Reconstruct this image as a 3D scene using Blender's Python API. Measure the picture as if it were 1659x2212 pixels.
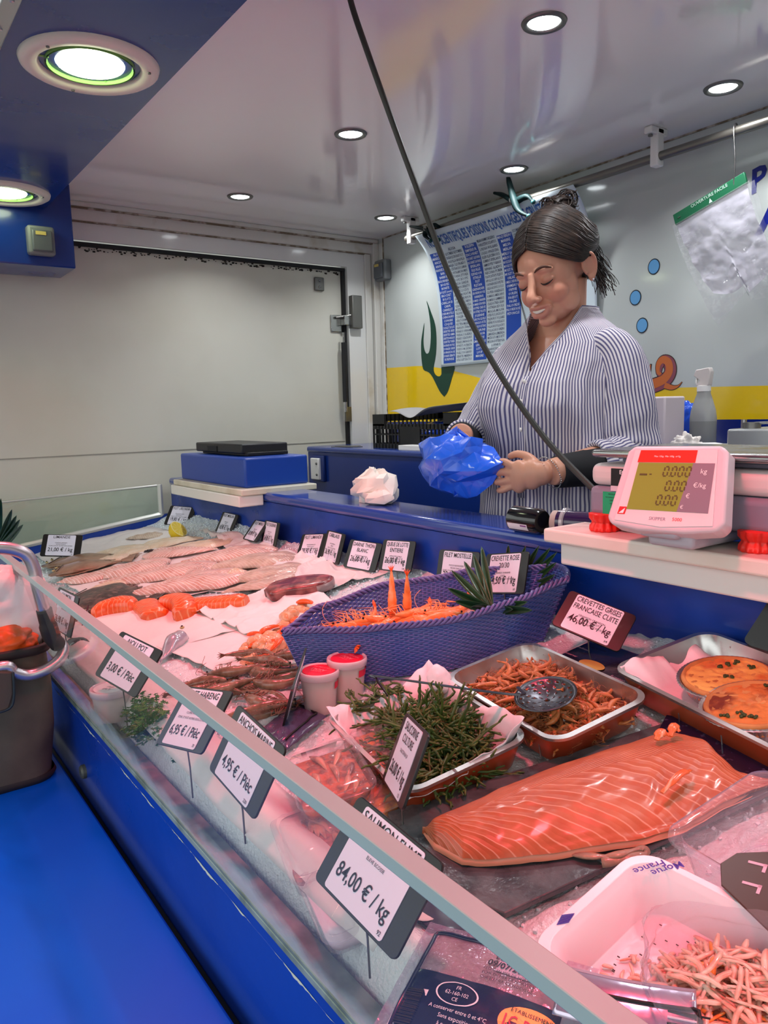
import bpy, bmesh, math, random
import numpy as np
from mathutils import Vector, Matrix, Euler
from mathutils import noise as mnoise
PI = math.pi
C = bpy.context.scene
COL = C.collection
for _o in list(bpy.data.objects):
    bpy.data.objects.remove(_o)
random.seed(7)

# ------------------------------------------------------------------ camera
# world: +Y towards the back wall of the van, -X towards its far end, origin at the camera
RC = np.array([[0.5817129384, 0.0911146160, -0.8082748196],
               [0.8129384287, -0.0983851643, 0.5739786325],
               [-0.0272244082, -0.9909684587, -0.1313024958]])
FPX, CX, CY = 1650.0, 829.5, 1106.0
cam_d = bpy.data.cameras.new('camera')
cam = bpy.data.objects.new('camera', cam_d); COL.objects.link(cam)
cam_d.sensor_fit = 'HORIZONTAL'; cam_d.sensor_width = 36.0; cam_d.lens = FPX / 1659.0 * 36.0
cam_d.clip_start = 0.02; cam_d.clip_end = 100
_m = Matrix.Identity(4)
for _i in range(3):
    _m[_i][0] = RC[_i][0]; _m[_i][1] = -RC[_i][1]; _m[_i][2] = -RC[_i][2]
cam.matrix_world = _m
C.camera = cam

# ------------------------------------------------------------------ view and world
C.view_settings.view_transform = 'Standard'
C.view_settings.look = 'None'
C.view_settings.gamma = 1.0
C.view_settings.use_curve_mapping = False
C.view_settings.exposure = 0.0
W = bpy.data.worlds.new('world'); C.world = W
W.use_nodes = True
_nt = W.node_tree
_bg = _nt.nodes['Background']
_tc = _nt.nodes.new('ShaderNodeTexCoord'); _sx = _nt.nodes.new('ShaderNodeSeparateXYZ')
_rp = _nt.nodes.new('ShaderNodeValToRGB')
_nt.links.new(_tc.outputs['Generated'], _sx.inputs[0]); _nt.links.new(_sx.outputs['Z'], _rp.inputs[0])
_rp.color_ramp.elements[0].position = 0.0; _rp.color_ramp.elements[0].color = (0.30, 0.31, 0.30, 1)
_rp.color_ramp.elements[1].position = 0.06; _rp.color_ramp.elements[1].color = (0.92, 0.96, 0.95, 1)
_nt.links.new(_rp.outputs[0], _bg.inputs[0])
_bg.inputs[1].default_value = WORLD_STRENGTH = 1.9

PINK = (1.0, 0.05, 0.11)
LAMP_W = 30.0                     # each big lamp in the soffit
LED_W = 0.46                       # each small ceiling spot

def light(name, kind, loc, energy, color, parent=None, **kw):
    d = bpy.data.lights.new(name, kind); d.energy = energy; d.color = color
    for k, v in kw.items():
        if k not in ('rot',): setattr(d, k, v)
    o = bpy.data.objects.new(name, d); COL.objects.link(o); o.location = loc
    if 'rot' in kw: o.rotation_euler = kw['rot']
    if parent: o.parent = parent
    return o

# ------------------------------------------------------------------ measuring helpers
def ray(x, y):
    d = RC @ np.array([x - CX, y - CY, FPX]); return d / np.linalg.norm(d)
def atz(x, y, z):
    d = ray(x, y); return Vector(d * (z / d[2]))
def aty(x, y, Y):
    d = ray(x, y); return Vector(d * (Y / d[1]))
def atx(x, y, X):
    d = ray(x, y); return Vector(d * (X / d[0]))
ICE0, ICE1, IY0, IY1 = -0.47, -0.352, 0.30, 0.95
ISL = (ICE1 - ICE0) / (IY1 - IY0)
def icez(y): return ICE0 + (y - IY0) * ISL
def ice(x, y, dz=0.0):
    d = ray(x, y)
    t = (ICE0 + dz - ISL * IY0) / (d[2] - ISL * d[1]); return Vector(d * t)
ITILT = math.atan(ISL)

# ------------------------------------------------------------------ materials
MATS = {}
def lin(c):
    return tuple(((v / 12.92) if v <= 0.04045 else ((v + 0.055) / 1.055) ** 2.4) for v in c)
def rgb(r, g, b): return lin((r / 255, g / 255, b / 255))
def M(name, col, rough=0.5, metal=0.0, spec=0.5, coat=0.0, trans=0.0, ior=1.45, bump=None, var=None,
      sss=0.0, sssc=None, emit=None, alpha=1.0, rvar=None, coord='Object', sheen=0.0):
    if name in MATS: return MATS[name]
    m = bpy.data.materials.new(name); m.use_nodes = True; nt = m.node_tree
    b = nt.nodes['Principled BSDF']
    b.inputs['Base Color'].default_value = (*col, 1)
    b.inputs['Roughness'].default_value = rough; b.inputs['Metallic'].default_value = metal
    b.inputs['Specular IOR Level'].default_value = spec; b.inputs['Coat Weight'].default_value = coat
    b.inputs['Coat Roughness'].default_value = 0.08
    b.inputs['Transmission Weight'].default_value = trans; b.inputs['IOR'].default_value = ior
    b.inputs['Alpha'].default_value = alpha
    if sss:
        b.inputs['Subsurface Weight'].default_value = sss
        b.inputs['Subsurface Radius'].default_value = (0.012, 0.005, 0.003); b.inputs['Subsurface Scale'].default_value = 1.0
    if emit:
        b.inputs['Emission Color'].default_value = (*emit[0], 1); b.inputs['Emission Strength'].default_value = emit[1]
    if sheen: b.inputs['Sheen Weight'].default_value = sheen
    tc = None
    if bump or var or rvar:
        tc = nt.nodes.new('ShaderNodeTexCoord')
    if var:   # (scale, colour2, low, high)
        n = nt.nodes.new('ShaderNodeTexNoise'); n.inputs['Scale'].default_value = var[0]; n.inputs['Detail'].default_value = 5
        nt.links.new(tc.outputs[coord], n.inputs['Vector'])
        r = nt.nodes.new('ShaderNodeValToRGB'); nt.links.new(n.outputs['Fac'], r.inputs[0])
        r.color_ramp.elements[0].position = var[2]; r.color_ramp.elements[0].color = (*col, 1)
        r.color_ramp.elements[1].position = var[3]; r.color_ramp.elements[1].color = (*var[1], 1)
        nt.links.new(r.outputs[0], b.inputs['Base Color'])
    if rvar:
        n = nt.nodes.new('ShaderNodeTexNoise'); n.inputs['Scale'].default_value = rvar[0]; n.inputs['Detail'].default_value = 4
        nt.links.new(tc.outputs[coord], n.inputs['Vector'])
        r = nt.nodes.new('ShaderNodeMapRange'); nt.links.new(n.outputs['Fac'], r.inputs[0])
        r.inputs[1].default_value = 0.3; r.inputs[2].default_value = 0.7; r.inputs[3].default_value = rvar[1]; r.inputs[4].default_value = rvar[2]
        nt.links.new(r.outputs[0], b.inputs['Roughness'])
    if bump:  # (scale, strength[, distance])
        n = nt.nodes.new('ShaderNodeTexNoise'); n.inputs['Scale'].default_value = bump[0]; n.inputs['Detail'].default_value = 4
        nt.links.new(tc.outputs[coord], n.inputs['Vector'])
        bp = nt.nodes.new('ShaderNodeBump'); bp.inputs['Strength'].default_value = bump[1]
        bp.inputs['Distance'].default_value = bump[2] if len(bump) > 2 else 0.002
        nt.links.new(n.outputs['Fac'], bp.inputs['Height']); nt.links.new(bp.outputs[0], b.inputs['Normal'])
    MATS[name] = m; return m
def clear(name, tint=(1, 1, 1), rough=0.03, base=0.03, haze=0.0, hazec=(0.9, 0.9, 0.9), bump=None):
    """thin clear sheet: see-through with a Fresnel reflection and some milky haze"""
    if name in MATS: return MATS[name]
    m = bpy.data.materials.new(name); m.use_nodes = True; nt = m.node_tree
    for n in list(nt.nodes):
        if n.type == 'BSDF_PRINCIPLED': nt.nodes.remove(n)
    out = [n for n in nt.nodes if n.type == 'OUTPUT_MATERIAL'][0]
    tr = nt.nodes.new('ShaderNodeBsdfTransparent'); tr.inputs[0].default_value = (*tint, 1)
    gl = nt.nodes.new('ShaderNodeBsdfGlossy'); gl.inputs['Roughness'].default_value = rough
    lw = nt.nodes.new('ShaderNodeLayerWeight'); lw.inputs[0].default_value = .5; fr = nt.nodes.new('ShaderNodeMath'); fr.operation = 'POWER'; fr.inputs[1].default_value = 7.5; nt.links.new(lw.outputs['Facing'], fr.inputs[0])
    mx = nt.nodes.new('ShaderNodeMixShader')
    ad = nt.nodes.new('ShaderNodeMath'); ad.operation = 'ADD'; ad.inputs[1].default_value = base; ad.use_clamp = True
    nt.links.new(fr.outputs[0], ad.inputs[0]); nt.links.new(ad.outputs[0], mx.inputs[0])
    nt.links.new(tr.outputs[0], mx.inputs[1]); nt.links.new(gl.outputs[0], mx.inputs[2])
    last = mx
    if haze:
        df = nt.nodes.new('ShaderNodeBsdfDiffuse'); df.inputs[0].default_value = (*hazec, 1)
        m2 = nt.nodes.new('ShaderNodeMixShader'); m2.inputs[0].default_value = haze
        nt.links.new(mx.outputs[0], m2.inputs[1]); nt.links.new(df.outputs[0], m2.inputs[2]); last = m2
    if bump:
        tc = nt.nodes.new('ShaderNodeTexCoord')
        n = nt.nodes.new('ShaderNodeTexNoise'); n.inputs['Scale'].default_value = bump[0]; n.inputs['Detail'].default_value = 3
        nt.links.new(tc.outputs['Object'], n.inputs['Vector'])
        bp = nt.nodes.new('ShaderNodeBump'); bp.inputs['Strength'].default_value = bump[1]; bp.inputs['Distance'].default_value = 0.004
        nt.links.new(n.outputs['Fac'], bp.inputs['Height'])
        nt.links.new(bp.outputs[0], gl.inputs['Normal']); nt.links.new(bp.outputs[0], lw.inputs['Normal'])
    nt.links.new(last.outputs[0], out.inputs[0])
    MATS[name] = m; return m

# ------------------------------------------------------------------ mesh building
class MB:
    def __init__(s): s.v = []; s.f = []; s.m = []; s.uv = []; s.hasuv = False
    def add(s, vs, fs, mat=0, T=None, uv=None):
        o = len(s.v)
        if T is not None: vs = [T @ Vector(p) for p in vs]
        s.v += [tuple(p) for p in vs]
        s.uv += list(uv) if uv else [(0, 0)] * len(vs)
        if uv: s.hasuv = True
        for f in fs: s.f.append(tuple(i + o for i in f)); s.m.append(mat)
        return s
    def box(s, sx, sy, sz, c=(0, 0, 0), mat=0, T=None):
        x, y, z = sx / 2, sy / 2, sz / 2
        vs = [Vector((a * x + c[0], b * y + c[1], d * z + c[2])) for a in (-1, 1) for b in (-1, 1) for d in (-1, 1)]
        return s.add(vs, [(0, 1, 3, 2), (4, 6, 7, 5), (0, 4, 5, 1), (2, 3, 7, 6), (0, 2, 6, 4), (1, 5, 7, 3)], mat, T)
    def bx(s, a, b, mat=0, T=None):
        a, b = Vector(a), Vector(b); d = b - a
        return s.box(abs(d.x), abs(d.y), abs(d.z), (a + b) / 2, mat, T)
    def rings(s, R, closed=True, cap=(True, True), mat=0, T=None, uvs=None):
        n = len(R[0]); vs = [p for r in R for p in r]; fs = []
        k = n if closed else n - 1
        for i in range(len(R) - 1):
            for j in range(k):
                a = i * n + j; b = i * n + (j + 1) % n
                fs.append((a, b, b + n, a + n))
        if closed and cap[0]: fs.append(tuple(range(n))[::-1])
        if closed and cap[1]: fs.append(tuple(range((len(R) - 1) * n, len(R) * n)))
        return s.add(vs, fs, mat, T, uvs)
    def tube(s, path, r, seg=10, mat=0, cap=True, T=None, flat=1.0):
        P = [Vector(p) for p in path]; n = len(P)
        if not hasattr(r, '__len__'): r = [r] * n
        t0 = (P[1] - P[0]).normalized(); up = Vector((0, 0, 1)) if abs(t0.z) < 0.9 else Vector((1, 0, 0))
        N = (up - t0 * up.dot(t0)).normalized(); R = []
        for i in range(n):
            t = (P[min(i + 1, n - 1)] - P[max(i - 1, 0)]).normalized()
            N = (N - t * N.dot(t)).normalized(); B = t.cross(N)
            R.append([P[i] + (N * math.cos(a) * flat + B * math.sin(a)) * r[i] for a in [2 * PI * j / seg for j in range(seg)]])
        return s.rings(R, True, (cap, cap), mat, T)
    def lathe(s, prof, seg=32, c=(0, 0, 0), mat=0, cap=(True, True), T=None, sc=(1, 1)):
        R = [[Vector((c[0] + r * math.cos(2 * PI * j / seg) * sc[0], c[1] + r * math.sin(2 * PI * j / seg) * sc[1], c[2] + z)) for j in range(seg)] for r, z in prof]
        return s.rings(R, True, cap, mat, T)
    def grid(s, fn, nu, nv, mat=0, T=None, uv=False, flip=False):
        vs = []; uvs = []
        for j in range(nv + 1):
            for i in range(nu + 1):
                vs.append(Vector(fn(i / nu, j / nv))); uvs.append((i / nu, j / nv))
        fs = []
        for j in range(nv):
            for i in range(nu):
                a = j * (nu + 1) + i
                q = (a, a + 1, a + nu + 2, a + nu + 1); fs.append(q[::-1] if flip else q)
        return s.add(vs, fs, mat, T, uvs if uv else None)
    def prism(s, pts, h0, h1, mat=0, T=None):
        n = len(pts); vs = [Vector((p[0], p[1], h0)) for p in pts] + [Vector((p[0], p[1], h1)) for p in pts]
        fs = [tuple(range(n))[::-1], tuple(range(n, 2 * n))] + [(i, (i + 1) % n, n + (i + 1) % n, n + i) for i in range(n)]
        return s.add(vs, fs, mat, T)
    def ball(s, r, c=(0, 0, 0), seg=16, ring=10, mat=0, T=None):
        if not hasattr(r, '__len__'): r = (r, r, r)
        R = []
        for i in range(ring + 1):
            ph = PI * i / ring; ph = min(max(ph, 0.02), PI - 0.02)
            R.append([Vector((c[0] + r[0] * math.sin(ph) * math.cos(2 * PI * j / seg), c[1] + r[1] * math.sin(ph) * math.sin(2 * PI * j / seg), c[2] - r[2] * math.cos(ph))) for j in range(seg)])
        return s.rings(R, True, (True, True), mat, T)
    def mesh(s, name, mats, smooth=True, sharp=35):
        me = bpy.data.meshes.new(name)
        me.from_pydata([tuple(p) for p in s.v], [], s.f)
        if not isinstance(mats, (list, tuple)): mats = [mats]
        for m in mats: me.materials.append(m)
        me.polygons.foreach_set('material_index', s.m)
        if s.hasuv:
            l = me.uv_layers.new(name='UVMap')
            idx = np.zeros(len(me.loops), dtype=np.int32); me.loops.foreach_get('vertex_index', idx)
            l.data.foreach_set('uv', np.array(s.uv, dtype=np.float32)[idx].ravel())
        me.update()
        bm = bmesh.new(); bm.from_mesh(me)
        if not s.hasuv: bmesh.ops.remove_doubles(bm, verts=bm.verts, dist=1e-6)
        if getattr(s, 'fixn', True): bmesh.ops.recalc_face_normals(bm, faces=bm.faces)
        bm.to_mesh(me); bm.free()
        if smooth:
            me.polygons.foreach_set('use_smooth', [True] * len(me.polygons))
            if sharp: me.set_sharp_from_angle(angle=math.radians(sharp))
        return me
    def build(s, name, mats, parent=None, smooth=True, sharp=35, bevel=0, bseg=2, solid=0, sub=0, T=None):
        me = s.mesh(name, mats, smooth, sharp)
        o = bpy.data.objects.new(name, me); COL.objects.link(o)
        if parent: o.parent = parent
        if T is not None: o.matrix_local = T
        if sub:
            q = o.modifiers.new('sub', 'SUBSURF'); q.levels = sub; q.render_levels = sub
        if solid:
            q = o.modifiers.new('solid', 'SOLIDIFY'); q.thickness = solid; q.offset = 0
        if bevel:
            q = o.modifiers.new('bevel', 'BEVEL'); q.width = bevel; q.segments = bseg; q.limit_method = 'ANGLE'; q.angle_limit = math.radians(40)
            q.harden_normals = False
        return o
def tag(o, label, cat, group=None, kind=None):
    o['label'] = label; o['category'] = cat
    if group: o['group'] = group
    if kind: o['kind'] = kind
    return o
def thing(name, label, cat, loc=(0, 0, 0), rot=(0, 0, 0), group=None, T=None):
    o = bpy.data.objects.new(name, None); COL.objects.link(o); o.empty_display_size = 0.05
    o.location = loc; o.rotation_euler = rot
    if T is not None: o.matrix_world = T
    return tag(o, label, cat, group)
def struct(o): o['kind'] = 'structure'; return o
KIDS = {}
def dup(root, T=None, label=None, group=None):
    r = root.copy(); COL.objects.link(r)
    if T is not None: r.matrix_world = T
    if label: r['label'] = label
    if group: r['group'] = group
    for ch in list(root.children):
        c = ch.copy(); COL.objects.link(c); c.parent = r
        for g in list(ch.children):
            d = g.copy(); COL.objects.link(d); d.parent = c
    return r
def TR(loc, rx=0, ry=0, rz=0, s=None):
    m = Matrix.Translation(Vector(loc)) @ Matrix.Rotation(rz, 4, 'Z') @ Matrix.Rotation(rx, 4, 'X') @ Matrix.Rotation(ry, 4, 'Y')
    if s is not None:
        if not hasattr(s, '__len__'): s = (s, s, s)
        m = m @ Matrix.Diagonal((s[0], s[1], s[2], 1))
    return m
def basis(o, x, y, z):
    m = Matrix.Identity(4)
    for i in range(3): m[i][0] = x[i]; m[i][1] = y[i]; m[i][2] = z[i]; m[i][3] = o[i]
    return m
def onslope(loc, rz=0, dz=0, rx=0, ry=0, s=None):
    """a frame lying on the sloping bed of ice, turned rz about its normal"""
    m = Matrix.Translation(Vector(loc)) @ Matrix.Rotation(ITILT, 4, 'X') @ Matrix.Translation((0, 0, dz)) @ Matrix.Rotation(rz, 4, 'Z') @ Matrix.Rotation(rx, 4, 'X') @ Matrix.Rotation(ry, 4, 'Y')
    if s is not None: m = m @ Matrix.Diagonal((s, s, s, 1))
    return m
def catmull(pts, n=8):
    P = [Vector(p) for p in pts]; P = [P[0] * 2 - P[1]] + P + [P[-1] * 2 - P[-2]]; out = []
    for i in range(1, len(P) - 2):
        for k in range(n):
            t = k / n; a, b, c, d = P[i - 1], P[i], P[i + 1], P[i + 2]
            out.append(0.5 * ((2 * b) + (c - a) * t + (2 * a - 5 * b + 4 * c - d) * t * t + (3 * b - a - 3 * c + d) * t ** 3))
    out.append(P[-2]); return out
def lerps(keys, t):
    """piecewise-smooth interpolation of [(t, value)...]"""
    if t <= keys[0][0]: return keys[0][1]
    for (a, x), (b, y) in zip(keys, keys[1:]):
        if t <= b:
            k = (t - a) / (b - a); k = k * k * (3 - 2 * k); return x + (y - x) * k
    return keys[-1][1]
def nz(x, y, z=0, s=1.0, oct=3): return mnoise.fractal(Vector((x * s, y * s, z * s)), 1.0, 2.0, oct)
def rrect(w, d, r, n=5, cx=0, cy=0):
    out = []
    for qx, qy, a0 in ((1, 1, 0), (-1, 1, PI / 2), (-1, -1, PI), (1, -1, 1.5 * PI)):
        for i in range(n + 1):
            a = a0 + PI / 2 * i / n; out.append((cx + qx * (w / 2 - r) + r * math.cos(a), cy + qy * (d / 2 - r) + r * math.sin(a)))
    return out
_fc = {}
def text_to(mb, s, size, T, mat=0, align='CENTER', maxw=None, res=2, sx=1.0, bold=0.0):
    key = (s, align, res, bold)
    if key not in _fc:
        cu = bpy.data.curves.new('t', 'FONT'); cu.body = s; cu.size = 1.0; cu.align_x = align; cu.resolution_u = res; cu.offset = bold
        ob = bpy.data.objects.new('t', cu); COL.objects.link(ob)
        dg = bpy.context.evaluated_depsgraph_get(); dg.update()
        me = bpy.data.meshes.new_from_object(ob.evaluated_get(dg))
        _fc[key] = ([v.co.copy() for v in me.vertices], [tuple(p.vertices) for p in me.polygons])
        bpy.data.objects.remove(ob); bpy.data.curves.remove(cu); bpy.data.meshes.remove(me)
    vs, fs = _fc[key]
    if not vs: return
    w = (max(v.x for v in vs) - min(v.x for v in vs)) * size * sx
    if maxw and w > maxw: sx = sx * maxw / w
    mb.add([(v.x * size * sx, v.y * size, 0) for v in vs], fs, mat, T)
# text plane facing -Y: local x stays x, local y becomes z
TXZ = Matrix(((1, 0, 0, 0), (0, 0, -1, 0), (0, 1, 0, 0), (0, 0, 0, 1)))
# ================================================================== the van
white = M('white_panel', rgb(222, 222, 218), 0.16, coat=0.4, bump=(1.2, 0.25, 0.01), rvar=(3, 0.10, 0.2))
ceilm = M('ceiling_panel', rgb(242, 239, 236), 0.10, coat=0.5, bump=(1.0, 0.2, 0.008))
doorm = M('door_panel', rgb(214, 213, 200), 0.16, coat=0.05, spec=.3, bump=(1.6, 0.22, 0.008), var=(2.5, rgb(205, 203, 188), 0.4, 0.7))
trimw = M('trim_white', rgb(216, 214, 206), 0.35, var=(9, rgb(190, 180, 160), 0.55, 0.75))
grime = M('grime_seal', rgb(120, 104, 84), 0.8, var=(30, rgb(190, 182, 168), 0.45, 0.6))
blackm = M('black_rubber', rgb(22, 22, 24), 0.6)
bluep = M('blue_plastic', rgb(8, 62, 165), 0.32, coat=0.15, var=(4, rgb(6, 52, 145), 0.35, 0.7), rvar=(12, 0.25, 0.42))
navy = M('blue_enamel', rgb(20, 52, 130), 0.22, coat=0.3, bump=(3, 0.2, 0.004), rvar=(8, 0.15, 0.3))
alum = M('aluminium', rgb(196, 198, 198), 0.32, 0.9, bump=(60, 0.1, 0.0005))
steel = M('stainless_steel', rgb(168, 168, 166), 0.25, 1.0, rvar=(15, 0.15, 0.35))
darksteel = M('dull_steel', rgb(125, 124, 120), 0.4, 0.9, bump=(40, 0.1, 0.0005))
whitep = M('white_plastic', rgb(232, 230, 226), 0.35)
XE, YB, ZC, ZF, XR = -2.68, 1.90, 0.70, -1.18, 1.35

def sbox(name, a, b, m, parent=None, bevel=0, kind=True):
    o = MB().bx(a, b).build(name, m, parent, bevel=bevel)
    if kind and parent is None: struct(o)
    return o
sbox('ground', (-6, -5, -1.62), (5, 3, -1.5), M('asphalt', rgb(92, 92, 90), 0.9, bump=(60, 0.5, 0.004)))
sbox('floor', (XE - .05, 0.6, ZF - 0.06), (XR, YB + .05, ZF), M('floor_sheet', rgb(120, 118, 112), 0.5))
sbox('ceiling', (XE - .05, 0.29, ZC), (XR, YB + .05, ZC + 0.04), ceilm)
# back wall: white with the painted sea bed, its yellow sand and dark blue skirting
wm = M('back_wall_paint', rgb(190, 196, 192), 0.13, coat=0.4, bump=(1.3, 0.25, 0.01))
_n = wm.node_tree; _b = _n.nodes['Principled BSDF']
_t = _n.nodes.new('ShaderNodeTexCoord'); _s = _n.nodes.new('ShaderNodeSeparateXYZ'); _n.links.new(_t.outputs['Object'], _s.inputs[0])
def mth(nt, op, a, b=None, clamp=False):
    q = nt.nodes.new('ShaderNodeMath'); q.operation = op; q.use_clamp = clamp
    for i, k in enumerate((a, b)):
        if k is None: continue
        if hasattr(k, 'default_value') or hasattr(k, 'links'): nt.links.new(k, q.inputs[i])
        else: q.inputs[i].default_value = k
    return q.outputs[0]
# top of the sand: z = 0.145 near the corner, dipping to 0.036 further right
_u = mth(_n, 'MULTIPLY', mth(_n, 'ADD', _s.outputs['X'], 2.45), 1.333, False)
_uc = mth(_n, 'MULTIPLY', _u, 1.0, True)
_ss = mth(_n, 'MULTIPLY', mth(_n, 'MULTIPLY', _uc, _uc), mth(_n, 'SUBTRACT', 3.0, mth(_n, 'MULTIPLY', _uc, 2.0)))
_e = mth(_n, 'SUBTRACT', mth(_n, 'SUBTRACT', 0.158, mth(_n, 'MULTIPLY', _ss, 0.108)), mth(_n, 'MULTIPLY', mth(_n, 'ADD', _s.outputs['X'], 1.7), 0.02))
_y = mth(_n, 'LESS_THAN', _s.outputs['Z'], _e)
_bl = mth(_n, 'LESS_THAN', _s.outputs['Z'], -0.047)
for msk, colr in ((_y, rgb(238, 198, 8)), (_bl, rgb(18, 36, 112))):
    mx = _n.nodes.new('ShaderNodeMix'); mx.data_type = 'RGBA'
    _n.links.new(msk, mx.inputs[0])
    src = _b.inputs['Base Color'].links[0].from_socket if _b.inputs['Base Color'].links else None
    if src: _n.links.new(src, mx.inputs[6])
    else: mx.inputs[6].default_value = _b.inputs['Base Color'].default_value
    mx.inputs[7].default_value = (*colr, 1)
    _n.links.new(mx.outputs[2], _b.inputs['Base Color'])
wallb = sbox('wall_back', (XE - .05, YB, ZF), (XR, YB + .04, ZC), wm)
sbox('wall_right', (XR, 0.29, ZF), (XR + .04, YB + .05, ZC + .04), white)
# left end wall: frame above and beside the recessed door
DY0, DY1, DZ = -0.25, 1.752, 0.582
sbox('wall_left', (XE - .05, DY1, ZF), (XE, YB + .05, ZC), white)
sbox('wall_left_upper', (XE - .05, -0.25, DZ), (XE, DY1, ZC), white)
d = sbox('door_1', (XE - .06, DY0, -1.18), (XE - .028, DY1 - .012, DZ - .008), doorm)
MB().bx((XE - .0285, DY0, -.1225), (XE - .0262, DY1 - .02, -.1195)).build('door_seam', M('seam', rgb(150, 148, 138), .7), d)
q = MB().bx((XE - .029, DY0, DZ - .016), (XE - .010, DY1 - .004, DZ - .004)).bx((XE - .029, DY1 - .016, -1.1), (XE - .012, DY1 - .004, DZ - .006))
q.build('door_seal', blackm, d)
q = MB()
for k in range(150):
    y = random.uniform(0.6, 1.74); r = random.uniform(.002, .006)
    q.box(.002, r * 1.6, r, (XE - .0275, y, DZ - .017 - random.random() * .012))
q.build('mould_specks', M('mould', rgb(50, 46, 38), .9), d)
struct(MB().bx((XE, -0.2, ZC - .018), (XE + .018, YB, ZC)).bx((XE, -0.2, .640), (XE + .008, YB, .682)).build('trim_1', trimw, bevel=.004))
q = MB().bx((XE, -.2, ZC - .022), (XE + .0195, YB - .03, ZC - .0175)).bx((XE, -.2, .6365), (XE + .0095, YB - .04, .6405))
q.build('trim_2', grime); struct(bpy.data.objects['trim_2'])
q = MB().bx((XE, YB - .030, ZF), (XE + .022, YB, ZC - .018)).bx((XE, YB - .066, ZF), (XE + .010, YB - .036, .64)).bx((XE + .024, YB - .006, ZF), (XE + .05, YB, ZC - .018))
struct(q.build('trim_3', trimw, bevel=.005))
q = MB().bx((XE + .05, YB - .004, ZF), (XE + .053, YB, ZC)).bx((XE + .05, YB - .004, ZC - .004), (XR, YB, ZC)); struct(q.build('trim_4', grime))
# latch box, bracket, gas strut on the door frame
t = thing('door_latch', 'small grey steel latch box fixed on the white door frame', 'latch', (XE, 1.775, .40))
MB().bx((0, -.02, -.063), (.028, .028, .068)).build('housing', darksteel, t, bevel=.003)
MB().bx((-.026, -.095, -.075), (-.020, -.045, -.008)).bx((-.02, -.05, -.05), (.012, -.018, -.012)).build('bracket', steel, t, bevel=.002)
MB().tube([(-.012, -.075, -.02), (.012, -.015, -.01)], .005, 8).build('pin', darksteel, t)
t = thing('gas_strut', 'black gas strut beside the white end door, below the latch', 'strut', (XE + .0, 1.72, .02))
MB().tube([(.006, 0, 0.02), (.006, .0, .26)], .010, 12).build('cylinder', blackm, t)
MB().tube([(.006, 0, .26), (.006, .0, .30)], .005, 8).tube([(.006, 0, -.02), (.006, 0, .02)], .007, 8).build('rod', steel, t)
MB().bx((-.001, .0, -.06), (.006, .028, .0)).build('mount_plate', darksteel, t)
t = thing('door_hinge_plate', 'little square metal catch near the top of the end door', 'catch', (XE - .028, 1.63, .509))
MB().bx((0, -.02, -.026), (.012, .022, .026)).build('plate', darksteel, t, bevel=.003)
for z in (.012, -.012): MB().ball(.005, (.013, 0, z), 8, 5).build('screw', steel, t)

def switchbox(name, label, T, cat='socket'):
    t = thing(name, label, cat, T=T)
    MB().box(.075, .035, .082, (0, -.0175, 0)).build('housing', M('grey_switch', rgb(120, 124, 124), .45), t, bevel=.008, bseg=3)
    MB().box(.056, .012, .060, (0, -.040, -.003)).build('flap', M('dark_switch', rgb(92, 97, 100), .4), t, bevel=.004)
    MB().box(.028, .002, .010, (-.004, -.047, .017)).build('sticker', M('sticker_yellow', rgb(206, 186, 104), .6), t)
    return t
switchbox('wall_socket', 'grey covered socket on the white back wall beside the corner', TR((-2.612, YB, .568)))
# ------------------------------------------------ soffit with the big lamps
SZ = 0.62
sbox('beam_soffit', (-2.487, .287, SZ), (XR, .570, ZC + .04), navy)
MB().bx((XE, .262, SZ - .004), (XR, .289, SZ + .05)).build('trim_5', alum, bevel=.003); struct(bpy.data.objects['trim_5'])
q = MB()
for k in range(40): q.lathe([(.004, 0), (.004, -.003), (.002, -.004)], 8, (-2.6 + k * .1, .275, SZ - .004))
q.build('trim_rivets', alum); struct(bpy.data.objects['trim_rivets'])
db = sbox('wall_left_blue', (XE, .20, .454), (-2.49, .645, ZC), navy, bevel=.004)
switchbox('light_switch', 'grey covered switch on the blue panel below the ceiling lamps', TR((-2.49, .546, .521), rz=PI / 2), 'switch')
# unseen hatch over the customers, added to block the sky from above
sbox('sky_block_hatch', (XE, -1.55, .98), (XR, .262, 1.02), M('sky_block_white', rgb(215, 216, 214), .4))
bpy.data.objects['sky_block_hatch'].rotation_euler = (0, 0, 0)

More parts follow.
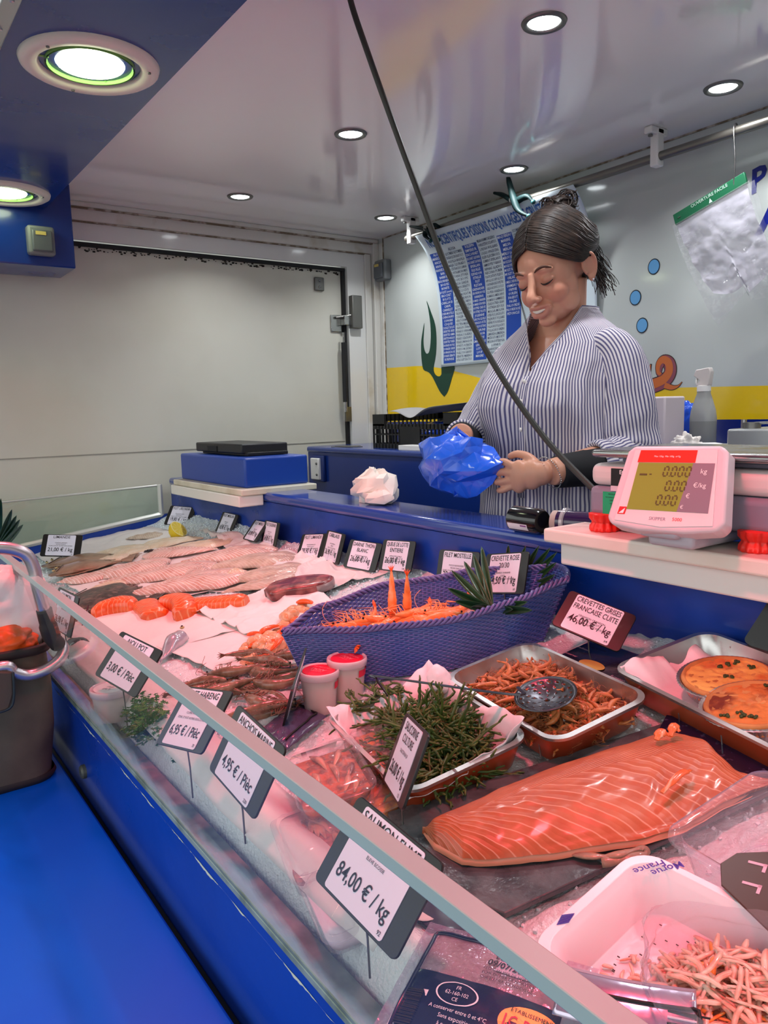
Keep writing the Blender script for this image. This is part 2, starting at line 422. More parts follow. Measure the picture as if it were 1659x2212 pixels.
lampw = M('lamp_white', rgb(232, 228, 210), 0.35)
lampg = M('lamp_reflector', rgb(150, 205, 110), 0.35)
bulbm = M('big_bulb', rgb(235, 255, 220), .5, emit=((0.86, 1.0, 0.62), 13.0))
ledm = M('led_disc', rgb(255, 255, 255), .5, emit=((0.90, 0.97, 1.0), 14.0))
def big_lamp(x, y, label, power=LAMP_W):
    t = thing('recessed_lamp', label, 'lamp', (x, y, SZ), group='big lamps in the blue soffit')
    MB().lathe([(.086, .012), (.084, -.002), (.090, -.010), (.108, -.011), (.116, -.006), (.118, 0), (.118, .004)], 56, cap=(False, False)).build('bezel', lampw, t, sharp=0)
    MB().lathe([(.086, .0), (.084, .03), (.075, .045), (.001, .05)], 48, cap=(False, True)).build('reflector', lampg, t, sharp=0)
    q = MB().lathe([(.072, -.006), (.070, .0), (.070, .025), (.075, .025), (.075, -.006)], 48, cap=(False, False))
    for k in range(3):
        a = k * 2.1 + .4; q.box(.018, .003, .012, T=TR((.077 * math.cos(a), .077 * math.sin(a), .004), rz=a))
    q.build('gimbal_ring', lampg, t, sharp=0)
    MB().lathe([(.001, -.010), (.035, -.009), (.056, -.003), (.0655, .010), (.066, .024)], 40, cap=(True, False)).build('bulb', bulbm, t, sharp=0)
    for k in range(3):
        a = k * 2.1 + 1.1; MB().lathe([(.003, 0), (.003, -.002)], 8, (.100 * math.cos(a), .100 * math.sin(a), -.011)).build('screw', darksteel, t)
    light('lamp_light', 'SPOT', (0, 0, -.03), power, PINK, t, spot_size=math.radians(86), spot_blend=.4, shadow_soft_size=.055)
    return t
big_lamp(-1.462, .430, 'big round recessed lamp in the blue soffit, whole in the top left corner')
big_lamp(-2.372, .440, 'big round recessed lamp above the blue drop panel, cut by the left edge', LAMP_W * .04)
for x in (-.56, .34): big_lamp(x, .43, 'big round recessed lamp in the blue soffit, nearer than the picture shows')
pos = [(-1.046, 1.134, 'ceiling spotlight nearest the top edge, right of the hanging cable'), (-1.706, 1.14, 'ceiling spotlight just left of the hanging cable'),
       (-2.36, 1.14, 'ceiling spotlight farthest left, above the end door'), (-1.032, 1.70, 'ceiling spotlight farthest right, above the wall rail'),
       (-1.699, 1.713, 'ceiling spotlight above the poster clamp'), (-2.352, 1.714, 'ceiling spotlight in the far corner above the socket'),
       (-.386, 1.134, ''), (-.37, 1.70, ''), (.27, 1.134, ''), (.29, 1.70, '')]
led0 = None
for x, y, lb in pos:
    if led0 is None:
        t = led0 = thing('ceiling_spotlight', lb, 'spotlight', (x, y, ZC), group='small round ceiling spots')
        MB().lathe([(.029, .004), (.029, -.001), (.034, -.005), (.040, -.004), (.042, 0), (.042, .002)], 36, cap=(False, False)).build('bezel', darksteel, t, sharp=0)
        MB().lathe([(.001, -.002), (.0295, -.001), (.0295, .003)], 32, cap=(True, False)).build('diffuser', ledm, t, sharp=0)
    else:
        t = dup(led0, Matrix.Translation((x, y, ZC)), lb or 'ceiling spotlight out of view past the right edge')
for x, y, lb in pos:
    light('spot_light', 'AREA', (x, y, ZC - .012), LED_W * 3.6, (.95, .97, 1.0), shape='DISK', size=.05, spread=math.radians(130))
# ================================================================== display counter
icem = M('crushed_ice', rgb(226, 238, 240), .25, trans=0.15, bump=(260, .9, .003), spec=.6)
XL, XRc = -2.655, .75
t = dc = thing('fish_counter', 'long blue fish counter heaped with crushed ice', 'counter', (-1, .6, -1.1))
def loc(o): o.location = -Vector((-1, .6, -1.1)); return o
q = MB().bx((XL, .2925, -1.1), (XRc, .318, -.4925)); loc(q.build('front_panel', bluep, t, bevel=.004))
q = MB().bx((XL, .2885, -.4920), (XRc, .318, -.4835)).bx((XL, .2885, -.4840), (XRc, .2915, -.478)); loc(q.build('channel', M('weathered_alu', rgb(150, 165, 158), .5, .3, var=(25, rgb(105, 118, 100), .45, .7)), t, bevel=.002))
q = MB().bx((XL, .955, -.62), (XRc, .983, -.2415)); loc(q.build('back_panel', M('blue_rear', rgb(8, 58, 158), .3, coat=.2, var=(7, rgb(10, 44, 120), .35, .65), rvar=(9, .2, .5)), t))
q = MB().bx((XL, .31, -.62), (XRc, .96, -.60)).prism([(.30, -.60), (.95, -.60), (.95, -.340), (.905, -.343), (.30, -.413)], 0, .018, T=Matrix.Translation((XL, 0, 0)) @ Matrix(((0, 0, 1, 0), (1, 0, 0, 0), (0, 1, 0, 0), (0, 0, 0, 1)))); loc(q.build('tray_base', bluep, t))
# scratches along the lower edge of the front panel
q = MB(); n_c = 900
up = [(-2.0 + 2.2 * i / n_c, -.5085 + .0012 * nz(i * .05, 3, 1, 1)) for i in range(n_c + 1)]
th_ = [max(.00005, .0042 * (nz(i * .035, 8, 2, 1, 4) * 1.3 + .12) + .0012 * nz(i * .45, 1, 1, 1)) for i in range(n_c + 1)]
vs = [Vector((x, .2921, z)) for x, z in up] + [Vector((x, .2921, z - t_)) for (x, z), t_ in zip(up, th_)]
q.add(vs, [(i, i + 1, n_c + 2 + i, n_c + 1 + i) for i in range(n_c)])
loc(q.build('chipped_edge', M('chipped_paint', rgb(205, 208, 190), .7), t))
# ice bed
def icef(u, v):
    x = XL + .02 + u * (XRc - XL - .03); y = .318 + v * (.955 - .318)
    z = icez(y) - .004
    z += .010 * nz(x, y, 1, 3.2) + .004 * nz(x, y, 5, 14) + .0035 * nz(x, y, 9, 60, 2)
    z += .03 * max(0, (v - .86) / .14) ** 1.5 * (1 if x < -.9 else .3) * (0.8 + .5 * nz(x, 2, 1, 4))
    z += .026 * math.exp(-((y - .350) / .026) ** 2) * (1 if x < -.46 else max(0, 1 - (x + .46) / .05))
    # low trough against the front glass
    if v < .06: z -= .03 * (1 - v / .06)
    return (x, y, z)
o = MB().grid(icef, 620, 130).build('ice', icem, sharp=0)
tag(o, 'bed of crushed ice filling the long blue counter', 'ice', kind='stuff')
# loose ice grains heaped in places
def grains(name, label, pts, size=(.0015, .0035)):
    q = MB()
    for (x, y, z) in pts:
        r = random.uniform(*size); T = TR((x, y, z), random.random() * 6, random.random() * 6, random.random() * 6)
        q.box(r, r * random.uniform(.7, 1.4), r * random.uniform(.6, 1.2), T=T)
    o = q.build(name, M('ice_grain', rgb(236, 244, 248), .2), smooth=False)
    return tag(o, label, 'ice', kind='stuff')
P = []
for k in range(5200):
    y = random.uniform(.33, .95); x = random.uniform(-2.6, .1)
    P.append((x, y, icef((x - XL - .02) / (XRc - XL - .03), (y - .318) / .637)[2] + .001))
for k in range(1500):
    y = random.uniform(.86, .952); x = random.uniform(-2.62, -.95)
    P.append((x, y, icef((x - XL - .02) / (XRc - XL - .03), (y - .318) / .637)[2] + .002))
grains('ice_grains', 'loose grains of crushed ice scattered over the ice bed', P)
# service shelf behind the ice
SH = -.215
t = thing('service_shelf', 'glossy blue service shelf running behind the ice', 'shelf', (-1, 1, SH))
q = MB().bx((XL, -.062, -.026), (XRc + 1, .085, 0))
q.v = [(a + (0 if i % 1 == 0 else 0), b, c) for i, (a, b, c) in enumerate(q.v)]
q = MB().bx((XL + 1, -.052, -.026), (XRc + 1, .080, 0)); q.build('shelf_top', M('shelf_blue', rgb(38, 66, 150), .16, coat=.5, bump=(2, .12, .004), rvar=(6, .1, .22)), t, bevel=.010, bseg=4)
# lower cabinet under the shelf on the seller's side
sbox('partition_counter', (XL, .984, ZF), (XRc, 1.075, SH - .027), M('inner_panel', rgb(30, 54, 120), .5))
# end glass in its aluminium frame
t = thing('end_glass', 'low glass pane in an aluminium frame at the far end of the counter', 'glass screen', (XL + .02, .66, -.3))
q = MB()
def q3(y, z): return (0, y - .66, z + .3)
q.add([q3(.26, -.250), q3(.905, -.236), q3(.905, -.340), q3(.26, -.415)], [(0, 1, 2, 3)])
q.build('pane', clear('end_pane', (.88, .94, .90), .02, .04, .14, (.62, .70, .64)), t, smooth=False, solid=.006)
q = MB().tube([(0, -.40, -.120), (0, .25, -.040)], .010, 4).tube([(0, -.40, .045), (0, .24, .062)], .005, 4).tube([(0, .247, -.045), (0, .247, .066)], .011, 4)
q.build('frame', M('white_alu', rgb(205, 206, 200), .35, .3), t, bevel=.002)
# front glass screen
GT, GB = (.2345, -.2595), (.2885, -.4835)
t = thing('glass_screen', 'long slanted glass screen along the front of the ice', 'glass screen', (-1, GT[0], GT[1]))
gx0, gx1 = XL + .03, XRc
dy, dz = GB[0] - GT[0], GB[1] - GT[1]
q = MB(); n_ = Vector((0, -dz, dy)).normalized() * .008
a, b = Vector((gx0 + 1, 0, 0)), Vector((gx1 + 1, 0, 0)); dn = Vector((0, dy, dz))
q.add([a, b, b + dn, a + dn], [(0, 1, 2, 3)])
gm = clear('front_glass', (.95, .98, .97), .02, .015, .03, (.8, .86, .84))
q.build('pane', gm, t, smooth=False)
MB().bx((gx0 + 1, -.0025, 0), (gx1 + 1, .0112, .0095)).build('edge_trim', M('glass_edge', rgb(168, 186, 182), .35, var=(5, rgb(158, 180, 178), .3, .7)), t, bevel=.0008)
# frost and grime low on the pane, inside
q = MB()
def fr(u, v):
    x = gx0 + 1 + u * (gx1 - gx0); s = .76 + .22 * v
    p = Vector((x, 0, 0)) + dn * s + n_ * .25
    return p
q.grid(fr, 300, 6, uv=True)
fm = clear('frost_band', (1, 1, 1), .3, 0.0, .0)
fm2 = bpy.data.materials.new('frost'); fm2.use_nodes = True; _n = fm2.node_tree; _b = _n.nodes['Principled BSDF']
_b.inputs['Base Color'].default_value = (*rgb(205, 222, 220), 1); _b.inputs['Roughness'].default_value = .8
_t = _n.nodes.new('ShaderNodeTexCoord'); _s = _n.nodes.new('ShaderNodeSeparateXYZ'); _n.links.new(_t.outputs['UV'], _s.inputs[0])
_no = _n.nodes.new('ShaderNodeTexNoise'); _no.inputs['Scale'].default_value = 9; _no.inputs['Detail'].default_value = 8; _n.links.new(_t.outputs['Object'], _no.inputs['Vector'])
_a = mth(_n, 'ADD', mth(_n, 'MULTIPLY', mth(_n, 'SUBTRACT', _s.outputs['Y'], .45), 1.6), mth(_n, 'MULTIPLY', mth(_n, 'SUBTRACT', _no.outputs['Fac'], .42), 3.2), True)
_a = mth(_n, 'MULTIPLY', _a, .62)
_n.links.new(_a, _b.inputs['Alpha'])
q.build('frost_band', fm2, t)
# ------------------------------------------------ customer shelf in front
t = thing('customer_shelf', 'bright blue fold-out shelf on the customer side below the glass', 'shelf', (-1, .1, -.62))
MB().bx((-1.75, -.28, -.02), (1.5, .180 - .005, 0)).build('board', M('bright_blue', rgb(0, 98, 222), .36, spec=.3, rvar=(5, .30, .45), var=(2, rgb(0, 90, 210), .4, .7)), t, bevel=.004)
MB().bx((-1.75, .176, -.10), (1.5, .192, -.03)).build('gap_shade', blackm, t)  # black strip standing in for the shade inside the open gap
o = MB().lathe([(.012, 0), (.012, .01), (.009, .013), (.002, .014)], 20, T=Matrix.Translation((-1.32, .297, -.600)) @ Matrix.Rotation(PI / 2, 4, 'X')).build('rubber_stop', M('stop_metal', rgb(90, 92, 84), .5, .4))
tag(o, 'round dark stop on the blue panel beside the grey bag', 'stop')
# ------------------------------------------------ hind counter
t = thing('rear_worktop', 'dark blue rear worktop below the painted back wall', 'worktop', (-1, 1.495, -.130))
HX0 = -2.62
MB().bx((HX0 + 1, 0, -.022), (XR + 1 - .01, .40, 0)).build('top', M('rear_top', rgb(28, 56, 132), .2, coat=.4), t, bevel=.008, bseg=3)
MB().bx((HX0 + 1.0, .008, -1.05), (XR + 1 - .01, .40, -.022)).build('body', M('rear_body', rgb(16, 46, 122), .28, coat=.25, bump=(2, .1, .004)), t)
# blue box and white boards at the left end of the shelf
t = thing('blue_box_cabinet', 'blue box raised on white boards at the end of the shelf', 'box', (-2.17, 1.0, -.202))
MB().bx((-.24, -.095, .0), (.24, .105, .083)).build('body', M('box_blue', rgb(24, 66, 160), .35, coat=.1), t, bevel=.006, bseg=3)
o = MB().bx((-2.415, .878, -.2195), (-1.90, 1.115, -.202)).build('white_board', M('board_cream', rgb(218, 212, 192), .45, var=(10, rgb(190, 178, 150), .5, .75)), bevel=.003)
tag(o, 'upper cream board directly under the blue box', 'board')
o = MB().bx((-2.425, .872, -.250), (-1.905, .946, -.2197)).build('white_board', M('board_white', rgb(228, 226, 218), .45), bevel=.003)
tag(o, 'thick white board hanging over the shelf edge below the blue box', 'board')
t = thing('cash_box', 'flat black case lying on top of the blue box', 'case', (-2.17, 1.0, -.118))
MB().bx((-.19, -.06, .006), (.15, .09, .034)).build('lid', M('black_plastic', rgb(34, 34, 35), .45), t, bevel=.004)
MB().bx((-.16, -.05, 0), (.17, .08, .010)).build('base', M('black_plastic2', rgb(20, 20, 21), .5), t, bevel=.002)
MB().bx((-.09, -.063, .008), (-.02, -.058, .026)).build('latch', blackm, t, bevel=.001)
t = thing('door_stop_block', 'white hinge block set in the blue rear panel', 'hinge', tuple(aty(684, 1012, 1.490)))
MB().bx((-.03, -.01, -.042), (.03, .01, .04)).build('plate', whitep, t, bevel=.003)
MB().bx((-.036, 0, -.05), (.05, .012, .05)).build('backing', M('rear_body2', rgb(20, 44, 110), .4), t, bevel=.004)
for z in (.02, -.022): MB().ball(.005, (.018, -.011, z), 8, 5).build('screw', darksteel, t)
# ================================================================== back wall graphics and hanging things
def decal(name, polys, m, Y=YB - .0006, th=.0006, parent=wallb):
    q = MB()
    for P in polys: q.prism([(p.x, p.z) for p in P], 0, th, T=Matrix.Translation((0, Y, 0)) @ TXZ)
    o = q.build(name, m, parent, smooth=False); return o
def wp(px, py): return aty(px, py, YB)
kelp = [(960, 857), (950, 845), (935, 815), (926, 804), (915, 798), (911, 775), (910, 745), (912, 725), (917, 698), (915, 735), (917, 755), (922, 764), (928, 758), (931, 730), (930, 700), (926, 670), (922, 650), (932, 676), (940, 700), (943, 730), (942, 765), (937, 795), (940, 808), (948, 813), (954, 808), (956, 790), (982, 790), (977, 815), (968, 845)]
grn = M('seaweed_green', rgb(14, 60, 44), .35)
KP = [wp(*p) for p in catmull([Vector((a, b, 0)) for a, b in kelp], 3)[:-1] and kelp]
decal('seaweed_painting', [[wp(p[0], p[1]) for p in [(v.x, v.y) for v in catmull([Vector((a, b, 0)) for a, b in kelp + [kelp[0]]], 3)[:-1]]]], grn)
bubo = M('bubble_outline', rgb(24, 34, 48), .3); bubb = M('bubble_blue', rgb(96, 158, 208), .25)
for (px_, py_) in ((1413, 576), (1373, 643), (1387.5, 703)):
    c = wp(px_, py_)
    for r, m, y, n in ((.0195, bubo, YB - .0006, 'bubble_outline'), (.0168, bubb, YB - .0012, 'bubble_painting')):
        decal(n, [[c + Vector((r * math.cos(a), 0, r * 1.12 * math.sin(a))) for a in [2 * PI * k / 28 for k in range(28)]]], m, y)
def stroke(name, pts, wd, m, Y, th=.0006):
    P = catmull([wp(*p) for p in pts], 6); n = len(P); L = []; R = []
    for i, p in enumerate(P):
        t = (P[min(i + 1, n - 1)] - P[max(i - 1, 0)]).normalized(); nn = Vector((-t.z, 0, t.x)); w = lerps(wd, i / (n - 1))
        L.append(p + nn * w); R.append(p - nn * w)
    q = MB()
    for i in range(n - 1):
        q.add([Vector((a.x, Y, a.z)) for a in (L[i], L[i + 1], R[i + 1], R[i])], [(0, 1, 2, 3)])
    return q.build(name, m, wallb, smooth=False)
oro, orl, orp = M('tentacle_orange', rgb(204, 104, 44), .3), M('tentacle_line', rgb(60, 30, 26), .3), M('tentacle_under', rgb(140, 66, 84), .3)
ta = [(1392, 838), (1415, 832), (1436, 822), (1448, 805), (1446, 786), (1434, 780), (1425, 790), (1424, 806), (1430, 812)]
stroke('tentacle_outline', ta, [(0, .022), (.5, .020), (1, .008)], orl, YB - .0007)
stroke('tentacle_underside', ta, [(0, .0195), (.5, .0175), (1, .006)], orp, YB - .0010)  # purple underside of the tentacle artwork, its own colour
stroke('tentacle_painting', [(a - 2, b - 3) for a, b in ta], [(0, .014), (.5, .011), (1, .0045)], oro, YB - .0013)
tb = [(1436, 832), (1452, 837), (1465, 834), (1474, 825)]
stroke('tentacle_outline', tb, [(0, .010), (1, .002)], orl, YB - .0008); stroke('tentacle_painting', tb, [(0, .008), (1, .0006)], oro, YB - .0014)
stroke('tentacle_outline', [(1396, 812), (1403, 800), (1407, 786)], [(0, .010), (1, .003)], orl, YB - .0008); stroke('tentacle_painting', [(1396, 812), (1403, 800), (1406, 788)], [(0, .008), (1, .0015)], oro, YB - .0014)
dkb = M('lettering_blue', rgb(18, 32, 130), .3)
q = MB(); p = wp(1638, 412); text_to(q, 'P', .078, Matrix.Translation((p.x, YB - .0012, p.z)) @ TXZ @ Matrix.Rotation(.25, 4, 'Z') @ Matrix(((1, .25, 0, 0), (0, 1, 0, 0), (0, 0, 1, 0), (0, 0, 0, 1))), bold=.03)
p2 = wp(1668, 498); text_to(q, 'A', .11, Matrix.Translation((p2.x, YB - .0012, p2.z)) @ TXZ @ Matrix(((1, .1, 0, 0), (0, 1, 0, 0), (0, 0, 1, 0), (0, 0, 0, 1))), bold=.04)
q.build('wall_lettering', dkb, wallb, smooth=False)

# rail on white hangers
t = thing('hanging_rail', 'steel rail on white hangers along the back wall under the ceiling', 'rail', (-1.2, 1.795, .63))
MB().tube([(-1.135, 0, 0), (2.5, 0, 0)], .0112, 16).build('tube', M('rail_steel', rgb(128, 124, 116), .38, .85), t)
for x in (-1.105, -.068, .95):
    q = MB().bx((x - .012, -.014, -.024), (x + .012, .014, .07)).bx((x - .012, -.040, .052), (x + .012, .030, .0695)).build('hanger', whitep, t, bevel=.004, bseg=3)
    MB().lathe([(.006, 0), (.006, .004)], 10, (x, -.028, .046)).build('bolt', darksteel, q)
# poster of fish names, clipped to the rail and sagging back against the wall
PX0, PX1, PZ0, PZ1 = -2.255, -1.525, .622, .158
def sheet(x, z, off=0.0):
    v = (PZ0 - z) / (PZ0 - PZ1)
    y = 1.776 + .112 * (1 - math.exp(-max(v, 0) * 5.0)) + .004 * math.sin(x * 9 + v * 3)
    return Vector((x - .008 * v, y - off, z))
t = thing('fish_name_poster', 'white poster with blue columns of fish names clipped to the rail', 'poster', (-1.89, 1.8, .39))
def rel(o, t): o.location = -t.location; return o
papm = M('poster_paper', rgb(208, 222, 228), .3, coat=.2)
q = MB().grid(lambda u, v: sheet(PX0 + u * (PX1 - PX0), PZ0 - v * (PZ0 - PZ1)), 60, 40); rel(q.build('sheet', papm, t, sharp=0, solid=.0006), t)
cols = []  # (x0, x1, blue?)
x = PX0 + .016
for k in range(4):
    cols.append((x, x + .070, True)); cols.append((x + .073, x + .166, False)); x += .170
q = MB()
ztop = [.530, .548, .560, .585]
for i, (a, b, bl) in enumerate(cols):
    if bl:
        zt = PZ0 - .062; q.grid(lambda u, v: sheet(a + u * (b - a), zt - v * (zt - PZ1 - .012), .0012), 6, 40)
rel(q.build('blue_column', M('poster_blue', rgb(24, 74, 172), .3), t), t)
names = [
 ['ALOSE', 'AMANDE DE MER', 'ANCHOIS', 'ANGUILLE', 'ARAIGNEE DE MER', 'BAR', 'BARBUE', 'BIGORNEAU', 'BOGUES', 'BONITE', 'BOUQUET (crevette)', 'BROCHET', 'BULOTS', 'CABILLAUD', 'CARPE', 'CARRELET', 'CHIEN MOSTELLE', 'CHINCHARD', 'CONGRE', 'COQUES', 'COQUILLE ST JACQUES', 'CREVETTES GRISES', 'CREVETTES GAMBA', 'CREVETTES NORDIQUES', 'CREVETTES TIGREES', 'DAURADE ROYALE', 'DORADE GRISE', 'DORADE ROSE', 'DORADE SEBASTE', 'ECREVISSE'],
 ['ALOSA', 'GLYCYMERIS GLYCYMERIS', 'ENGRAULIS ENCRASICOLUS', 'ANGUILLA ANGUILLA', 'MAJA SQUINADO', 'DICENTRARCHUS LABRAX', 'SCOPHTHALMUS RHOMBUS', 'LITTORINA LITTOREA', 'BOOPS BOOPS', 'SARDA SARDA', 'PALAEMON SERRATUS', 'ESOX LUCIUS', 'BUCCINUM UNDATUM', 'GADUS MORHUA', 'CYPRINUS CARPIO', 'PLEURONECTES PLATESSA', 'MUSTELUS MUSTELUS', 'TRACHURUS TRACHURUS', 'CONGER CONGER', 'CERASTODERMA EDULE', 'PECTEN MAXIMUS', 'CRANGON CRANGON', 'PENAEUS VANNAMEI', 'PANDALUS BOREALIS', 'PENAEUS KERATHURUS', 'PENAEUS MONODON', 'SPARUS AURATA', 'SPONDYLIOSOMA CANTHARUS', 'PAGELLUS BOGARAVEO', 'SEBASTES MARINUS', 'ASTACUS LEPTODACTYLUS'],
 ['EGLEFIN', 'EMPEREUR', 'ENCORNET', 'ENCORNET CALIFORNIE', 'ENCORNET SAUVAGE', 'EPERLAN', 'EQUILLE', 'ESPADON', 'ETRILLE', 'FLET', 'FLETAN', 'GRENADIER', 'GRONDIN ROUGE', 'HARENG', 'HOMARD CANADIEN', 'HOMARD EUROPEEN', 'HUITRE CREUSE', 'HUITRE PLATE', 'JULIENNE', 'LANCON, EQUILLE', 'LANGOUSTE', 'LANGOUSTINE', 'LIEU JAUNE', 'LIEU NOIR', 'LIMANDE', 'LIMANDE SOLE', 'LINGUE', 'LOTTE', 'LOUP', 'MAIGRE'],
 ['MELANOGRAMMUS AEGLEFINUS', 'HOPLOSTETHUS ATLANTICUS', 'LOLIGO VULGARIS', 'LOLIGO OPALESCENS', 'ILLEX ILLECEBROSUS', 'OSMERUS EPERLANUS', 'AMMODYTES TOBIANUS', 'XIPHIAS GLADIUS', 'NECORA PUBER', 'PLATICHTHYS FLESUS', 'HIPPOGLOSSUS HIPPOGLOSSUS', 'CORYPHAENOIDES RUPESTRIS', 'CHELIDONICHTHYS CUCULUS', 'CLUPEA HARENGUS', 'HOMARUS AMERICANUS', 'HOMARUS GAMMARUS', 'CRASSOSTREA GIGAS', 'OSTREA EDULIS', 'MOLVA MOLVA', 'HYPEROPLUS LANCEOLATUS', 'PALINURUS VULGARIS', 'NEPHROPS NORVEGICUS', 'POLLACHIUS POLLACHIUS', 'POLLACHIUS VIRENS', 'LIMANDA LIMANDA', 'MICROSTOMUS KITT', 'MOLVA DYPTERYGIA', 'LOPHIUS', 'ANARHICHAS LUPUS', 'ARGYROSOMUS REGIUS'],
 ['MAQUEREAU', 'MARBRE', 'MELVA', 'MERLAN', 'MERLU (colin)', 'MEROU JAUNE', 'MOULE DE BOUCHOT', "MOULE D'ESPAGNE", 'MULET BLANC', 'MULET NOIR', 'OBLADE', 'OMBLE CHEVALIER', 'ORMEAUX', 'ORPHIE', 'OURSIN', 'PAGEOT', 'PAGRE', 'PALOURDE', 'PALOURDE ROSE', 'PETONCLE'],
 ['SCOMBER SCOMBRUS', 'LITHOGNATHUS MORMYRUS', 'AUXIS THAZARD', 'MERLANGIUS MERLANGUS', 'MERLUCCIUS', 'EPINEPHELUS', 'MYTILUS EDULIS', 'MYTILUS', 'CHELON LABROSUS', 'MUGIL CEPHALUS', 'OBLADA MELANURA', 'SALVELINUS ALPINUS', 'HALIOTIS', 'BELONE BELONE', 'PARACENTROTUS', 'PAGELLUS', 'PAGRUS PAGRUS', 'VENERUPIS'],
 ['ROUGET BARBET', 'SAINT PIERRE', 'SAR', 'SARDINE', 'SAUMON', 'SEICHE', 'SOLE', 'SPRAT', 'TACAUD', 'THON', 'TOURTEAU', 'TRUITE', 'TURBOT', 'VIVE'], []]
wq, bq = MB(), MB()
for (a, b, bl), L in zip(cols, names):
    zt = PZ0 - .072 if bl else PZ0 - .066
    for k, s in enumerate(L):
        tmp = MB(); text_to(tmp, s, .0118, Matrix.Identity(4), maxw=(b - a) * .92, res=1, bold=.012)
        z0 = zt - k * .01275
        vs = [sheet((a + b) / 2 + p[0], z0 + p[1], .0022) for p in tmp.v]
        (wq if bl else bq).add(vs, tmp.f)
tmp = MB(); text_to(tmp, 'NOMS SCIENTIFIQUES POISSONS COQUILLAGES ET CRUSTACÉS', .040, Matrix.Identity(4), maxw=.60, res=2, bold=.02, sx=.9)
bq.add([sheet(PX0 + .335 + p[0], PZ0 - .044 + p[1], .0022) for p in tmp.v], tmp.f, 1)
for k in range(7):   # little shell drawing after the title
    a = PI * (.15 + .7 * k / 6); c0 = (PX0 + .648, PZ0 - .050)
    bq.add([sheet(c0[0] + dx, c0[1] + dz, .0022) for dx, dz in ((0, 0), (.003, 0), (.024 * math.cos(a) + .003, .03 * math.sin(a)), (.024 * math.cos(a), .03 * math.sin(a)))], [(0, 1, 2, 3)], 1)
    bq.add([sheet(PX0 + .675 + .008 * k * math.cos(k), PZ0 - .03 + .012 * math.sin(k * 2.1) + dz, .0022) for dz in (0,)] + [sheet(PX0 + .68 + .008 * k, PZ0 - .02 + .01 * math.cos(k * 1.7), .0022), sheet(PX0 + .682 + .008 * k, PZ0 - .022 + .01 * math.cos(k * 1.7), .0022)], [(0, 1, 2)], 1)
bq.fixn = wq.fixn = False
rel(wq.build('white_lettering', M('ink_white', rgb(225, 232, 238), .4), t, smooth=False), t)
rel(bq.build('dark_lettering', [M('ink_dark', rgb(56, 66, 100), .4), M('ink_blue', rgb(44, 96, 170), .4)], t, smooth=False), t)

# spring clamps
clm = M('clamp_green', rgb(10, 30, 30), .6, spec=.2)
def clamp(label, c, arms, Y=1.765):
    o0 = aty(*c, Y); t = thing('spring_clamp', label, 'clamp', o0, group='spring clamps on the rail')
    for k, (pts, rr_) in enumerate(arms):
        P = catmull([aty(*p, Y - .006 + .012 * k) - o0 for p in pts], 6); n = len(P)
        a_ = MB().tube(P, [lerps(rr_, i / (n - 1)) for i in range(n)], 8, flat=.75).build('jaw_arm', clm, t, sharp=0)
        MB().ball(.0075, P[-1], 10, 6).build('pad', M('clamp_tip', rgb(10, 70, 70), .6), a_)
    MB().tube([Vector((0, -.016, 0)), Vector((0, .016, 0))], .009, 12).build('pivot', darksteel, t)
clamp('dark green spring clamp holding the top middle of the poster', (1112, 432), [([(1097, 380), (1101, 398), (1110, 430), (1120, 455), (1142, 467)], [(0, .007), (.25, .010), (.55, .014), (1, .006)]), ([(1068, 417), (1085, 421), (1112, 434), (1138, 424), (1152, 436)], [(0, .006), (.3, .010), (.55, .014), (1, .005)])])
clamp('dark green spring clamp beside the hanging cable at the poster corner', (925, 494), [([(886, 489), (905, 492), (925, 497), (935, 512), (948, 518)], [(0, .005), (.3, .009), (.6, .013), (1, .005)]), ([(948, 490), (938, 486), (925, 494), (918, 508), (930, 520)], [(0, .008), (.3, .010), (.6, .012), (1, .005)])])

# bundle of clear bags on a wire hook
h0 = aty(1585, 278, 1.79); h1 = aty(1587, 392, 1.775)
t = thing('bag_bundle', 'bundle of clear plastic bags with a green card header on a wire hook', 'bag bundle', (h1.x, 1.775, h1.z))
L = lambda p: Vector(p) - Vector(t.location)
MB().tube(catmull([L((h0.x - .004, 1.795, .615)), L((h0.x + .004, 1.797, .6435)), L((h0.x + .006, 1.78, .636)), L((h1.x, 1.773, h1.z + .05)), L((h1.x, 1.772, h1.z - .006)), L((h1.x + .004, 1.779, h1.z - .01))], 6), .0018, 6).build('hook', steel, t, sharp=0)
hl, hr = aty(1458, 476, 1.775), aty(1612, 384, 1.775)
ux = (hr - hl).normalized(); uz = Vector((-ux.z, 0, ux.x)); Wd = (hr - hl).length
TB = basis(L(hl), ux, Vector((0, 1, 0)), uz)
q = MB().bx((0, -.004, -.014), (Wd, .004, .014)); hd = q.build('header_card', M('card_green', rgb(20, 92, 60), .45), t, bevel=.001, T=TB)
q = MB(); text_to(q, 'OUVERTURE FACILE', .011, Matrix.Translation((Wd * .52, -.0046, .004)) @ TXZ); q.add([(Wd * .5, -.0046, -.010), (Wd * .55, -.0046, -.010), (Wd * .525, -.0046, .001)], [(0, 1, 2)]); q.build('header_print', M('card_print', rgb(190, 215, 200), .5), hd, smooth=False)
MB().tube([(.012, -.0045, 0), (.02, -.0045, 0)], .0008, 5).build('staple', steel, hd)
film = clear('bag_film', (.97, .97, .98), .08, .05, .10, (.92, .91, .94), bump=(30, .6))
film2 = M('bag_film_stack', rgb(205, 200, 214), .25, alpha=.62, coat=.6, bump=(22, .8, .006))
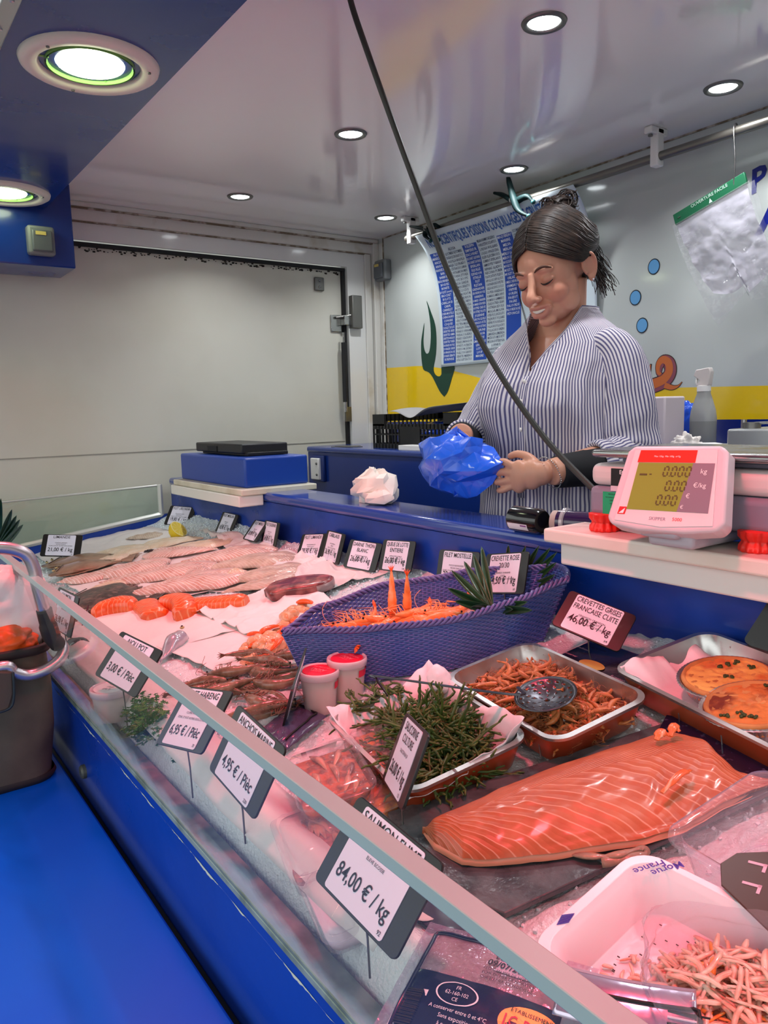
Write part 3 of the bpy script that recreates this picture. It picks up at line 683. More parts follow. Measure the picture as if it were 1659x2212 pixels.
for k, (m, l, wl, dy_) in enumerate(((film2, .205, .98, 0), (film, .245, 1.08, -.006), (film, .26, 1.14, .006))):
    def bg(u, v, l=l, wl=wl, dy_=dy_, k=k):
        x = Wd * (.5 + (u - .5) * wl * (1 - .12 * v)) + .035 * v * v
        z = -.012 - l * v * (1 + .10 * math.sin(u * 5 + k)) - (.03 * v if u > .5 else 0)
        y = dy_ + .010 * nz(u * 3, v * 4, k * 3.1, 1.0, 4) * min(1, v * 3)
        return (x, y, z)
    MB().grid(bg, 40, 40).build('bag_layer', m, t, sharp=0, T=TB)
# hanging cable
cm = M('cable_rubber', rgb(52, 52, 48), .45)
cp = [((757, 0), .745), ((800, 130), .77), ((850, 270), .80), ((905, 420), .83), ((965, 580), .86), ((1030, 720), .89), ((1100, 840), .92), ((1180, 950), .95), ((1270, 1045), .965), ((1325, 1092), .97), ((1420, 1142), .985), ((1480, 1158), 1.0), ((1560, 1168), .99), ((1625, 1150), 1.0), ((1700, 1120), 1.01)]
P = [aty(p[0], p[1], Y) for p, Y in cp]
P = [Vector((P[0].x + .01, .735, ZC - .001))] + P
BT = -.183
P = [Vector((p.x, p.y, max(p.z, BT + .0065))) for p in P]
o = MB().tube(catmull(P, 8), .0050, 10).build('hanging_cable', cm, sharp=0)
tag(o, 'black power cable hanging from the ceiling in front of the woman to the scale', 'cable')
o = MB().box(.022, .03, .012, (P[0].x, .735, ZC - .006)).build('cable_clip', whitep, bevel=.003); tag(o, 'little white clip holding the black cable to the ceiling', 'clip')
# ================================================================== price signs
slate = M('sign_black', rgb(26, 27, 27), .32, var=(45, rgb(44, 46, 44), .62, .75), bump=(50, .15, .0006))
lab = M('sign_label', rgb(226, 226, 240), .35); labw = M('sign_label_worn', rgb(222, 224, 238), .4, var=(30, rgb(170, 180, 200), .6, .75))
inkm = M('sign_ink', rgb(26, 26, 34), .5)
SIGNS = [
 ('limande', (-2.409, .520, -.375), (69.8, -38.4, 6.3), .113, .075, ['LIMANDE'], ['LIMANDA LIMANDA', 'PECHE CHALUT', 'ZONE .27.VII ET AUTRES SOUS-ZONES'], '21,00 € / kg', '56', 'black price sign for LIMANDE at the far left corner of the ice'),
 ('lieu', (-2.486, .920, -.334), (30.3, -33, 2.5), .109, .072, ['FILET LIEU NOIR'], ['POLLACHIUS VIRENS', 'PECHE CHALUT', 'ZONE .27.VII ET AUTRES SOUS-ZONES'], '19,80 € / kg', '15', 'price sign FILET LIEU NOIR in the farthest corner behind the lemon'),
 ('merlan', (-2.128, .930, -.325), (1.1, -27.5, .2), .108, .070, ['FILET MERLAN'], ['MERLANGIUS', 'CHALUT', 'ZONE .27.VII SOUS-ZONES'], '18,90 € / kg', '31', 'price sign FILET MERLAN below the white board of the blue box'),
 ('merlu', (-1.922, .925, -.322), (-6.7, -39.1, -2.6), .104, .065, ['FILET MERLU'], ['MERLUCCIUS', 'CHALUT', 'ZONE .27.VII SOUS-ZONES'], '26,90 € / kg', '40', 'price sign FILET MERLU tilted far back, left of its tall neighbour'),
 ('julienne', (-1.833, .925, -.321), (-6.7, -14.8, -1.9), .108, .070, ['FILET JULIENNE'], ['MOLVA MOLVA', 'CHALUT', 'ZONE .27.VII SOUS-ZONES'], '24,80 € / kg', '22', 'price sign FILET JULIENNE standing upright at the back of the ice'),
 ('flimande', (-1.621, .930, -.328), (4, -27.3, -7.9), .105, .067, ['FILET LIMANDE'], ['MICROSTOMUS KITT', 'PECHE CHALUT', 'ZONE .27.VII ET AUTRES SOUS-ZONES'], '28,90 € / kg', '19', 'price sign FILET LIMANDE at the back, first of the row of four'),
 ('cabillaud', (-1.513, .925, -.314), (-9.7, -17.7, -1.8), .109, .072, ['CABILLAUD'], ['GADUS MORHUA', 'CHALUT', 'ZONE .27.VII SOUS-ZONES'], '26,90 € / kg', '12', 'stained price sign CABILLAUD between FILET LIMANDE and DARNE THON'),
 ('darne', (-1.389, .925, -.317), (9.1, -24.2, 0), .104, .065, ['DARNE THON', 'BLANC'], ['THUNNUS ALALUNGA', 'PECHE LIGNE', 'ZONE .27.VII ET AUTRES'], '26,00 € / kg', '77', 'price sign DARNE THON BLANC behind the red tuna slice'),
 ('lotte', (-1.260, .925, -.300), (2.6, -19, -4.3), .104, .066, ['QUEUE DE LOTTE', 'ENTIERE'], ['LOPHIUS PISCATORIUS', 'PECHE CHALUT', 'ZONE .27.VII ET AUTRES SOUS-ZONES'], '26,00 € / kg', '138', 'price sign QUEUE DE LOTTE ENTIERE left of the woven basket'),
 ('mostelle', (-1.075, .930, -.300), (8, -16, -3), .100, .070, ['FILET MOSTELLE'], ['PHYCIS BLENNOIDES', 'PECHE CHALUT', 'ZONE .27.VII ET AUTRES SOUS-ZONES'], '22,00 € / kg', '', 'price sign FILET MOSTELLE half hidden behind the basket rim'),
 ('rose', (-.903, .885, -.274), (-6.2, -20.4, -11.2), .107, .070, ['CREVETTE ROSE', '20/30'], ['PENAEUS VANNAMEI', 'CUITE', 'ELEVEE EN EQUATEUR OU AUTRE'], '24,50 € / kg', '68', 'price sign CREVETTE ROSE stuck among palm leaves in the basket'),
 ('grises', (-.698, .860, -.307), (37.7, -45.9, 22.9), .102, .065, ['CREVETTES GRISES', 'FRANCAISE CUITE'], ['CRANGON CRANGON', 'PECHE CHALUT', 'ZONE .27.VII ET AUTRES SOUS-ZONES'], '46,00 € / kg', '64', 'price sign CREVETTES GRISES tilted between the basket and the pie tray'),
 ('salicorne', (-.608, .450, -.360), (-30.1, -23.8, -11.8), .113, .077, ['SALICORNE', 'CULTURE'], ['SALICORNIA SP'], '26,00 € / kg', '125', 'price sign SALICORNE CULTURE standing before the green samphire tray'),
 ('saumon', (-.490, .330, -.380), (5.3, -36, 6.7), .116, .080, ['SAUMON FUME'], ['SALMO SALAR', 'ELEVE ECOSSE'], '84,00 € / kg', '92', 'largest price sign, SAUMON FUME, behind the front glass'),
 ('anchois', (-.737, .330, -.373), (4.1, -27, 7.8), .114, .080, ['ANCHOIS MARINE'], ['AROMATISE'], '4,95 € / Pièc', '220', 'price sign ANCHOIS MARINE beside the clear tubs at the front glass'),
 ('hareng', (-.887, .330, -.375), (-.5, -41.7, -14), .115, .081, ['FILET HARENG', 'FUME'], ['CLUPEA HARENGUS', 'ZONE .27.VII ET AUTRES SOUS-ZONES'], '6,95 € / Pièc', '70', 'price sign FILET HARENG FUME behind the parsley'),
 ('aioli', (-1.150, .330, -.372), (19, -38.1, 7.9), .114, .077, ['AIOLI POT'], [], '3,00 € / Pièc', '', 'price sign AIOLI POT behind the white lidded tub'),
 ('pave', (-1.549, .330, -.372), (6.1, -16.4, .9), .114, .080, ['SAUMON'], ['SALMO SALAR', 'ELEVE ECOSSE'], '36,90 € / kg', '60', 'price sign at 36,90 for SAUMON beside the bag handle'),
]
def sign(key, loc_, ang, w, h, title, small, price, num, label):
    yaw, lean, roll = [math.radians(a) for a in ang]
    T = Matrix.Translation(loc_) @ Matrix.Rotation(yaw, 4, 'Z') @ Matrix.Rotation(lean, 4, 'X') @ Matrix.Rotation(roll, 4, 'Y')
    t = thing('price_sign', label, 'price sign', T=T, group='slate price signs in the ice')
    MB().prism(rrect(w, h, .006), -.0015, .0015, T=TXZ).build('backing', slate, t, smooth=False, bevel=.0006)
    lw, lh = w * .70, h * .93; cx = -w * .02
    q = MB().prism(rrect(lw, lh, .003, cx=cx), .0016, .0022, T=TXZ); q.build('label', labw if key in ('cabillaud', 'merlu', 'lotte') else lab, t, smooth=False)
    q = MB(); Y0 = h / 2 * .93; fw = lw * .93
    def tx(s, size, z, al='CENTER', x=cx, mw=fw, bold=.004): text_to(q, s, size, Matrix.Translation((x, -.0027, z)) @ TXZ, align=al, maxw=mw, sx=.92, bold=bold, res=3)
    z = Y0 - .0112
    for s in title: tx(s, .0124, z); z -= .0122
    z = min(z + .002, Y0 - .028) if len(small) > 2 or len(title) > 1 else z - .004
    st = .0052 if len(small) > 2 else .0068
    for s in small: tx(s, .0042 if len(small) > 1 else .0055, z, bold=.0); z -= st
    zp = -h / 2 + .0165
    tx(price, .0180, zp, bold=.008, mw=lw * .88); 
    if num: tx(num, .0052, -h / 2 + .0055, 'RIGHT', cx + lw / 2 * .93, mw=.03)
    q.fixn = False
    q.build('lettering', inkm, t, smooth=False)
    # wire stem down into the ice
    b = T @ Vector((0, .002, -h * .30)); zi = icez(b.y) - .012 + .026 * math.exp(-((b.y - .35) / .026) ** 2)
    e = Vector((b.x, b.y + .004, min(zi, b.z - .03)))
    Ti = T.inverted()
    MB().tube([Ti @ b, Ti @ ((b + e) / 2 + Vector((0, .001, 0))), Ti @ e], .0011, 6).build('stem', darksteel, t)
    return t
for s in SIGNS: sign(*s)
# signs seen almost edge on
def edge_sign(pt, pb, Y, lab_, title, price, dv=6):
    a, b = aty(*pt, Y), aty(*pb, Y); c = (a + b) / 2
    d = Vector(ray((pt[0] + pb[0]) / 2, (pt[1] + pb[1]) / 2)); az = math.atan2(d.y, d.x)
    up = (a - b).normalized(); wx = Vector((math.cos(az + math.radians(dv)), math.sin(az + math.radians(dv)), 0)); wx = (wx - up * wx.dot(up)).normalized()
    ny = up.cross(wx)
    T = basis(c, wx, ny, up)
    yaw = math.atan2(wx.y, wx.x); h = .078
    t = thing('price_sign', lab_, 'price sign', T=T, group='slate price signs in the ice')
    MB().prism(rrect(.10, h, .006), -.0015, .0015, T=TXZ).build('backing', slate, t, smooth=False)
    MB().prism(rrect(.07, h * .92, .003), .0016, .0022, T=TXZ).build('label', lab, t, smooth=False)
    q = MB(); q.fixn = False
    text_to(q, title, .011, Matrix.Translation((0, -.0027, .022)) @ TXZ, maxw=.062); text_to(q, price, .014, Matrix.Translation((0, -.0027, -.02)) @ TXZ, maxw=.062); q.build('lettering', inkm, t, smooth=False)
    e = Vector((b.x, b.y, icez(b.y) - .02)); Ti = T.inverted()
    MB().tube([Ti @ (b * .9 + a * .1), Ti @ e], .0011, 6).build('stem', darksteel, t)
edge_sign((655, 1408), (618, 1562), .50, 'price sign seen edge on between the raw prawns and the red lidded tubs', 'CREVETTE', '29,90 € / kg', -9)
edge_sign((189, 1300), (165, 1424), .40, 'narrow price sign seen edge on beside the dark flatfish', 'TURBOT', '38,00 € / kg', -7)
p = aty(1662, 1368, .93)
# ================================================================== papers, fish and fillets on the ice
def chev(name, base, base2, line, freq, slope, width=.18, dist=.6, uv=False, rough=.3, v0=0.0, lmix=.8, sss=.15, nscale=30, mott=40, up=1.0):
    m = bpy.data.materials.new(name); m.use_nodes = True; nt = m.node_tree; b = nt.nodes['Principled BSDF']
    tc = nt.nodes.new('ShaderNodeTexCoord'); sp = nt.nodes.new('ShaderNodeSeparateXYZ'); nt.links.new(tc.outputs['UV' if uv else 'Object'], sp.inputs[0])
    no = nt.nodes.new('ShaderNodeTexNoise'); no.inputs['Scale'].default_value = nscale; no.inputs['Detail'].default_value = 3; nt.links.new(tc.outputs['Object'], no.inputs['Vector'])
    dv = mth(nt, 'SUBTRACT', sp.outputs['Y'], v0)
    av = mth(nt, 'ABSOLUTE', dv)
    if up != 1.0: av = mth(nt, 'ADD', av, mth(nt, 'MULTIPLY', mth(nt, 'MAXIMUM', dv, 0.0), up - 1.0))
    ph = mth(nt, 'MULTIPLY', mth(nt, 'ADD', sp.outputs['X'], mth(nt, 'MULTIPLY', av, slope)), freq)
    ph = mth(nt, 'ADD', ph, mth(nt, 'MULTIPLY', no.outputs['Fac'], dist))
    fr = mth(nt, 'FRACT', ph)
    tri = mth(nt, 'ABSOLUTE', mth(nt, 'SUBTRACT', mth(nt, 'MULTIPLY', fr, 2.0), 1.0))
    r = nt.nodes.new('ShaderNodeMapRange'); r.interpolation_type = 'SMOOTHSTEP'; nt.links.new(tri, r.inputs[0])
    r.inputs[1].default_value = 1 - width * 2; r.inputs[2].default_value = 1.0; r.inputs[3].default_value = 0; r.inputs[4].default_value = lmix
    n2 = nt.nodes.new('ShaderNodeTexNoise'); n2.inputs['Scale'].default_value = mott; n2.inputs['Detail'].default_value = 4; nt.links.new(tc.outputs['Object'], n2.inputs['Vector'])
    c0 = nt.nodes.new('ShaderNodeValToRGB'); nt.links.new(n2.outputs['Fac'], c0.inputs[0])
    c0.color_ramp.elements[0].position = .38; c0.color_ramp.elements[0].color = (*base, 1); c0.color_ramp.elements[1].position = .66; c0.color_ramp.elements[1].color = (*base2, 1)
    mx = nt.nodes.new('ShaderNodeMix'); mx.data_type = 'RGBA'; nt.links.new(r.outputs[0], mx.inputs[0]); nt.links.new(c0.outputs[0], mx.inputs[6]); mx.inputs[7].default_value = (*line, 1)
    nt.links.new(mx.outputs[2], b.inputs['Base Color']); b.inputs['Roughness'].default_value = rough; b.inputs['Coat Weight'].default_value = .3; b.inputs['Coat Roughness'].default_value = .15
    b.inputs['Subsurface Weight'].default_value = sss; b.inputs['Subsurface Radius'].default_value = (.01, .004, .003); b.inputs['Subsurface Scale'].default_value = 1
    bp = nt.nodes.new('ShaderNodeBump'); bp.inputs['Strength'].default_value = .35; bp.inputs['Distance'].default_value = .0012
    nt.links.new(mth(nt, 'ADD', tri, n2.outputs['Fac']), bp.inputs['Height']); nt.links.new(bp.outputs[0], b.inputs['Normal'])
    return m
paper = M('butcher_paper', rgb(236, 232, 228), .55, bump=(14, .5, .006), sss=0.0)
paperw = M('wet_paper', rgb(222, 216, 212), .4, bump=(20, .6, .006))
def sheet_px(name, label, quad, dz=.004, amp=.006, fr=7, n=50, m=paper, seed=0, ragged=.02, cat='paper', group='white papers under the fish'):
    """a crumpled sheet lying on the ice between four measured corners"""
    Q = [ice(*p) for p in quad]; c = sum(Q, Vector()) / 4
    def f(u, v):
        uu = u + ragged * nz(v * 3, seed, 7) * (1 if .02 < u < .98 else 1.5); vv = v + ragged * nz(u * 3, seed, 3)
        p = (Q[0] * (1 - uu) + Q[1] * uu) * (1 - vv) + (Q[3] * (1 - uu) + Q[2] * uu) * vv
        w = abs(nz(p.x, p.y, seed, fr, 4)) ; r = 1 - abs(nz(p.x + 4, p.y, seed + 3, fr * 1.7, 2)) * 2
        z = icez(p.y) + dz + amp * (1.3 * w + .9 * max(0, r) ** 3) + .010 * nz(p.x, p.y, 1, 3.2)
        return (p.x - c.x, p.y - c.y, z - c.z)
    o = MB().grid(f, n, n).build(name, m, sharp=0, solid=.0006); o.location = c
    return tag(o, label, cat, group)
sheet_px('white_paper', 'wide wet white paper under the pale fillets at the far end', [(60, 1185), (330, 1135), (640, 1262), (200, 1310)], .001, .004, 5, 80, paperw, 1)
sheet_px('white_paper', 'white paper between the fillets and the back row of price signs', [(430, 1150), (640, 1190), (905, 1235), (640, 1290)], .005, .010, 6, 80, paperw, 2)
sheet_px('white_paper', 'smooth white paper in front of the salmon portions', [(150, 1345), (330, 1310), (640, 1330), (330, 1420)], .004, .004, 4, 50, paper, 4)
sheet_px('white_paper', 'crumpled white paper left of the basket, below the tuna slice', [(420, 1330), (600, 1270), (760, 1310), (560, 1390)], .006, .009, 7, 60, paper, 5)
sheet_px('white_paper', 'white paper beneath the scallops', [(330, 1400), (560, 1345), (670, 1440), (480, 1470)], .003, .004, 5, 40, paper, 6)

ft = chev('fillet_tan', rgb(214, 186, 154), rgb(226, 206, 184), rgb(238, 224, 208), 160, 1.0, .2, 1.2, rough=.3, lmix=.35)
fp = chev('fillet_pink', rgb(200, 150, 134), rgb(220, 186, 172), rgb(246, 234, 228), 95, 1.2, .20, .9, rough=.28, lmix=.8)
fg = chev('fillet_grey', rgb(182, 156, 136), rgb(206, 184, 166), rgb(226, 212, 202), 120, 1.0, .2, 1.0, rough=.3, lmix=.4)
def fillet(a, b, w, t, m, name, label, cat='fillet', group='white fish fillets', bend=0, dz=.004, head=.32, seed=0, T=None, L=None, vein=True):
    w *= 1.5 if w > .02 else 1; t *= 1.25
    if T is None:
        A, B = ice(*a), ice(*b); L = (B - A).length; rz = math.atan2(B.y - A.y, B.x - A.x); T = onslope((A + B) / 2, rz, dz)
    def sec(s):
        wd = w * .5 * (math.sin(PI * min(1, max(0, s)) ** .62)) ** .55 * (1.0 - .55 * s ** 2) + .0015
        return wd * (1 + .16 * nz(s * 4, seed, 1))
    def f(u, v):
        s = u; wd = sec(s); y = (v * 2 - 1); off = bend * L * math.sin(PI * s) + .06 * w * math.sin(s * 7 + seed)
        h = t * (math.sin(PI * min(1, s * 1.02 + .02)) ** .5) * (1 - .4 * s) * max(0, 1 - abs(y) ** 2.6) ** .7
        h += .0022 * nz(s * 9, y * 2, seed, 1, 3) - (.0022 * math.exp(-(y / .10) ** 2) if vein else 0)
        return ((s - .5) * L, y * wd + off, max(h, 0) + .0006)
    o = MB().grid(f, 56, 18).build(name, m, sharp=0, solid=0.0012); o.matrix_world = T
    return tag(o, label, cat, group)
FI = [((330, 1190), (205, 1200), .075, .013, ft, 'tan fillet lying just right of the LIMANDE sign'),
      ((305, 1186), (440, 1168), .060, .012, ft, 'tan fillet in front of the lemon half'),
      ((352, 1163), (272, 1170), .030, .012, fg, 'small brownish fillet left of the lemon half'),
      ((505, 1176), (350, 1196), .060, .012, ft, 'slim tan fillet reaching right towards the back signs'),
      ((315, 1208), (470, 1194), .060, .014, fp, 'short pinkish fillet beside the black scrap of skin'),
      ((600, 1196), (382, 1222), .085, .018, fp, 'large pale pink fillet farthest back in the big pile'),
      ((365, 1224), (182, 1250), .080, .018, fp, 'pink fillet with zigzag muscle lines, left of the pile'),
      ((280, 1208), (200, 1222), .045, .010, ft, 'thin curled fillet beside the two brown flatfish'),
      ((640, 1212), (430, 1240), .075, .017, fg, 'long greyish fillet on the right of the pile'),
      ((470, 1232), (215, 1268), .078, .018, fp, 'long pink fillet in the middle of the pile'),
      ((235, 1250), (122, 1264), .050, .013, fp, 'pink fillet touching the front corner near the bag handle'),
      ((655, 1232), (470, 1268), .070, .015, fg, 'pale thin fillet ending beside the tuna slice'),
      ((540, 1248), (268, 1292), .090, .020, fp, 'nearest long pink fillet beside the dark flatfish'),
      ((270, 1276), (190, 1284), .050, .014, ft, 'stubby pale fillet lying on the dark flatfish'),
      ((640, 1252), (480, 1292), .050, .010, fg, 'slim fillet with dark skin edge above the salmon portions'),
      ((415, 1246), (470, 1262), .040, .012, fp, 'small blunt piece of fillet lying over the others'),
      ((528, 1248), (488, 1262), .030, .012, ft, 'smallest white fillet piece on top of the pile')]
for k, (a, b, w, t_, m, lb) in enumerate(FI):
    fillet(a, b, w, t_, m, 'fish_fillet', lb, seed=k * 1.7, bend=.03 * math.sin(k * 2.3), dz=.005 + (.010 if k >= 15 else .0012 * (k % 5)))
o = fillet((315, 1206), (340, 1202), .016, .004, M('black_skin', rgb(30, 26, 30), .3), 'skin_scrap', 'black scrap of fish skin among the pale fillets', 'fish scrap', None, dz=.018, L=None)
# whole brown flatfish
bro = M('flatfish_brown', rgb(128, 98, 76), .3, var=(30, rgb(154, 124, 100), .4, .65), coat=.3, bump=(120, .3, .001))
eye = M('fish_eye', rgb(10, 10, 12), .08); eyer = M('eye_ring', rgb(190, 170, 120), .3)
def whole_fish(a, b, w, t, m, label, name='flatfish', group=None, belly=None, dz=.005, tail=.16, cat='fish', dark=None, fin=True, rx=0):
    A, B = ice(*a), ice(*b); L = (B - A).length; rz = math.atan2(B.y - A.y, B.x - A.x); T = onslope((A + B) / 2, rz, dz, rx=rx)
    r = thing(name, label, cat, T=T, group=group)
    prof = [(0, .10), (.06, .45), (.2, .85), (.38, 1.0), (.6, .75), (.8, .32), (.88, .16), (1, .12)]
    def f(u, v):
        x = (u * .90 - .5) * L; a_ = v * 2 * PI; wd = w / 2 * lerps(prof, u * .93); h = t / 2 * lerps([(0, .25), (.2, .9), (.45, 1), (.9, .2), (1, .12)], u)
        return (x, wd * math.cos(a_), h * math.sin(a_) + h * .95)
    q = MB(); R = [[Vector(f(i / 30, j / 20)) for j in range(20)] for i in range(31)]; q.rings(R, True, (True, True)); q.build('body', m, r, sharp=0)
    if fin:
        for sg in (-1, 1):
            MB().grid(lambda u, v: ((.12 + u * .68 - .5) * L, sg * (w / 2 * lerps(prof, .12 + u * .68) * .93 + v * w * .09 * (1 + .25 * math.sin(u * 60)) * math.sin(PI * u) ** .5), t * .30 - .002 * v), 60, 2).build('fin', dark or m, r, solid=.0008)
    MB().grid(lambda u, v: ((.385 + u * tail) * L, (v - .5) * w * (.16 + .5 * u) * (1 - .15 * math.cos(PI * (v * 2 - 1))), t * .2 + .001 * math.sin(v * 30)), 8, 14).build('tail', dark or m, r, solid=.001)
    for dy in ((-.10, .14) if fin else (.02,)):
        e = MB().ball((.0045, .0045, .003), ((-.5 + .085) * L, dy * w, t * (.72 if fin else .9)), 12, 8).build('eye', eyer, r, sharp=0)
        MB().ball(.0024, ((-.5 + .085) * L, dy * w, t * (.72 if fin else .9) + .0022), 10, 6).build('pupil', eye, e, sharp=0)
    if fin: MB().tube(catmull([((-.5 + .15) * L, -w * .3, t * .78), ((-.5 + .18) * L, 0, t * .99), ((-.5 + .15) * L, w * .28, t * .8)], 5), .0012, 5).build('gill', M('gill_dark', rgb(70, 50, 44), .4), r)
    return r
whole_fish((92, 1228), (300, 1203), .105, .020, bro, 'farther of the two brown flatfish below the LIMANDE sign', group='brown flatfish at the left end')
whole_fish((108, 1252), (285, 1216), .115, .022, bro, 'nearer of the two brown flatfish, head towards the bag handle', group='brown flatfish at the left end', dz=.010)
tb_ = M('turbot_dark', rgb(58, 46, 42), .35, var=(60, rgb(104, 84, 74), .45, .62), bump=(140, .8, .0015), coat=.2)
whole_fish((128, 1318), (345, 1300), .22, .028, tb_, 'broad dark speckled flatfish beside the salmon portions', tail=.12)
silv = M('silver_skin', rgb(186, 184, 192), .22, .35, var=(30, rgb(120, 122, 134), .5, .75), coat=.4)
whole_fish((407, 1384), (338, 1440), .036, .032, silv, 'silver herring lying behind the AIOLI POT sign', 'herring', dz=.003, fin=False, cat='fish')
whole_fish((150, 1402), (224, 1428), .038, .034, M('mackerel_dark', rgb(70, 66, 70), .25, .2, coat=.3), 'dark fish seen through the glass left of the AIOLI POT sign', 'mackerel', dz=.0, fin=False)
# lemon half
P_ = ice(388, 1166, .0)
t = thing('lemon_half', 'cut lemon half standing on the far fillets', 'lemon', T=basis((P_.x, P_.y, icez(P_.y) + .040), Vector((.68, -.3, .64)).normalized(), Vector((.4, .92, 0)).normalized(), Vector((.68, -.3, .64)).normalized().cross(Vector((.4, .92, 0)).normalized())))
t.matrix_world = Matrix.Translation((P_.x, P_.y, icez(P_.y) + .034)) @ Matrix.Rotation(math.radians(32), 4, 'Z') @ Matrix.Rotation(math.radians(48), 4, 'Y')
lsk = M('lemon_skin', rgb(226, 196, 40), .4, bump=(200, .4, .0006)); lfl = M('lemon_flesh', rgb(232, 206, 84), .25, sss=.2)
MB().lathe([(.0285, 0), (.029, -.004), (.027, -.014), (.020, -.026), (.010, -.034), (.004, -.039), (.001, -.040)], 32, cap=(False, True)).build('peel', lsk, t, sharp=0)
q = MB().lathe([(.0265, .0004), (.001, .0006)], 32, cap=(False, True)); q.build('flesh', lfl, t)
q = MB().lathe([(.0285, .0002), (.0285, .0012), (.0262, .0012), (.0262, .0002)], 32, cap=(False, False))
for k in range(9):
    a = k * 2 * PI / 9; q.add([Vector((math.cos(a + d) * r, math.sin(a + d) * r, .0014)) for r, d in ((.002, 0), (.026, -.03), (.026, .03))], [(0, 1, 2)])
q.build('pith', M('lemon_pith', rgb(240, 226, 160), .5), t)
# salmon portions
sal = chev('salmon_flesh', rgb(236, 92, 34), rgb(242, 112, 54), rgb(252, 170, 124), 95, .55, .13, .9, rough=.25, lmix=.8, sss=.2, nscale=22)
salsk = M('salmon_skin', rgb(120, 118, 124), .3, .3)
def portion(a, b, w, t, label, bend=0, arch=0, seed=0):
    A, B = ice(*a), ice(*b); L = (B - A).length; T = onslope((A + B) / 2, math.atan2(B.y - A.y, B.x - A.x), .004)
    r = thing('salmon_portion', label, 'salmon', T=T, group='raw salmon portions')
    n = 22; R = []
    for i in range(n + 1):
        s = i / n; x = (s - .5) * L; e = min(1, .62 + 1.6 * min(s, 1 - s) * 2); off = bend * math.sin(PI * s); zz = arch * math.sin(PI * s)
        ring = []
        for (yy, z2) in ((-.5, 0), (-.52, .3), (-.47, .8), (-.36, 1), (-.12, 1.06), (.12, 1.02), (.33, .86), (.48, .5), (.5, 0)):
            ring.append(Vector((x, yy * w * e + off, z2 * t * e ** .4 + zz + .0015 * nz(s * 5, yy * 3, seed))))
        R.append(ring)
    MB().rings(R, True, (True, True)).build('flesh', sal, r, bevel=.002, sharp=50)
    MB().grid(lambda u, v: ((u - .5) * L * .98, (v - .5) * w * .98 * min(1, .62 + 3.2 * min(u, 1 - u)) + bend * math.sin(PI * u), -.001 + arch * math.sin(PI * u)), 16, 4).build('skin', salsk, r, solid=.001)
    return r
portion((206, 1340), (300, 1322), .060, .030, 'raw salmon portion nearest the front glass', .018, .004, 1)
portion((318, 1318), (342, 1346), .060, .026, 'block of raw salmon, second from the left', 0, 0, 2)
portion((362, 1316), (402, 1344), .055, .030, 'bent raw salmon portion, third from the left', .02, .006, 3)
portion((406, 1322), (536, 1310), .052, .024, 'long raw salmon portion, farthest right of the four', 0, 0, 4)
# tuna slice
tun = M('tuna_flesh', rgb(104, 40, 42), .28, var=(34, rgb(176, 100, 94), .45, .66), coat=.4, bump=(40, .5, .003), sss=.1)
A = ice(650, 1284); t = thing('tuna_slice', 'dark red slice of tuna on white paper below the DARNE THON sign', 'tuna', T=onslope(A, math.radians(52), .008, s=.86))
pts = catmull([Vector(p) for p in ((-.085, -.01, 0), (-.07, .035, 0), (-.01, .052, 0), (.05, .04, 0), (.085, .012, 0), (.08, -.028, 0), (.04, -.046, 0), (-.02, -.045, 0), (-.06, -.052, 0), (-.085, -.01, 0))], 5)[:-1]
q = MB(); R = [[p * s + Vector((0, 0, z)) for p in pts] for s, z in ((.97, 0), (1, .006), (1, .018), (.97, .023), (.9, .0250), (.55, .0262), (.1, .0255))]
q.rings(R, True, (True, True)); q.build('flesh', tun, t, sharp=0)
MB().rings([[p * s + Vector((0, 0, z)) for p in pts[:30]] for s, z in ((1.0, .001), (1.012, .008), (1.006, .020))], False).build('skin', M('tuna_skin', rgb(150, 132, 130), .3, .2), t, solid=.002)
MB().tube(catmull([(-.05, -.006, .0235), (-.01, .010, .0235), (.05, 0, .0235)], 6), [.003] * 13, 6, flat=.3).build('bone_line', M('tuna_line', rgb(196, 150, 140), .4), t)
# scallops and coral
sca = M('scallop', rgb(206, 152, 104), .22, var=(50, rgb(232, 190, 150), .4, .62), coat=.5, sss=.25); cor = M('coral', rgb(238, 96, 30), .22, coat=.5, sss=.2)
sc0 = []
for k in range(4):
    random.seed(k + 3)
    q = MB().ball((.014, .011, .009), seg=18, ring=12); q.v = [tuple(Vector(p) * (1 + .16 * nz(p[0] * 80, p[1] * 80, k, 1))) for p in q.v]
    sc0.append(q.mesh('scallop', sca, True, 0))
cr0 = MB().tube(catmull([(-.016, 0, .004), (-.004, .006, .006), (.010, .003, .005), (.017, -.005, .003)], 4), [.002, .0045, .006, .0062, .006, .0058, .0055, .005, .0045, .004, .003, .0022, .001], 10, flat=.7).mesh('coral', cor, True, 0)
random.seed(11)
def scatter_in(px_poly_c, rx, ry, rot):
    a = random.random() * 2 * PI; r = math.sqrt(random.random()); x, y = rx * r * math.cos(a), ry * r * math.sin(a); return px_poly_c[0] + x * math.cos(rot) - y * math.sin(rot), px_poly_c[1] + x * math.sin(rot) + y * math.cos(rot)
heaps = [((575, 1408), (56, 34), -.3, 24, 'pale orange scallops heaped against the left tip of the basket'), ((640, 1350), (52, 22), -.9, 13, 'scallops in the upper heap between the paper and the basket')]
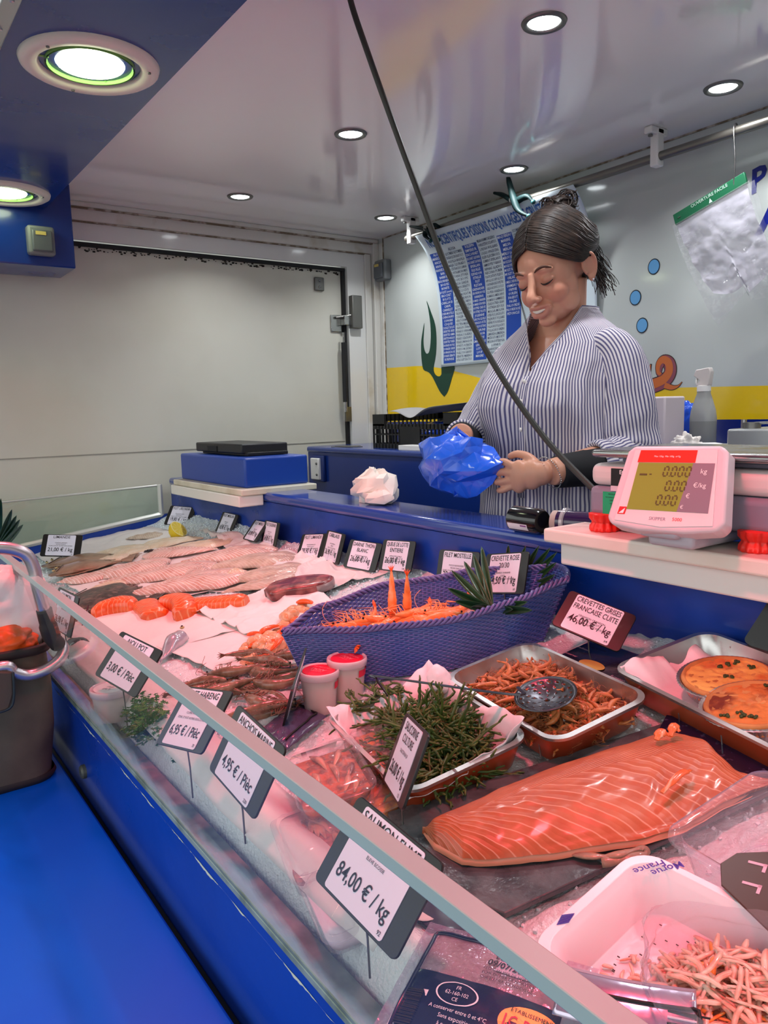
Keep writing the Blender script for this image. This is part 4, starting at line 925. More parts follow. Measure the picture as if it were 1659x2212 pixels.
for (c, (rx, ry), rot, n, lb) in heaps:
    for k in range(n):
        x, y = scatter_in(c, rx, ry, rot); P_ = ice(x, y); d0 = math.hypot((x - c[0]) / rx, (y - c[1]) / ry)
        o = bpy.data.objects.new('scallop', sc0[k % 4]); COL.objects.link(o)
        o.matrix_world = onslope(P_, random.random() * 6, .006 + .018 * max(0, 1 - d0), rx=random.uniform(-.5, .5), s=random.uniform(.95, 1.35)); tag(o, lb, 'scallop', lb)
    for k in range(n // 3):
        x, y = scatter_in(c, rx, ry, rot); P_ = ice(x, y)
        o = bpy.data.objects.new('scallop_coral', cr0); COL.objects.link(o)
        g = lb.replace('pale orange scallops', 'bright orange corals').replace('scallops in', 'orange corals in')
        o.matrix_world = onslope(P_, random.random() * 6, .014, rx=random.uniform(-.4, .4), s=random.uniform(.9, 1.3)); tag(o, g, 'coral', g)
# ================================================================== prawns, shrimps, trays and the basket
def prawn_mesh(L, curl, mats, seed=0, detail=True, legs=True):
    """parts of a prawn lying on its side in the local XZ... x along the body; returns dict of MBs"""
    rnd = random.Random(seed)
    n = 22; path = []; rad = []
    R = L / max(curl, .05)
    for i in range(n + 1):
        s = i / n; a = curl * (s - .35)
        path.append(Vector((R * math.sin(a), R * (1 - math.cos(a)), 0)))
        r = L * .085 * lerps([(0, .18), (.10, .6), (.30, 1.0), (.42, 1.0), (.75, .62), (.93, .34), (1, .16)], s)
        if s > .38: r *= 1 + .07 * math.sin(s * 46)
        rad.append(r)
    body = MB().tube(path, rad, 12, flat=1.0)
    T0 = path[0]; dirh = (path[0] - path[1]).normalized(); nb = Vector((-dirh.y, dirh.x, 0))
    tail = MB(); te = path[-1]; dt = (path[-1] - path[-2]).normalized(); nt_ = Vector((-dt.y, dt.x, 0))
    for a in (-.55, -.2, .2, .55):
        d = (dt * math.cos(a) + nt_ * math.sin(a) * .5 + Vector((0, 0, math.sin(a)))).normalized()
        s_ = d.cross(nt_).normalized() if abs(d.dot(nt_)) < .95 else Vector((0, 0, 1))
        tail.tube([te - dt * L * .03, te + d * L * .06, te + d * L * .12], [L * .018, L * .03, L * .006], 6, flat=.35)
    lg = MB()
    if legs:
        for i in range(3, 9):
            for sz in (-1, 1):
                p = path[i] - Vector((0, 0, 0)); inn = (Vector((0, R, 0)) - p).normalized() if R < 5 else Vector((0, 1, 0))
                k = L * rnd.uniform(.16, .28)
                lg.tube([p + inn * rad[i] * .7 + Vector((0, 0, sz * rad[i] * .4)), p + inn * (rad[i] + k * .6) + Vector((rnd.uniform(-.3, .3) * k, 0, sz * k * .3)), p + inn * (rad[i] + k * .8) + dirh * k * .6 + Vector((0, 0, sz * k * .1))], [L * .009, L * .006, L * .002], 4)
        for i in range(10, 18, 2):
            p = path[i]; inn = (Vector((0, R, 0)) - p).normalized()
            lg.tube([p + inn * rad[i] * .7, p + inn * (rad[i] + L * .06) - dt * L * .02], [L * .012, L * .004], 5, flat=.5)
    an = MB()
    if detail:
        an.tube([T0, T0 + dirh * L * .10 - nb * L * .02], [L * .014, L * .001], 6)   # rostrum
        for k in range(4 if detail else 2):
            a = rnd.uniform(-.6, .6); d1 = (dirh * math.cos(a) + nb * math.sin(a) + Vector((0, 0, rnd.uniform(-.3, .3)))).normalized()
            d2 = (-dirh * rnd.uniform(.1, .6) + nb * rnd.uniform(-1, 1) + Vector((0, 0, rnd.uniform(-.1, .25)))).normalized()
            an.tube(catmull([T0, T0 + d1 * L * .16, T0 + d1 * L * .28 + d2 * L * .14, T0 + d1 * L * .30 + d2 * L * .34], 3), L * .0035, 4)
    ey = MB()
    for sz in (-1, 1): ey.ball(L * .017, T0 + dirh * L * .01 + Vector((0, 0, sz * L * .03)) - nb * L * .01, 8, 6)
    return body, tail, lg, an, ey
def prawn(name, label, cat, group, L, curl, mats, seed):
    t = thing(name, label, cat, group=group); b, ta, lg, an, ey = prawn_mesh(L, curl, mats, seed)
    b.build('body', mats[0], t, sharp=0); ta.build('tail_fan', mats[1], t, sharp=0); lg.build('legs', mats[2], t, sharp=0); an.build('antennae', mats[2], t, sharp=0); ey.build('eyes', eye, t, sharp=0)
    return t
def shell(name, c1, c2, c3, freq):
    m = M(name, c1, .25, coat=.4, var=(60, c2, .4, .65), sss=.15)
    return m
# raw grey prawns
rp = [shell('raw_prawn', rgb(106, 86, 66), rgb(146, 122, 98), 0, 0), M('raw_prawn_tail', rgb(120, 84, 66), .3), M('raw_prawn_leg', rgb(130, 100, 80), .35)]
protos = [prawn('raw_prawn', '', 'prawn', 'raw grey prawns on the ice', .105, c, rp, i) for i, c in enumerate((.9, 1.5, .5))]
RP = [(420, 1506, 20), (455, 1490, 190), (500, 1478, 10), (520, 1500, 200), (560, 1470, -20), (600, 1455, 160), (620, 1478, 20), (585, 1500, -10), (470, 1520, 30), (600, 1520, 150), (555, 1535, -30), (590, 1555, 200), (540, 1560, 10), (570, 1430, 165), (635, 1440, 15)]
RL = ['raw prawn leftmost in the heap, above the FILET HARENG sign', 'raw prawn second from the left of the heap', 'raw prawn with long feelers at the centre of the heap', 'raw prawn below the centre of the heap', 'raw prawn in the upper middle of the heap', 'pale raw prawn near the scallops', 'raw prawn against the edge on sign', 'raw prawn in the lower right of the upper group', 'raw prawn half hidden by the glass edge', 'raw prawn at the top of the lower group', 'raw prawn on the left of the lower group', 'lowest curled raw prawn beside the ice', 'raw prawn half under the glass edge', 'translucent raw prawn nearest the scallops', 'raw prawn behind the edge on sign']
for k, (x, y, a) in enumerate(RP):
    T = onslope(ice(x, y), math.radians(a + 40), .010 + .006 * (k % 3), rx=.25 * math.sin(k * 3))
    if k < 3: protos[k].matrix_world = T; protos[k]['label'] = RL[k]
    else: dup(protos[k % 3], T, RL[k])

# aluminium trays with copper coloured outsides
cop = M('copper_lacquer', rgb(196, 84, 42), .35, .45, var=(12, rgb(176, 70, 36), .4, .7), coat=.2)
foil = M('tray_foil', rgb(198, 196, 194), .28, .95, bump=(40, .35, .001), rvar=(18, .2, .42))
def alu_tray(cx, cy, w, d, yaw, label, H=.040, dz=.0):
    T = onslope((cx, cy, icez(cy)), yaw, dz); t = thing('foil_tray', label, 'tray', T=T)
    def rr(s, z, grow=0): return [Vector((p[0], p[1], z)) for p in rrect(w * s + grow, d * s + grow, .026 * s + grow / 2, 7)]
    t0 = .0012
    MB().rings([rr(.84, .0), rr(.86, .003), rr(.955, H - .008), rr(.955, H - .004, .002)], True, (True, False)).build('outer_shell', cop, t, sharp=60)
    q = MB().rings([rr(.955, H - .004, .004), rr(1.0, H - .003, .000), rr(1.0, H + .0005, 0), rr(.955, H + .001, -.004), rr(.95, H - .006, -.006), rr(.85, .004, -.004), rr(.835, .002, -.008)], True, (False, True)); q.build('lining', foil, t, sharp=50)
    q = MB()
    for k in range(4):
        for sx in (-1, 1): q.box(.0015, .001, H * .75, (w * (.12 + .22 * k - .45), sx * d * .455, H * .45))
    q.build('pleat', foil, t)
    return t, T
tS, TS = alu_tray(-.707, .556, .228, .168, -.16, 'copper and foil tray full of green samphire')
tG, TG = alu_tray(-.652, .708, .238, .150, -.15, 'copper and foil tray full of small brown shrimps', dz=.004)
tQ, TQ = alu_tray(-.452, .838, .285, .165, -.22, 'copper and foil tray lined with white paper holding two quiches', dz=.006)
def liner(T, w, d, label, H=.055, seed=0, corners=(1, 1, 1, 1), drop=.0, cut=None):
    def f(u, v):
        x, y = (u - .5) * 2, (v - .5) * 2; m_ = max(abs(x), abs(y)); e = max(0, (m_ - .72) / .28)
        px, py = x * w / 2 * (.90 + .09 * e), y * d / 2 * (.90 + .09 * e)
        cn = corners[(0 if x < 0 else 1) + (0 if y < 0 else 2)]
        z = .006 + e ** 1.3 * H * (.55 + .45 * cn * abs(x * y)) * cn + .003 * nz(x * 3, y * 3, seed, 1, 3)
        z += .012 * e * nz(x * 2.4, y * 2.4, seed + 5, 1, 2)
        return (px, py, max(z, .0035))
    o = MB().grid(f, 46, 40).build('paper_liner', M('liner_paper', rgb(240, 232, 236), .5, bump=(18, .4, .004)), sharp=0, solid=.0004); o.matrix_world = T
    return tag(o, label, 'paper')
liner(TS, .220, .160, 'white paper lining the samphire tray, its corners standing up', .058, 2, (.85, .55, .95, .95))
liner(TQ, .265, .150, 'white paper under the two quiches', .05, 6, (.9, .5, .55, .9))
# knotted paper corner
P_ = ice(948, 1470, .05); o = MB().ball((.018, .015, .020), seg=20, ring=14); o.v = [tuple(Vector(p) * (1 + .25 * nz(p[0] * 60, p[1] * 60, p[2] * 60, 1))) for p in o.v]
o = o.build('crumpled_paper', MATS['liner_paper'], sharp=0); o.matrix_world = Matrix.Translation((P_.x, P_.y, P_.z)); tag(o, 'crumpled knob of white paper between samphire tray and basket', 'paper')
# samphire
sam = M('samphire', rgb(82, 104, 44), .4, var=(50, rgb(54, 78, 34), .4, .65), sss=.1)
q = MB(); random.seed(21)
def sprig(q, p, d, L, r=.0016):
    n = 5; P = [Vector(p)]; d = Vector(d).normalized()
    for i in range(n):
        d = (d + Vector((random.uniform(-.35, .35), random.uniform(-.35, .35), random.uniform(-.25, .2)))).normalized(); P.append(P[-1] + d * L / n)
        if i and random.random() < .6:
            b = (d + Vector((random.uniform(-1, 1), random.uniform(-1, 1), random.uniform(-.2, .7)))).normalized(); q.tube([P[-1], P[-1] + b * L * .14, P[-1] + (b + d).normalized() * L * .25], [r * .9, r * .9, r * .5], 5)
    q.tube(P, [r, r * 1.05, r, r * 1.05, r, r * .6], 5)
for k in range(560):
    a = random.random() * 2 * PI; rr_ = math.sqrt(random.random()); x = .092 * rr_ * math.cos(a) + .012; y = .062 * rr_ * math.sin(a) + .000
    h = .012 + .045 * (1 - rr_ ** 2) * random.random() ** .6; dz_ = random.uniform(-.2, .35)
    sprig(q, (x, y, h), (random.uniform(-1, 1), random.uniform(-1, 1), dz_), random.uniform(.025, .055))
for k in range(26): sprig(q, (random.uniform(-.105, -.07), random.uniform(-.05, .03), .045), (-1, random.uniform(-1, .5), random.uniform(-.4, .3)), random.uniform(.03, .06))
for k in range(5): sprig(q, (-.02 + .02 * k, -.085 + .002 * k if k < 2 else .02, .04 if k < 2 else .055), (-.4, -1, -.9) if k < 2 else (random.uniform(-.4, .4), .2, 1), .05)
o = q.build('samphire', sam, sharp=0); o.matrix_world = TS; tag(o, 'heap of green samphire sprigs in the nearest foil tray', 'samphire', kind='stuff')
# small brown shrimps: one mesh each, copied
gs = M('brown_shrimp', rgb(196, 120, 66), .35, var=(90, rgb(160, 92, 50), .4, .62), coat=.2, sss=.1); gsl = M('brown_shrimp_leg', rgb(176, 110, 64), .4)
gsm = []
for k, c in enumerate((1.3, 2.1, 2.8, 1.8, .8)):
    b, ta, lg, an, ey = prawn_mesh(.040, c, None, 30 + k, detail=True)
    q = MB(); q.add(b.v, b.f, 0); q.add(ta.v, ta.f, 0); q.add(lg.v, lg.f, 1); q.add(an.v, an.f, 1); q.add(ey.v, ey.f, 2)
    gsm.append(q.mesh('brown_shrimp', [gs, gsl, eye], True, 0))
random.seed(5); n = 0
while n < 280:
    x = random.uniform(-.100, .100); y = random.uniform(-.058, .058)
    lay = n / 280; hmax = .012 + .026 * (1 - (abs(x) / .105) ** 3) * (1 - (abs(y) / .063) ** 3)
    o = bpy.data.objects.new('brown_shrimp', gsm[n % 5]); COL.objects.link(o)
    o.matrix_world = TG @ Matrix.Translation((x, y, .006 + hmax * (lay ** .7))) @ Matrix.Rotation(random.random() * 2 * PI, 4, 'Z') @ Matrix.Rotation(random.uniform(-.6, .6), 4, 'X') @ Matrix.Rotation(random.uniform(-.4, .4), 4, 'Y') @ Matrix.Diagonal([random.uniform(.85, 1.2)] * 3 + [1])
    tag(o, 'small cooked brown shrimp in the heaped foil tray', 'shrimp', 'brown shrimps in the foil tray'); n += 1
# skimmer resting in the shrimps
bc = ice(1178, 1498, .062); hs = ice(1105, 1500, .078); he = ice(822, 1462, .085); hk = ice(838, 1502, .055)
t = thing('skimmer', 'perforated steel skimmer resting in the brown shrimps', 'skimmer', (bc.x, bc.y, bc.z))
q = MB()
def bowl(r, k): return Vector((r * .036 * math.cos(k), r * .036 * math.sin(k), -.010 * (1 - r * r)))
nr, na = 14, 54
for i in range(nr):
    for j in range(na):
        r0, r1 = .06 + .94 * i / nr, .06 + .94 * (i + 1) / nr
        if i in (2, 5, 8, 11) and j % (9 if i == 2 else 6 if i == 5 else 5 if i == 8 else 3) == 0: continue
        a0, a1 = 2 * PI * j / na, 2 * PI * (j + 1) / na
        q.add([bowl(r0, a0), bowl(r1, a0), bowl(r1, a1), bowl(r0, a1)], [(0, 1, 2, 3)])
q.lathe([(.0355, -.0005), (.037, .0005), (.0375, 0), (.0368, -.001)], 54, cap=(False, False))
sk = q.build('bowl', M('skimmer_steel', rgb(92, 92, 98), .3, .95), t, solid=.0006, T=Matrix.Rotation(.28, 4, 'X'))
L = lambda p: Vector(p) - Vector(t.location)
MB().tube(catmull([Vector((-.033, -.012, .001)), L(hs), L(he), L(he) + Vector((-.004, -.004, -.003)), L(hk)], 7), [.003] * 29, 6, flat=.5).build('handle', MATS['skimmer_steel'], t)
# quiches
cru = M('crust', rgb(196, 140, 78), .6, bump=(80, .6, .002), var=(30, rgb(170, 108, 54), .45, .65)); egg1 = M('quiche_top', rgb(226, 178, 92), .4, var=(26, rgb(206, 120, 60), .5, .64), bump=(60, .7, .003))
egg2 = M('quiche_browned', rgb(206, 128, 62), .4, var=(24, rgb(112, 44, 22), .48, .64), bump=(60, .8, .003)); herb = M('herb_green', rgb(54, 68, 26), .6)
def quiche(x, y, em, label, seed, s=1.0, tilt=0):
    P_ = ice(x, y, .030); T = onslope((P_.x, P_.y, icez(P_.y)), seed, .016 + .004 * seed, rx=tilt, s=s); t = thing('quiche', label, 'quiche', T=T)
    q = MB(); R = []
    for r, z in ((.044, 0), (.0455, .002), (.054, .020), (.057, .0215), (.0575, .0205), (.055, .0225), (.052, .019)):
        R.append([Vector(((r + (.0009 if (j % 2 and r > .045) else 0)) * math.cos(2 * PI * j / 120), (r + (.0009 if (j % 2 and r > .045) else 0)) * math.sin(2 * PI * j / 120), z)) for j in range(120)])
    q.rings(R, True, (True, False)).build('foil_case', foil, t, sharp=0)
    q = MB().lathe([(.050, .010), (.0525, .0215), (.051, .0245), (.048, .0245), (.0465, .0215)], 60, cap=(True, True)); q.v = [tuple(Vector(p) * (1 + .012 * nz(p[0] * 90, p[1] * 90, seed))) for p in q.v]; q.build('crust', cru, t, sharp=0)
    q = MB().grid(lambda u, v: (.0475 * u * math.cos(v * 2 * PI), .0475 * u * math.sin(v * 2 * PI), .0220 + .0016 * nz(u * 6 * math.cos(v * 2 * PI), u * 6 * math.sin(v * 2 * PI), seed, 1, 4)), 20, 60); q.build('filling', em, t, sharp=0)
    rn = random.Random(seed)
    q = MB()
    for k in range(7):
        a, r = rn.random() * 6.3, .042 * math.sqrt(rn.random())
        for j in range(5): q.ball((.0025, .002, .0012), (r * math.cos(a) + rn.uniform(-.004, .004), r * math.sin(a) + rn.uniform(-.004, .004), .0235), 8, 5)
    o = q.build('herbs', herb, t, sharp=0); o['kind'] = 'stuff'
quiche(1578, 1478, egg1, 'pale golden quiche farther back in the paper-lined tray', 1)
quiche(1640, 1545, egg2, 'darker browned quiche at the right edge, overlapping the pale one', 2, 1.0, -.08)

# woven basket ------------------------------------------------------------------
wk = M('wicker_blue', rgb(84, 96, 160), .35, coat=.3, var=(10, rgb(62, 84, 164), .4, .65)); wkr = M('wicker_rim', rgb(92, 92, 150), .35, coat=.3)
bA, bB = Vector((-1.014, .525, 0)), Vector((-.800, .905, 0))
axis = (bB - bA).normalized(); perp = Vector((-axis.y, axis.x, 0)); LB = (bB - bA).length   # perp points away from the camera (-x, +y)
t = thing('woven_basket', 'boat-shaped blue woven basket holding pink prawns', 'basket', ((bA.x + bB.x) / 2, (bA.y + bB.y) / 2, icez(.715)))
loc0 = Vector(t.location)
def bw(s):   # half widths: towards camera, away
    near = lerps([(0, .003), (.3, .042), (.6, .062), (.8, .052), (1, .028)], s); far = lerps([(0, .003), (.18, .085), (.45, .150), (.72, .130), (1, .050)], s ** .9)
    return near, far
def bpt(th, z):
    """th 0..1 round the basket from tip A along the camera side to B and back; z 0..1 bottom to rim"""
    if th < .45: s = th / .45; side = -1
    elif th < .55: s = 1; side = None; k = (th - .45) / .10
    else: s = 1 - (th - .55) / .45; side = 1
    n_, f_ = bw(s); sh = .84 + .16 * z
    ctr = bA + axis * (LB * .5); 
    if side is None: off = -n_ + (n_ + f_) * k; al = LB + .012 * math.sin(PI * k)
    else: off = side * (n_ if side < 0 else f_); al = s * LB
    P = bA + axis * al + perp * off; c = bA + axis * (LB * .5) + perp * .045
    P = c + (P - c) * sh
    base = icez(P.y) + .004
    H = .086 + .006 * math.cos(th * 4 * PI)
    P.z = base + H * z
    return P - loc0
N = 260; rows = 26
q = MB()
for r in range(rows):
    z = (r + .5) / rows; pth = []
    for i in range(N + 1):
        th = i / N; p = bpt(th % 1.0, z); 
        p2 = bpt((th + .004) % 1.0, z); tg_ = (p2 - p).normalized(); nn = Vector((tg_.y, -tg_.x, 0))
        pth.append(p + nn * .0012 * math.sin(PI * (i * .5 + r)))
    q.tube(pth, .00185, 5, cap=False)
q.build('weave', wk, t, sharp=0)
q = MB()
for i in range(0, N, 2):
    q.tube([bpt(i / N, 0), bpt(i / N, .5), bpt(i / N, 1)], .0016, 5)
q.build('stakes', wk, t, sharp=0)
for ph in range(3):
    pth = []
    for i in range(421):
        th = (i / 420) % 1.0; p = bpt(th, 1.0); a = i * .55 + ph * 2.1; pth.append(p + Vector((0, 0, .003)) + Vector((math.cos(a) * .0032, 0, math.sin(a) * .0035)))
    MB().tube(pth, .0026, 6, cap=False).build('rim_strand', wkr, t, sharp=0)
q = MB(); ring = [bpt(i / 80, .04) for i in range(80)]; q.add(ring + [sum(ring, Vector()) / 80], [(i, (i + 1) % 80, 80) for i in range(80)]); q.build('base', wk, t)
# lining so that prawns sit high
q = MB(); ring = [bpt(i / 80, .30) * 1 for i in range(80)]; cc = sum(ring, Vector()) / 80; ring = [cc + (p - cc) * .95 for p in ring]; q.add(ring + [cc + Vector((0, 0, .004))], [(i, (i + 1) % 80, 80) for i in range(80)])
o = q.build('basket_ice', icem); o.location = loc0; tag(o, 'crushed ice under the pink prawns in the basket', 'ice', kind='stuff')
pk = [shell('pink_prawn', rgb(240, 128, 58), rgb(246, 156, 92), 0, 0), M('pink_prawn_tail', rgb(236, 96, 40), .3), M('pink_prawn_leg', rgb(240, 160, 100), .35)]
pp = [prawn('pink_prawn', '', 'prawn', None, .110, c, pk, 50 + i) for i, c in enumerate((1.0, 1.8, .6))]
PR = [(735, 1362, 10, 0), (770, 1352, 25, 0), (800, 1346, 5, 0), (835, 1342, 20, .3), (860, 1340, 200, 0), (905, 1340, 10, 0), (945, 1336, 190, .2), (970, 1326, 15, 0), (930, 1322, 195, 0), (880, 1330, 30, 0), (820, 1356, 200, 0), (760, 1365, 185, 0)]
PLb = ['pink prawn at the narrow left end of the basket', 'pink prawn second from the left tip of the basket', 'pink prawn lying before the two raised tails', 'pink prawn pressed against the basket wall on the left', 'pink prawn below the raised tails', 'pink prawn right of the raised tails', 'pink prawn among the right-hand heads', 'pink prawn farthest right, its head by the palm leaf', 'pink prawn behind the front basket rim on the right', 'pink prawn curled in the centre of the basket', 'pink prawn buried low beneath the raised tails', 'pink prawn with feelers over the left rim']
for k, (x, y, a, up) in enumerate(PR):
    P_ = ice(x, y, .066); T = Matrix.Translation((P_.x, P_.y, P_.z)) @ Matrix.Rotation(math.radians(a + 62), 4, 'Z') @ Matrix.Rotation(.5 * math.sin(k), 4, 'X') @ Matrix.Rotation(up, 4, 'Y')
    if k < 3: pp[k].matrix_world = T; pp[k]['label'] = PLb[k]
    else: dup(pp[k % 3], T, PLb[k])
# two prawns with tails up
for (x, y, a, lb) in ((848, 1322, 20, 'pink prawn with its tail raised on the left of the pair'), (880, 1322, -12, 'pink prawn with its tail raised on the right of the pair')):
    P_ = ice(x, y, .066)
    T = Matrix.Translation((P_.x, P_.y, P_.z + .012)) @ Matrix.Rotation(math.radians(-35), 4, 'Z') @ Matrix.Rotation(PI / 2, 4, 'X') @ Matrix.Rotation(math.radians(65 + a), 4, 'Z')
    dup(pp[0], T @ Matrix.Diagonal((.8, .8, .8, 1)), lb)
# palm leaves: blades fanning out of one point towards measured tips
pal = M('palm_green', rgb(34, 72, 36), .35, var=(20, rgb(24, 56, 30), .4, .65), coat=.1)
def palm(label, base, tips, w=.011):
    b0 = aty(base[0], base[1], base[2]); t = thing('palm_leaf', label, 'leaf', b0)
    for (x, y, Y) in tips:
        e = aty(x, y, Y) - b0; L = e.length; d = e.normalized(); v = Vector(ray(x, y)); side = d.cross(v).normalized(); n = d.cross(side)
        def f(u, k):
            ww = w * math.sin(PI * min(1, u * .90 + .10)) ** .6
            return e * u + side * (k - .5) * ww + n * (abs(k - .5) * ww * .8 - .03 * L * math.sin(PI * u))
        MB().grid(f, 14, 4).build('blade', pal, t, solid=.0005)
palm('dark green palm fan spread over the prawns behind CREVETTE ROSE', (1062, 1318, .80), [(966, 1270, .74), (982, 1298, .73), (975, 1232, .80), (1002, 1212, .83), (1022, 1196, .85), (1040, 1180, .87), (1108, 1316, .78), (1140, 1300, .80), (1150, 1318, .78), (1016, 1312, .73)], .013)
palm('palm fan rising behind the right side of CREVETTE ROSE', (1095, 1300, .905), [(1204, 1192, .925), (1203, 1214, .92), (1190, 1182, .93), (1165, 1178, .935), (1200, 1240, .915), (1136, 1178, .935), (1098, 1176, .94)], .012)
palm('palm fan at the left edge before the end glass', (-8, 1195, .345), [(2, 1076, .35), (26, 1100, .355), (36, 1113, .36), (43, 1122, .365), (50, 1133, .37), (-20, 1080, .345), (-45, 1100, .34)], .018)
# ================================================================== salmon, boards, tubs and trays in front
def polyboard(name, label, pts, th, m, cat, bevel=.0015, dz=.006, parent=None):
    P = [Vector(p) for p in pts]; c = sum(P, Vector()) / len(P); T = onslope((c.x, c.y, icez(c.y)), 0, dz); Ti = T.inverted()
    q = MB().prism([((Ti @ Vector((p.x, p.y, icez(p.y) + dz))).x, (Ti @ Vector((p.x, p.y, icez(p.y) + dz))).y) for p in P], 0, th)
    o = q.build(name, m, smooth=False, bevel=bevel); o.matrix_world = T; return tag(o, label, cat)
slt = M('wet_slate', rgb(84, 88, 90), .22, var=(35, rgb(58, 62, 66), .42, .66), bump=(55, .7, .002), coat=.35, rvar=(22, .12, .45))
dzs = .006
A_, B_, C_, D_ = ice(838, 1765, dzs), ice(1480, 1557, dzs), ice(1700, 1705, dzs), ice(1092, 1987, dzs)
D2 = ice(985, 1880, dzs)
polyboard('slate_board', 'wet grey slate under the orange salmon side', [A_, B_, C_, D_, ice(960, 1935, dzs), ice(880, 1860, dzs)], .006, slt, 'slate', dz=.0065)
nav = M('navy_board', rgb(24, 30, 66), .18, .2, var=(160, rgb(70, 76, 110), .58, .68), coat=.5); goldf = M('silver_edge', rgb(190, 180, 170), .25, .9)
NB = [ice(1440, 1545, .014), ice(1520, 1560, .014), ice(1710, 1655, .014), ice(1690, 1690, .014), ice(1560, 1700, .014), ice(1400, 1620, .014)]
polyboard('navy_salmon_board', 'dark navy packaging board under the back end of the salmon', NB, .0012, nav, 'board', dz=.0135)
# smoked salmon side, a long thick slab of slices
SS = [((912, 1786), (914, 1796)), ((935, 1770), (940, 1832)), ((990, 1745), (1000, 1868)), ((1080, 1702), (1075, 1872)), ((1180, 1664), (1170, 1862)), ((1290, 1626), (1290, 1846)), ((1400, 1592), (1400, 1826)), ((1452, 1580), (1480, 1800)), ((1512, 1592), (1560, 1752)), ((1562, 1640), (1625, 1716)), ((1598, 1664), (1690, 1692)), ((1640, 1660), (1740, 1672))]
sz = .0135
SP = [(ice(*a, sz + .010), ice(*b, sz)) for a, b in SS]
c = sum([a + b for a, b in SP], Vector()) / (2 * len(SP))
smk = chev('smoked_salmon', rgb(178, 88, 50), rgb(192, 106, 66), rgb(222, 170, 142), 30, -.42, .10, .55, uv=True, rough=.4, lmix=.75, sss=.12, nscale=22, mott=35, v0=.60, up=3.2)
def sal_f(u, v):
    x = u * (len(SP) - 1); i = min(int(x), len(SP) - 2); k = x - i
    a = SP[i][0].lerp(SP[i + 1][0], k); b = SP[i][1].lerp(SP[i + 1][1], k)
    if i > 0 and i < len(SP) - 2:
        a = (a * 2 + SP[max(0, i)][0].lerp(SP[i + 1][0], k)) / 3 
    p = b.lerp(a, v); h = .030 * lerps([(0, .25), (.15, .75), (.45, 1), (.72, .95), (.85, .5), (1, .15)], u) * (math.sin(PI * (v * .97 + .015)) ** .42)
    h += .0015 * nz(u * 12, v * 5, 3, 1, 3)
    # slice edges: overlapping layers
    for s0, sl, hh in ((.60, .18, .0022), (.70, .22, .0020), (.78, .25, .0018), (.50, .30, .0015)):
        w_ = u - s0 - sl * (v - .5); h -= hh * (1 / (1 + math.exp(-w_ * 160))) if v > .02 else 0
    h = max(h, .0003)
    return Vector((p.x, p.y, icez(p.y) + sz + h)) - c
t = thing('smoked_salmon_side', 'large side of smoked salmon sliced across, lying on slate', 'salmon', c)
MB().grid(sal_f, 160, 60, uv=True).build('flesh', smk, t, sharp=0)
MB().grid(lambda u, v: sal_f(u, v * .10) - Vector((0, 0, .004)) + Vector((.001, -.0015 * (1 - v), -.002 * (1 - v))), 100, 3).build('skin_edge', M('salmon_edge', rgb(236, 150, 120), .3, sss=.1), t, solid=.0008)
fl = chev('salmon_slice', rgb(236, 104, 50), rgb(242, 128, 74), rgb(250, 184, 150), 60, .3, .14, .3, rough=.26, lmix=.8)
for (p0, p1, p2, w_) in (((1430, 1712), (1470, 1672), (1492, 1664), .010), ((1418, 1598), (1428, 1582), (1446, 1588), .014), ((1448, 1590), (1456, 1568), (1468, 1580), .012)):
    P = catmull([ice(*p0, .046) - c, ice(*p1, .050) - c, ice(*p2, .046) - c], 6)
    MB().tube(P, [w_ * .25] * 3 + [w_ * .42] * (len(P) - 6) + [w_ * .2] * 3, 8, flat=.5).build('curled_slice', fl, t, sharp=0)
sk_ = M('skin_scrap', rgb(150, 124, 104), .35, var=(60, rgb(196, 150, 120), .45, .65), coat=.3, bump=(90, .7, .002))
P = catmull([ice(1232, 1845, .016), ice(1290, 1850, .018), ice(1340, 1845, .020), ice(1385, 1832, .020), ice(1395, 1845, .018), ice(1350, 1858, .018), ice(1300, 1862, .016)], 6)
o = MB().tube([p - P[0] for p in P], [.0022 + .0030 * abs(math.sin(i * .4)) for i in range(len(P))], 8, flat=.5).build('salmon_skin_scrap', sk_, sharp=0); o.location = P[0]; tag(o, 'twisted brown strip of skin on the slate below the salmon', 'fish skin')
# dark plate and barcode label under the SAUMON FUME sign
P_ = ice(985, 1965, .0); t = onslope((P_.x, P_.y, icez(P_.y)), .3, .002)
o = MB().lathe([(.001, .0), (.036, .001), (.042, .004), (.043, .005), (.040, .005), (.034, .003), (.001, .002)], 40, T=Matrix.Diagonal((1, .8, 1, 1))).build('dark_plate', M('dark_plate', rgb(58, 52, 66), .25, coat=.4)); o.matrix_world = t; tag(o, 'small dark plate half under the slate beside the SAUMON FUME sign', 'plate')
P_ = ice(960, 2040, .003); T = onslope((P_.x, P_.y, icez(P_.y)), .9, .003); t = thing('barcode_label', 'loose sticker with a barcode lying on the ice below the slate', 'sticker', T=T)
MB().prism(rrect(.040, .026, .003), 0, .0004).build('sheet', M('sticker_paper', rgb(214, 206, 218), .4), t, smooth=False)
q = MB(); x = -.014
while x < .012: w_ = random.choice((.0005, .001, .0014)); q.bx((x, -.002, .0004), (x + w_, .009, .0006)); x += w_ + random.choice((.0006, .001))
for k in range(3): q.bx((-.014, -.005 - k * .0025, .0004), (.008 - k * .003, -.0042 - k * .0025, .0006))
q.build('print', inkm, t, smooth=False)

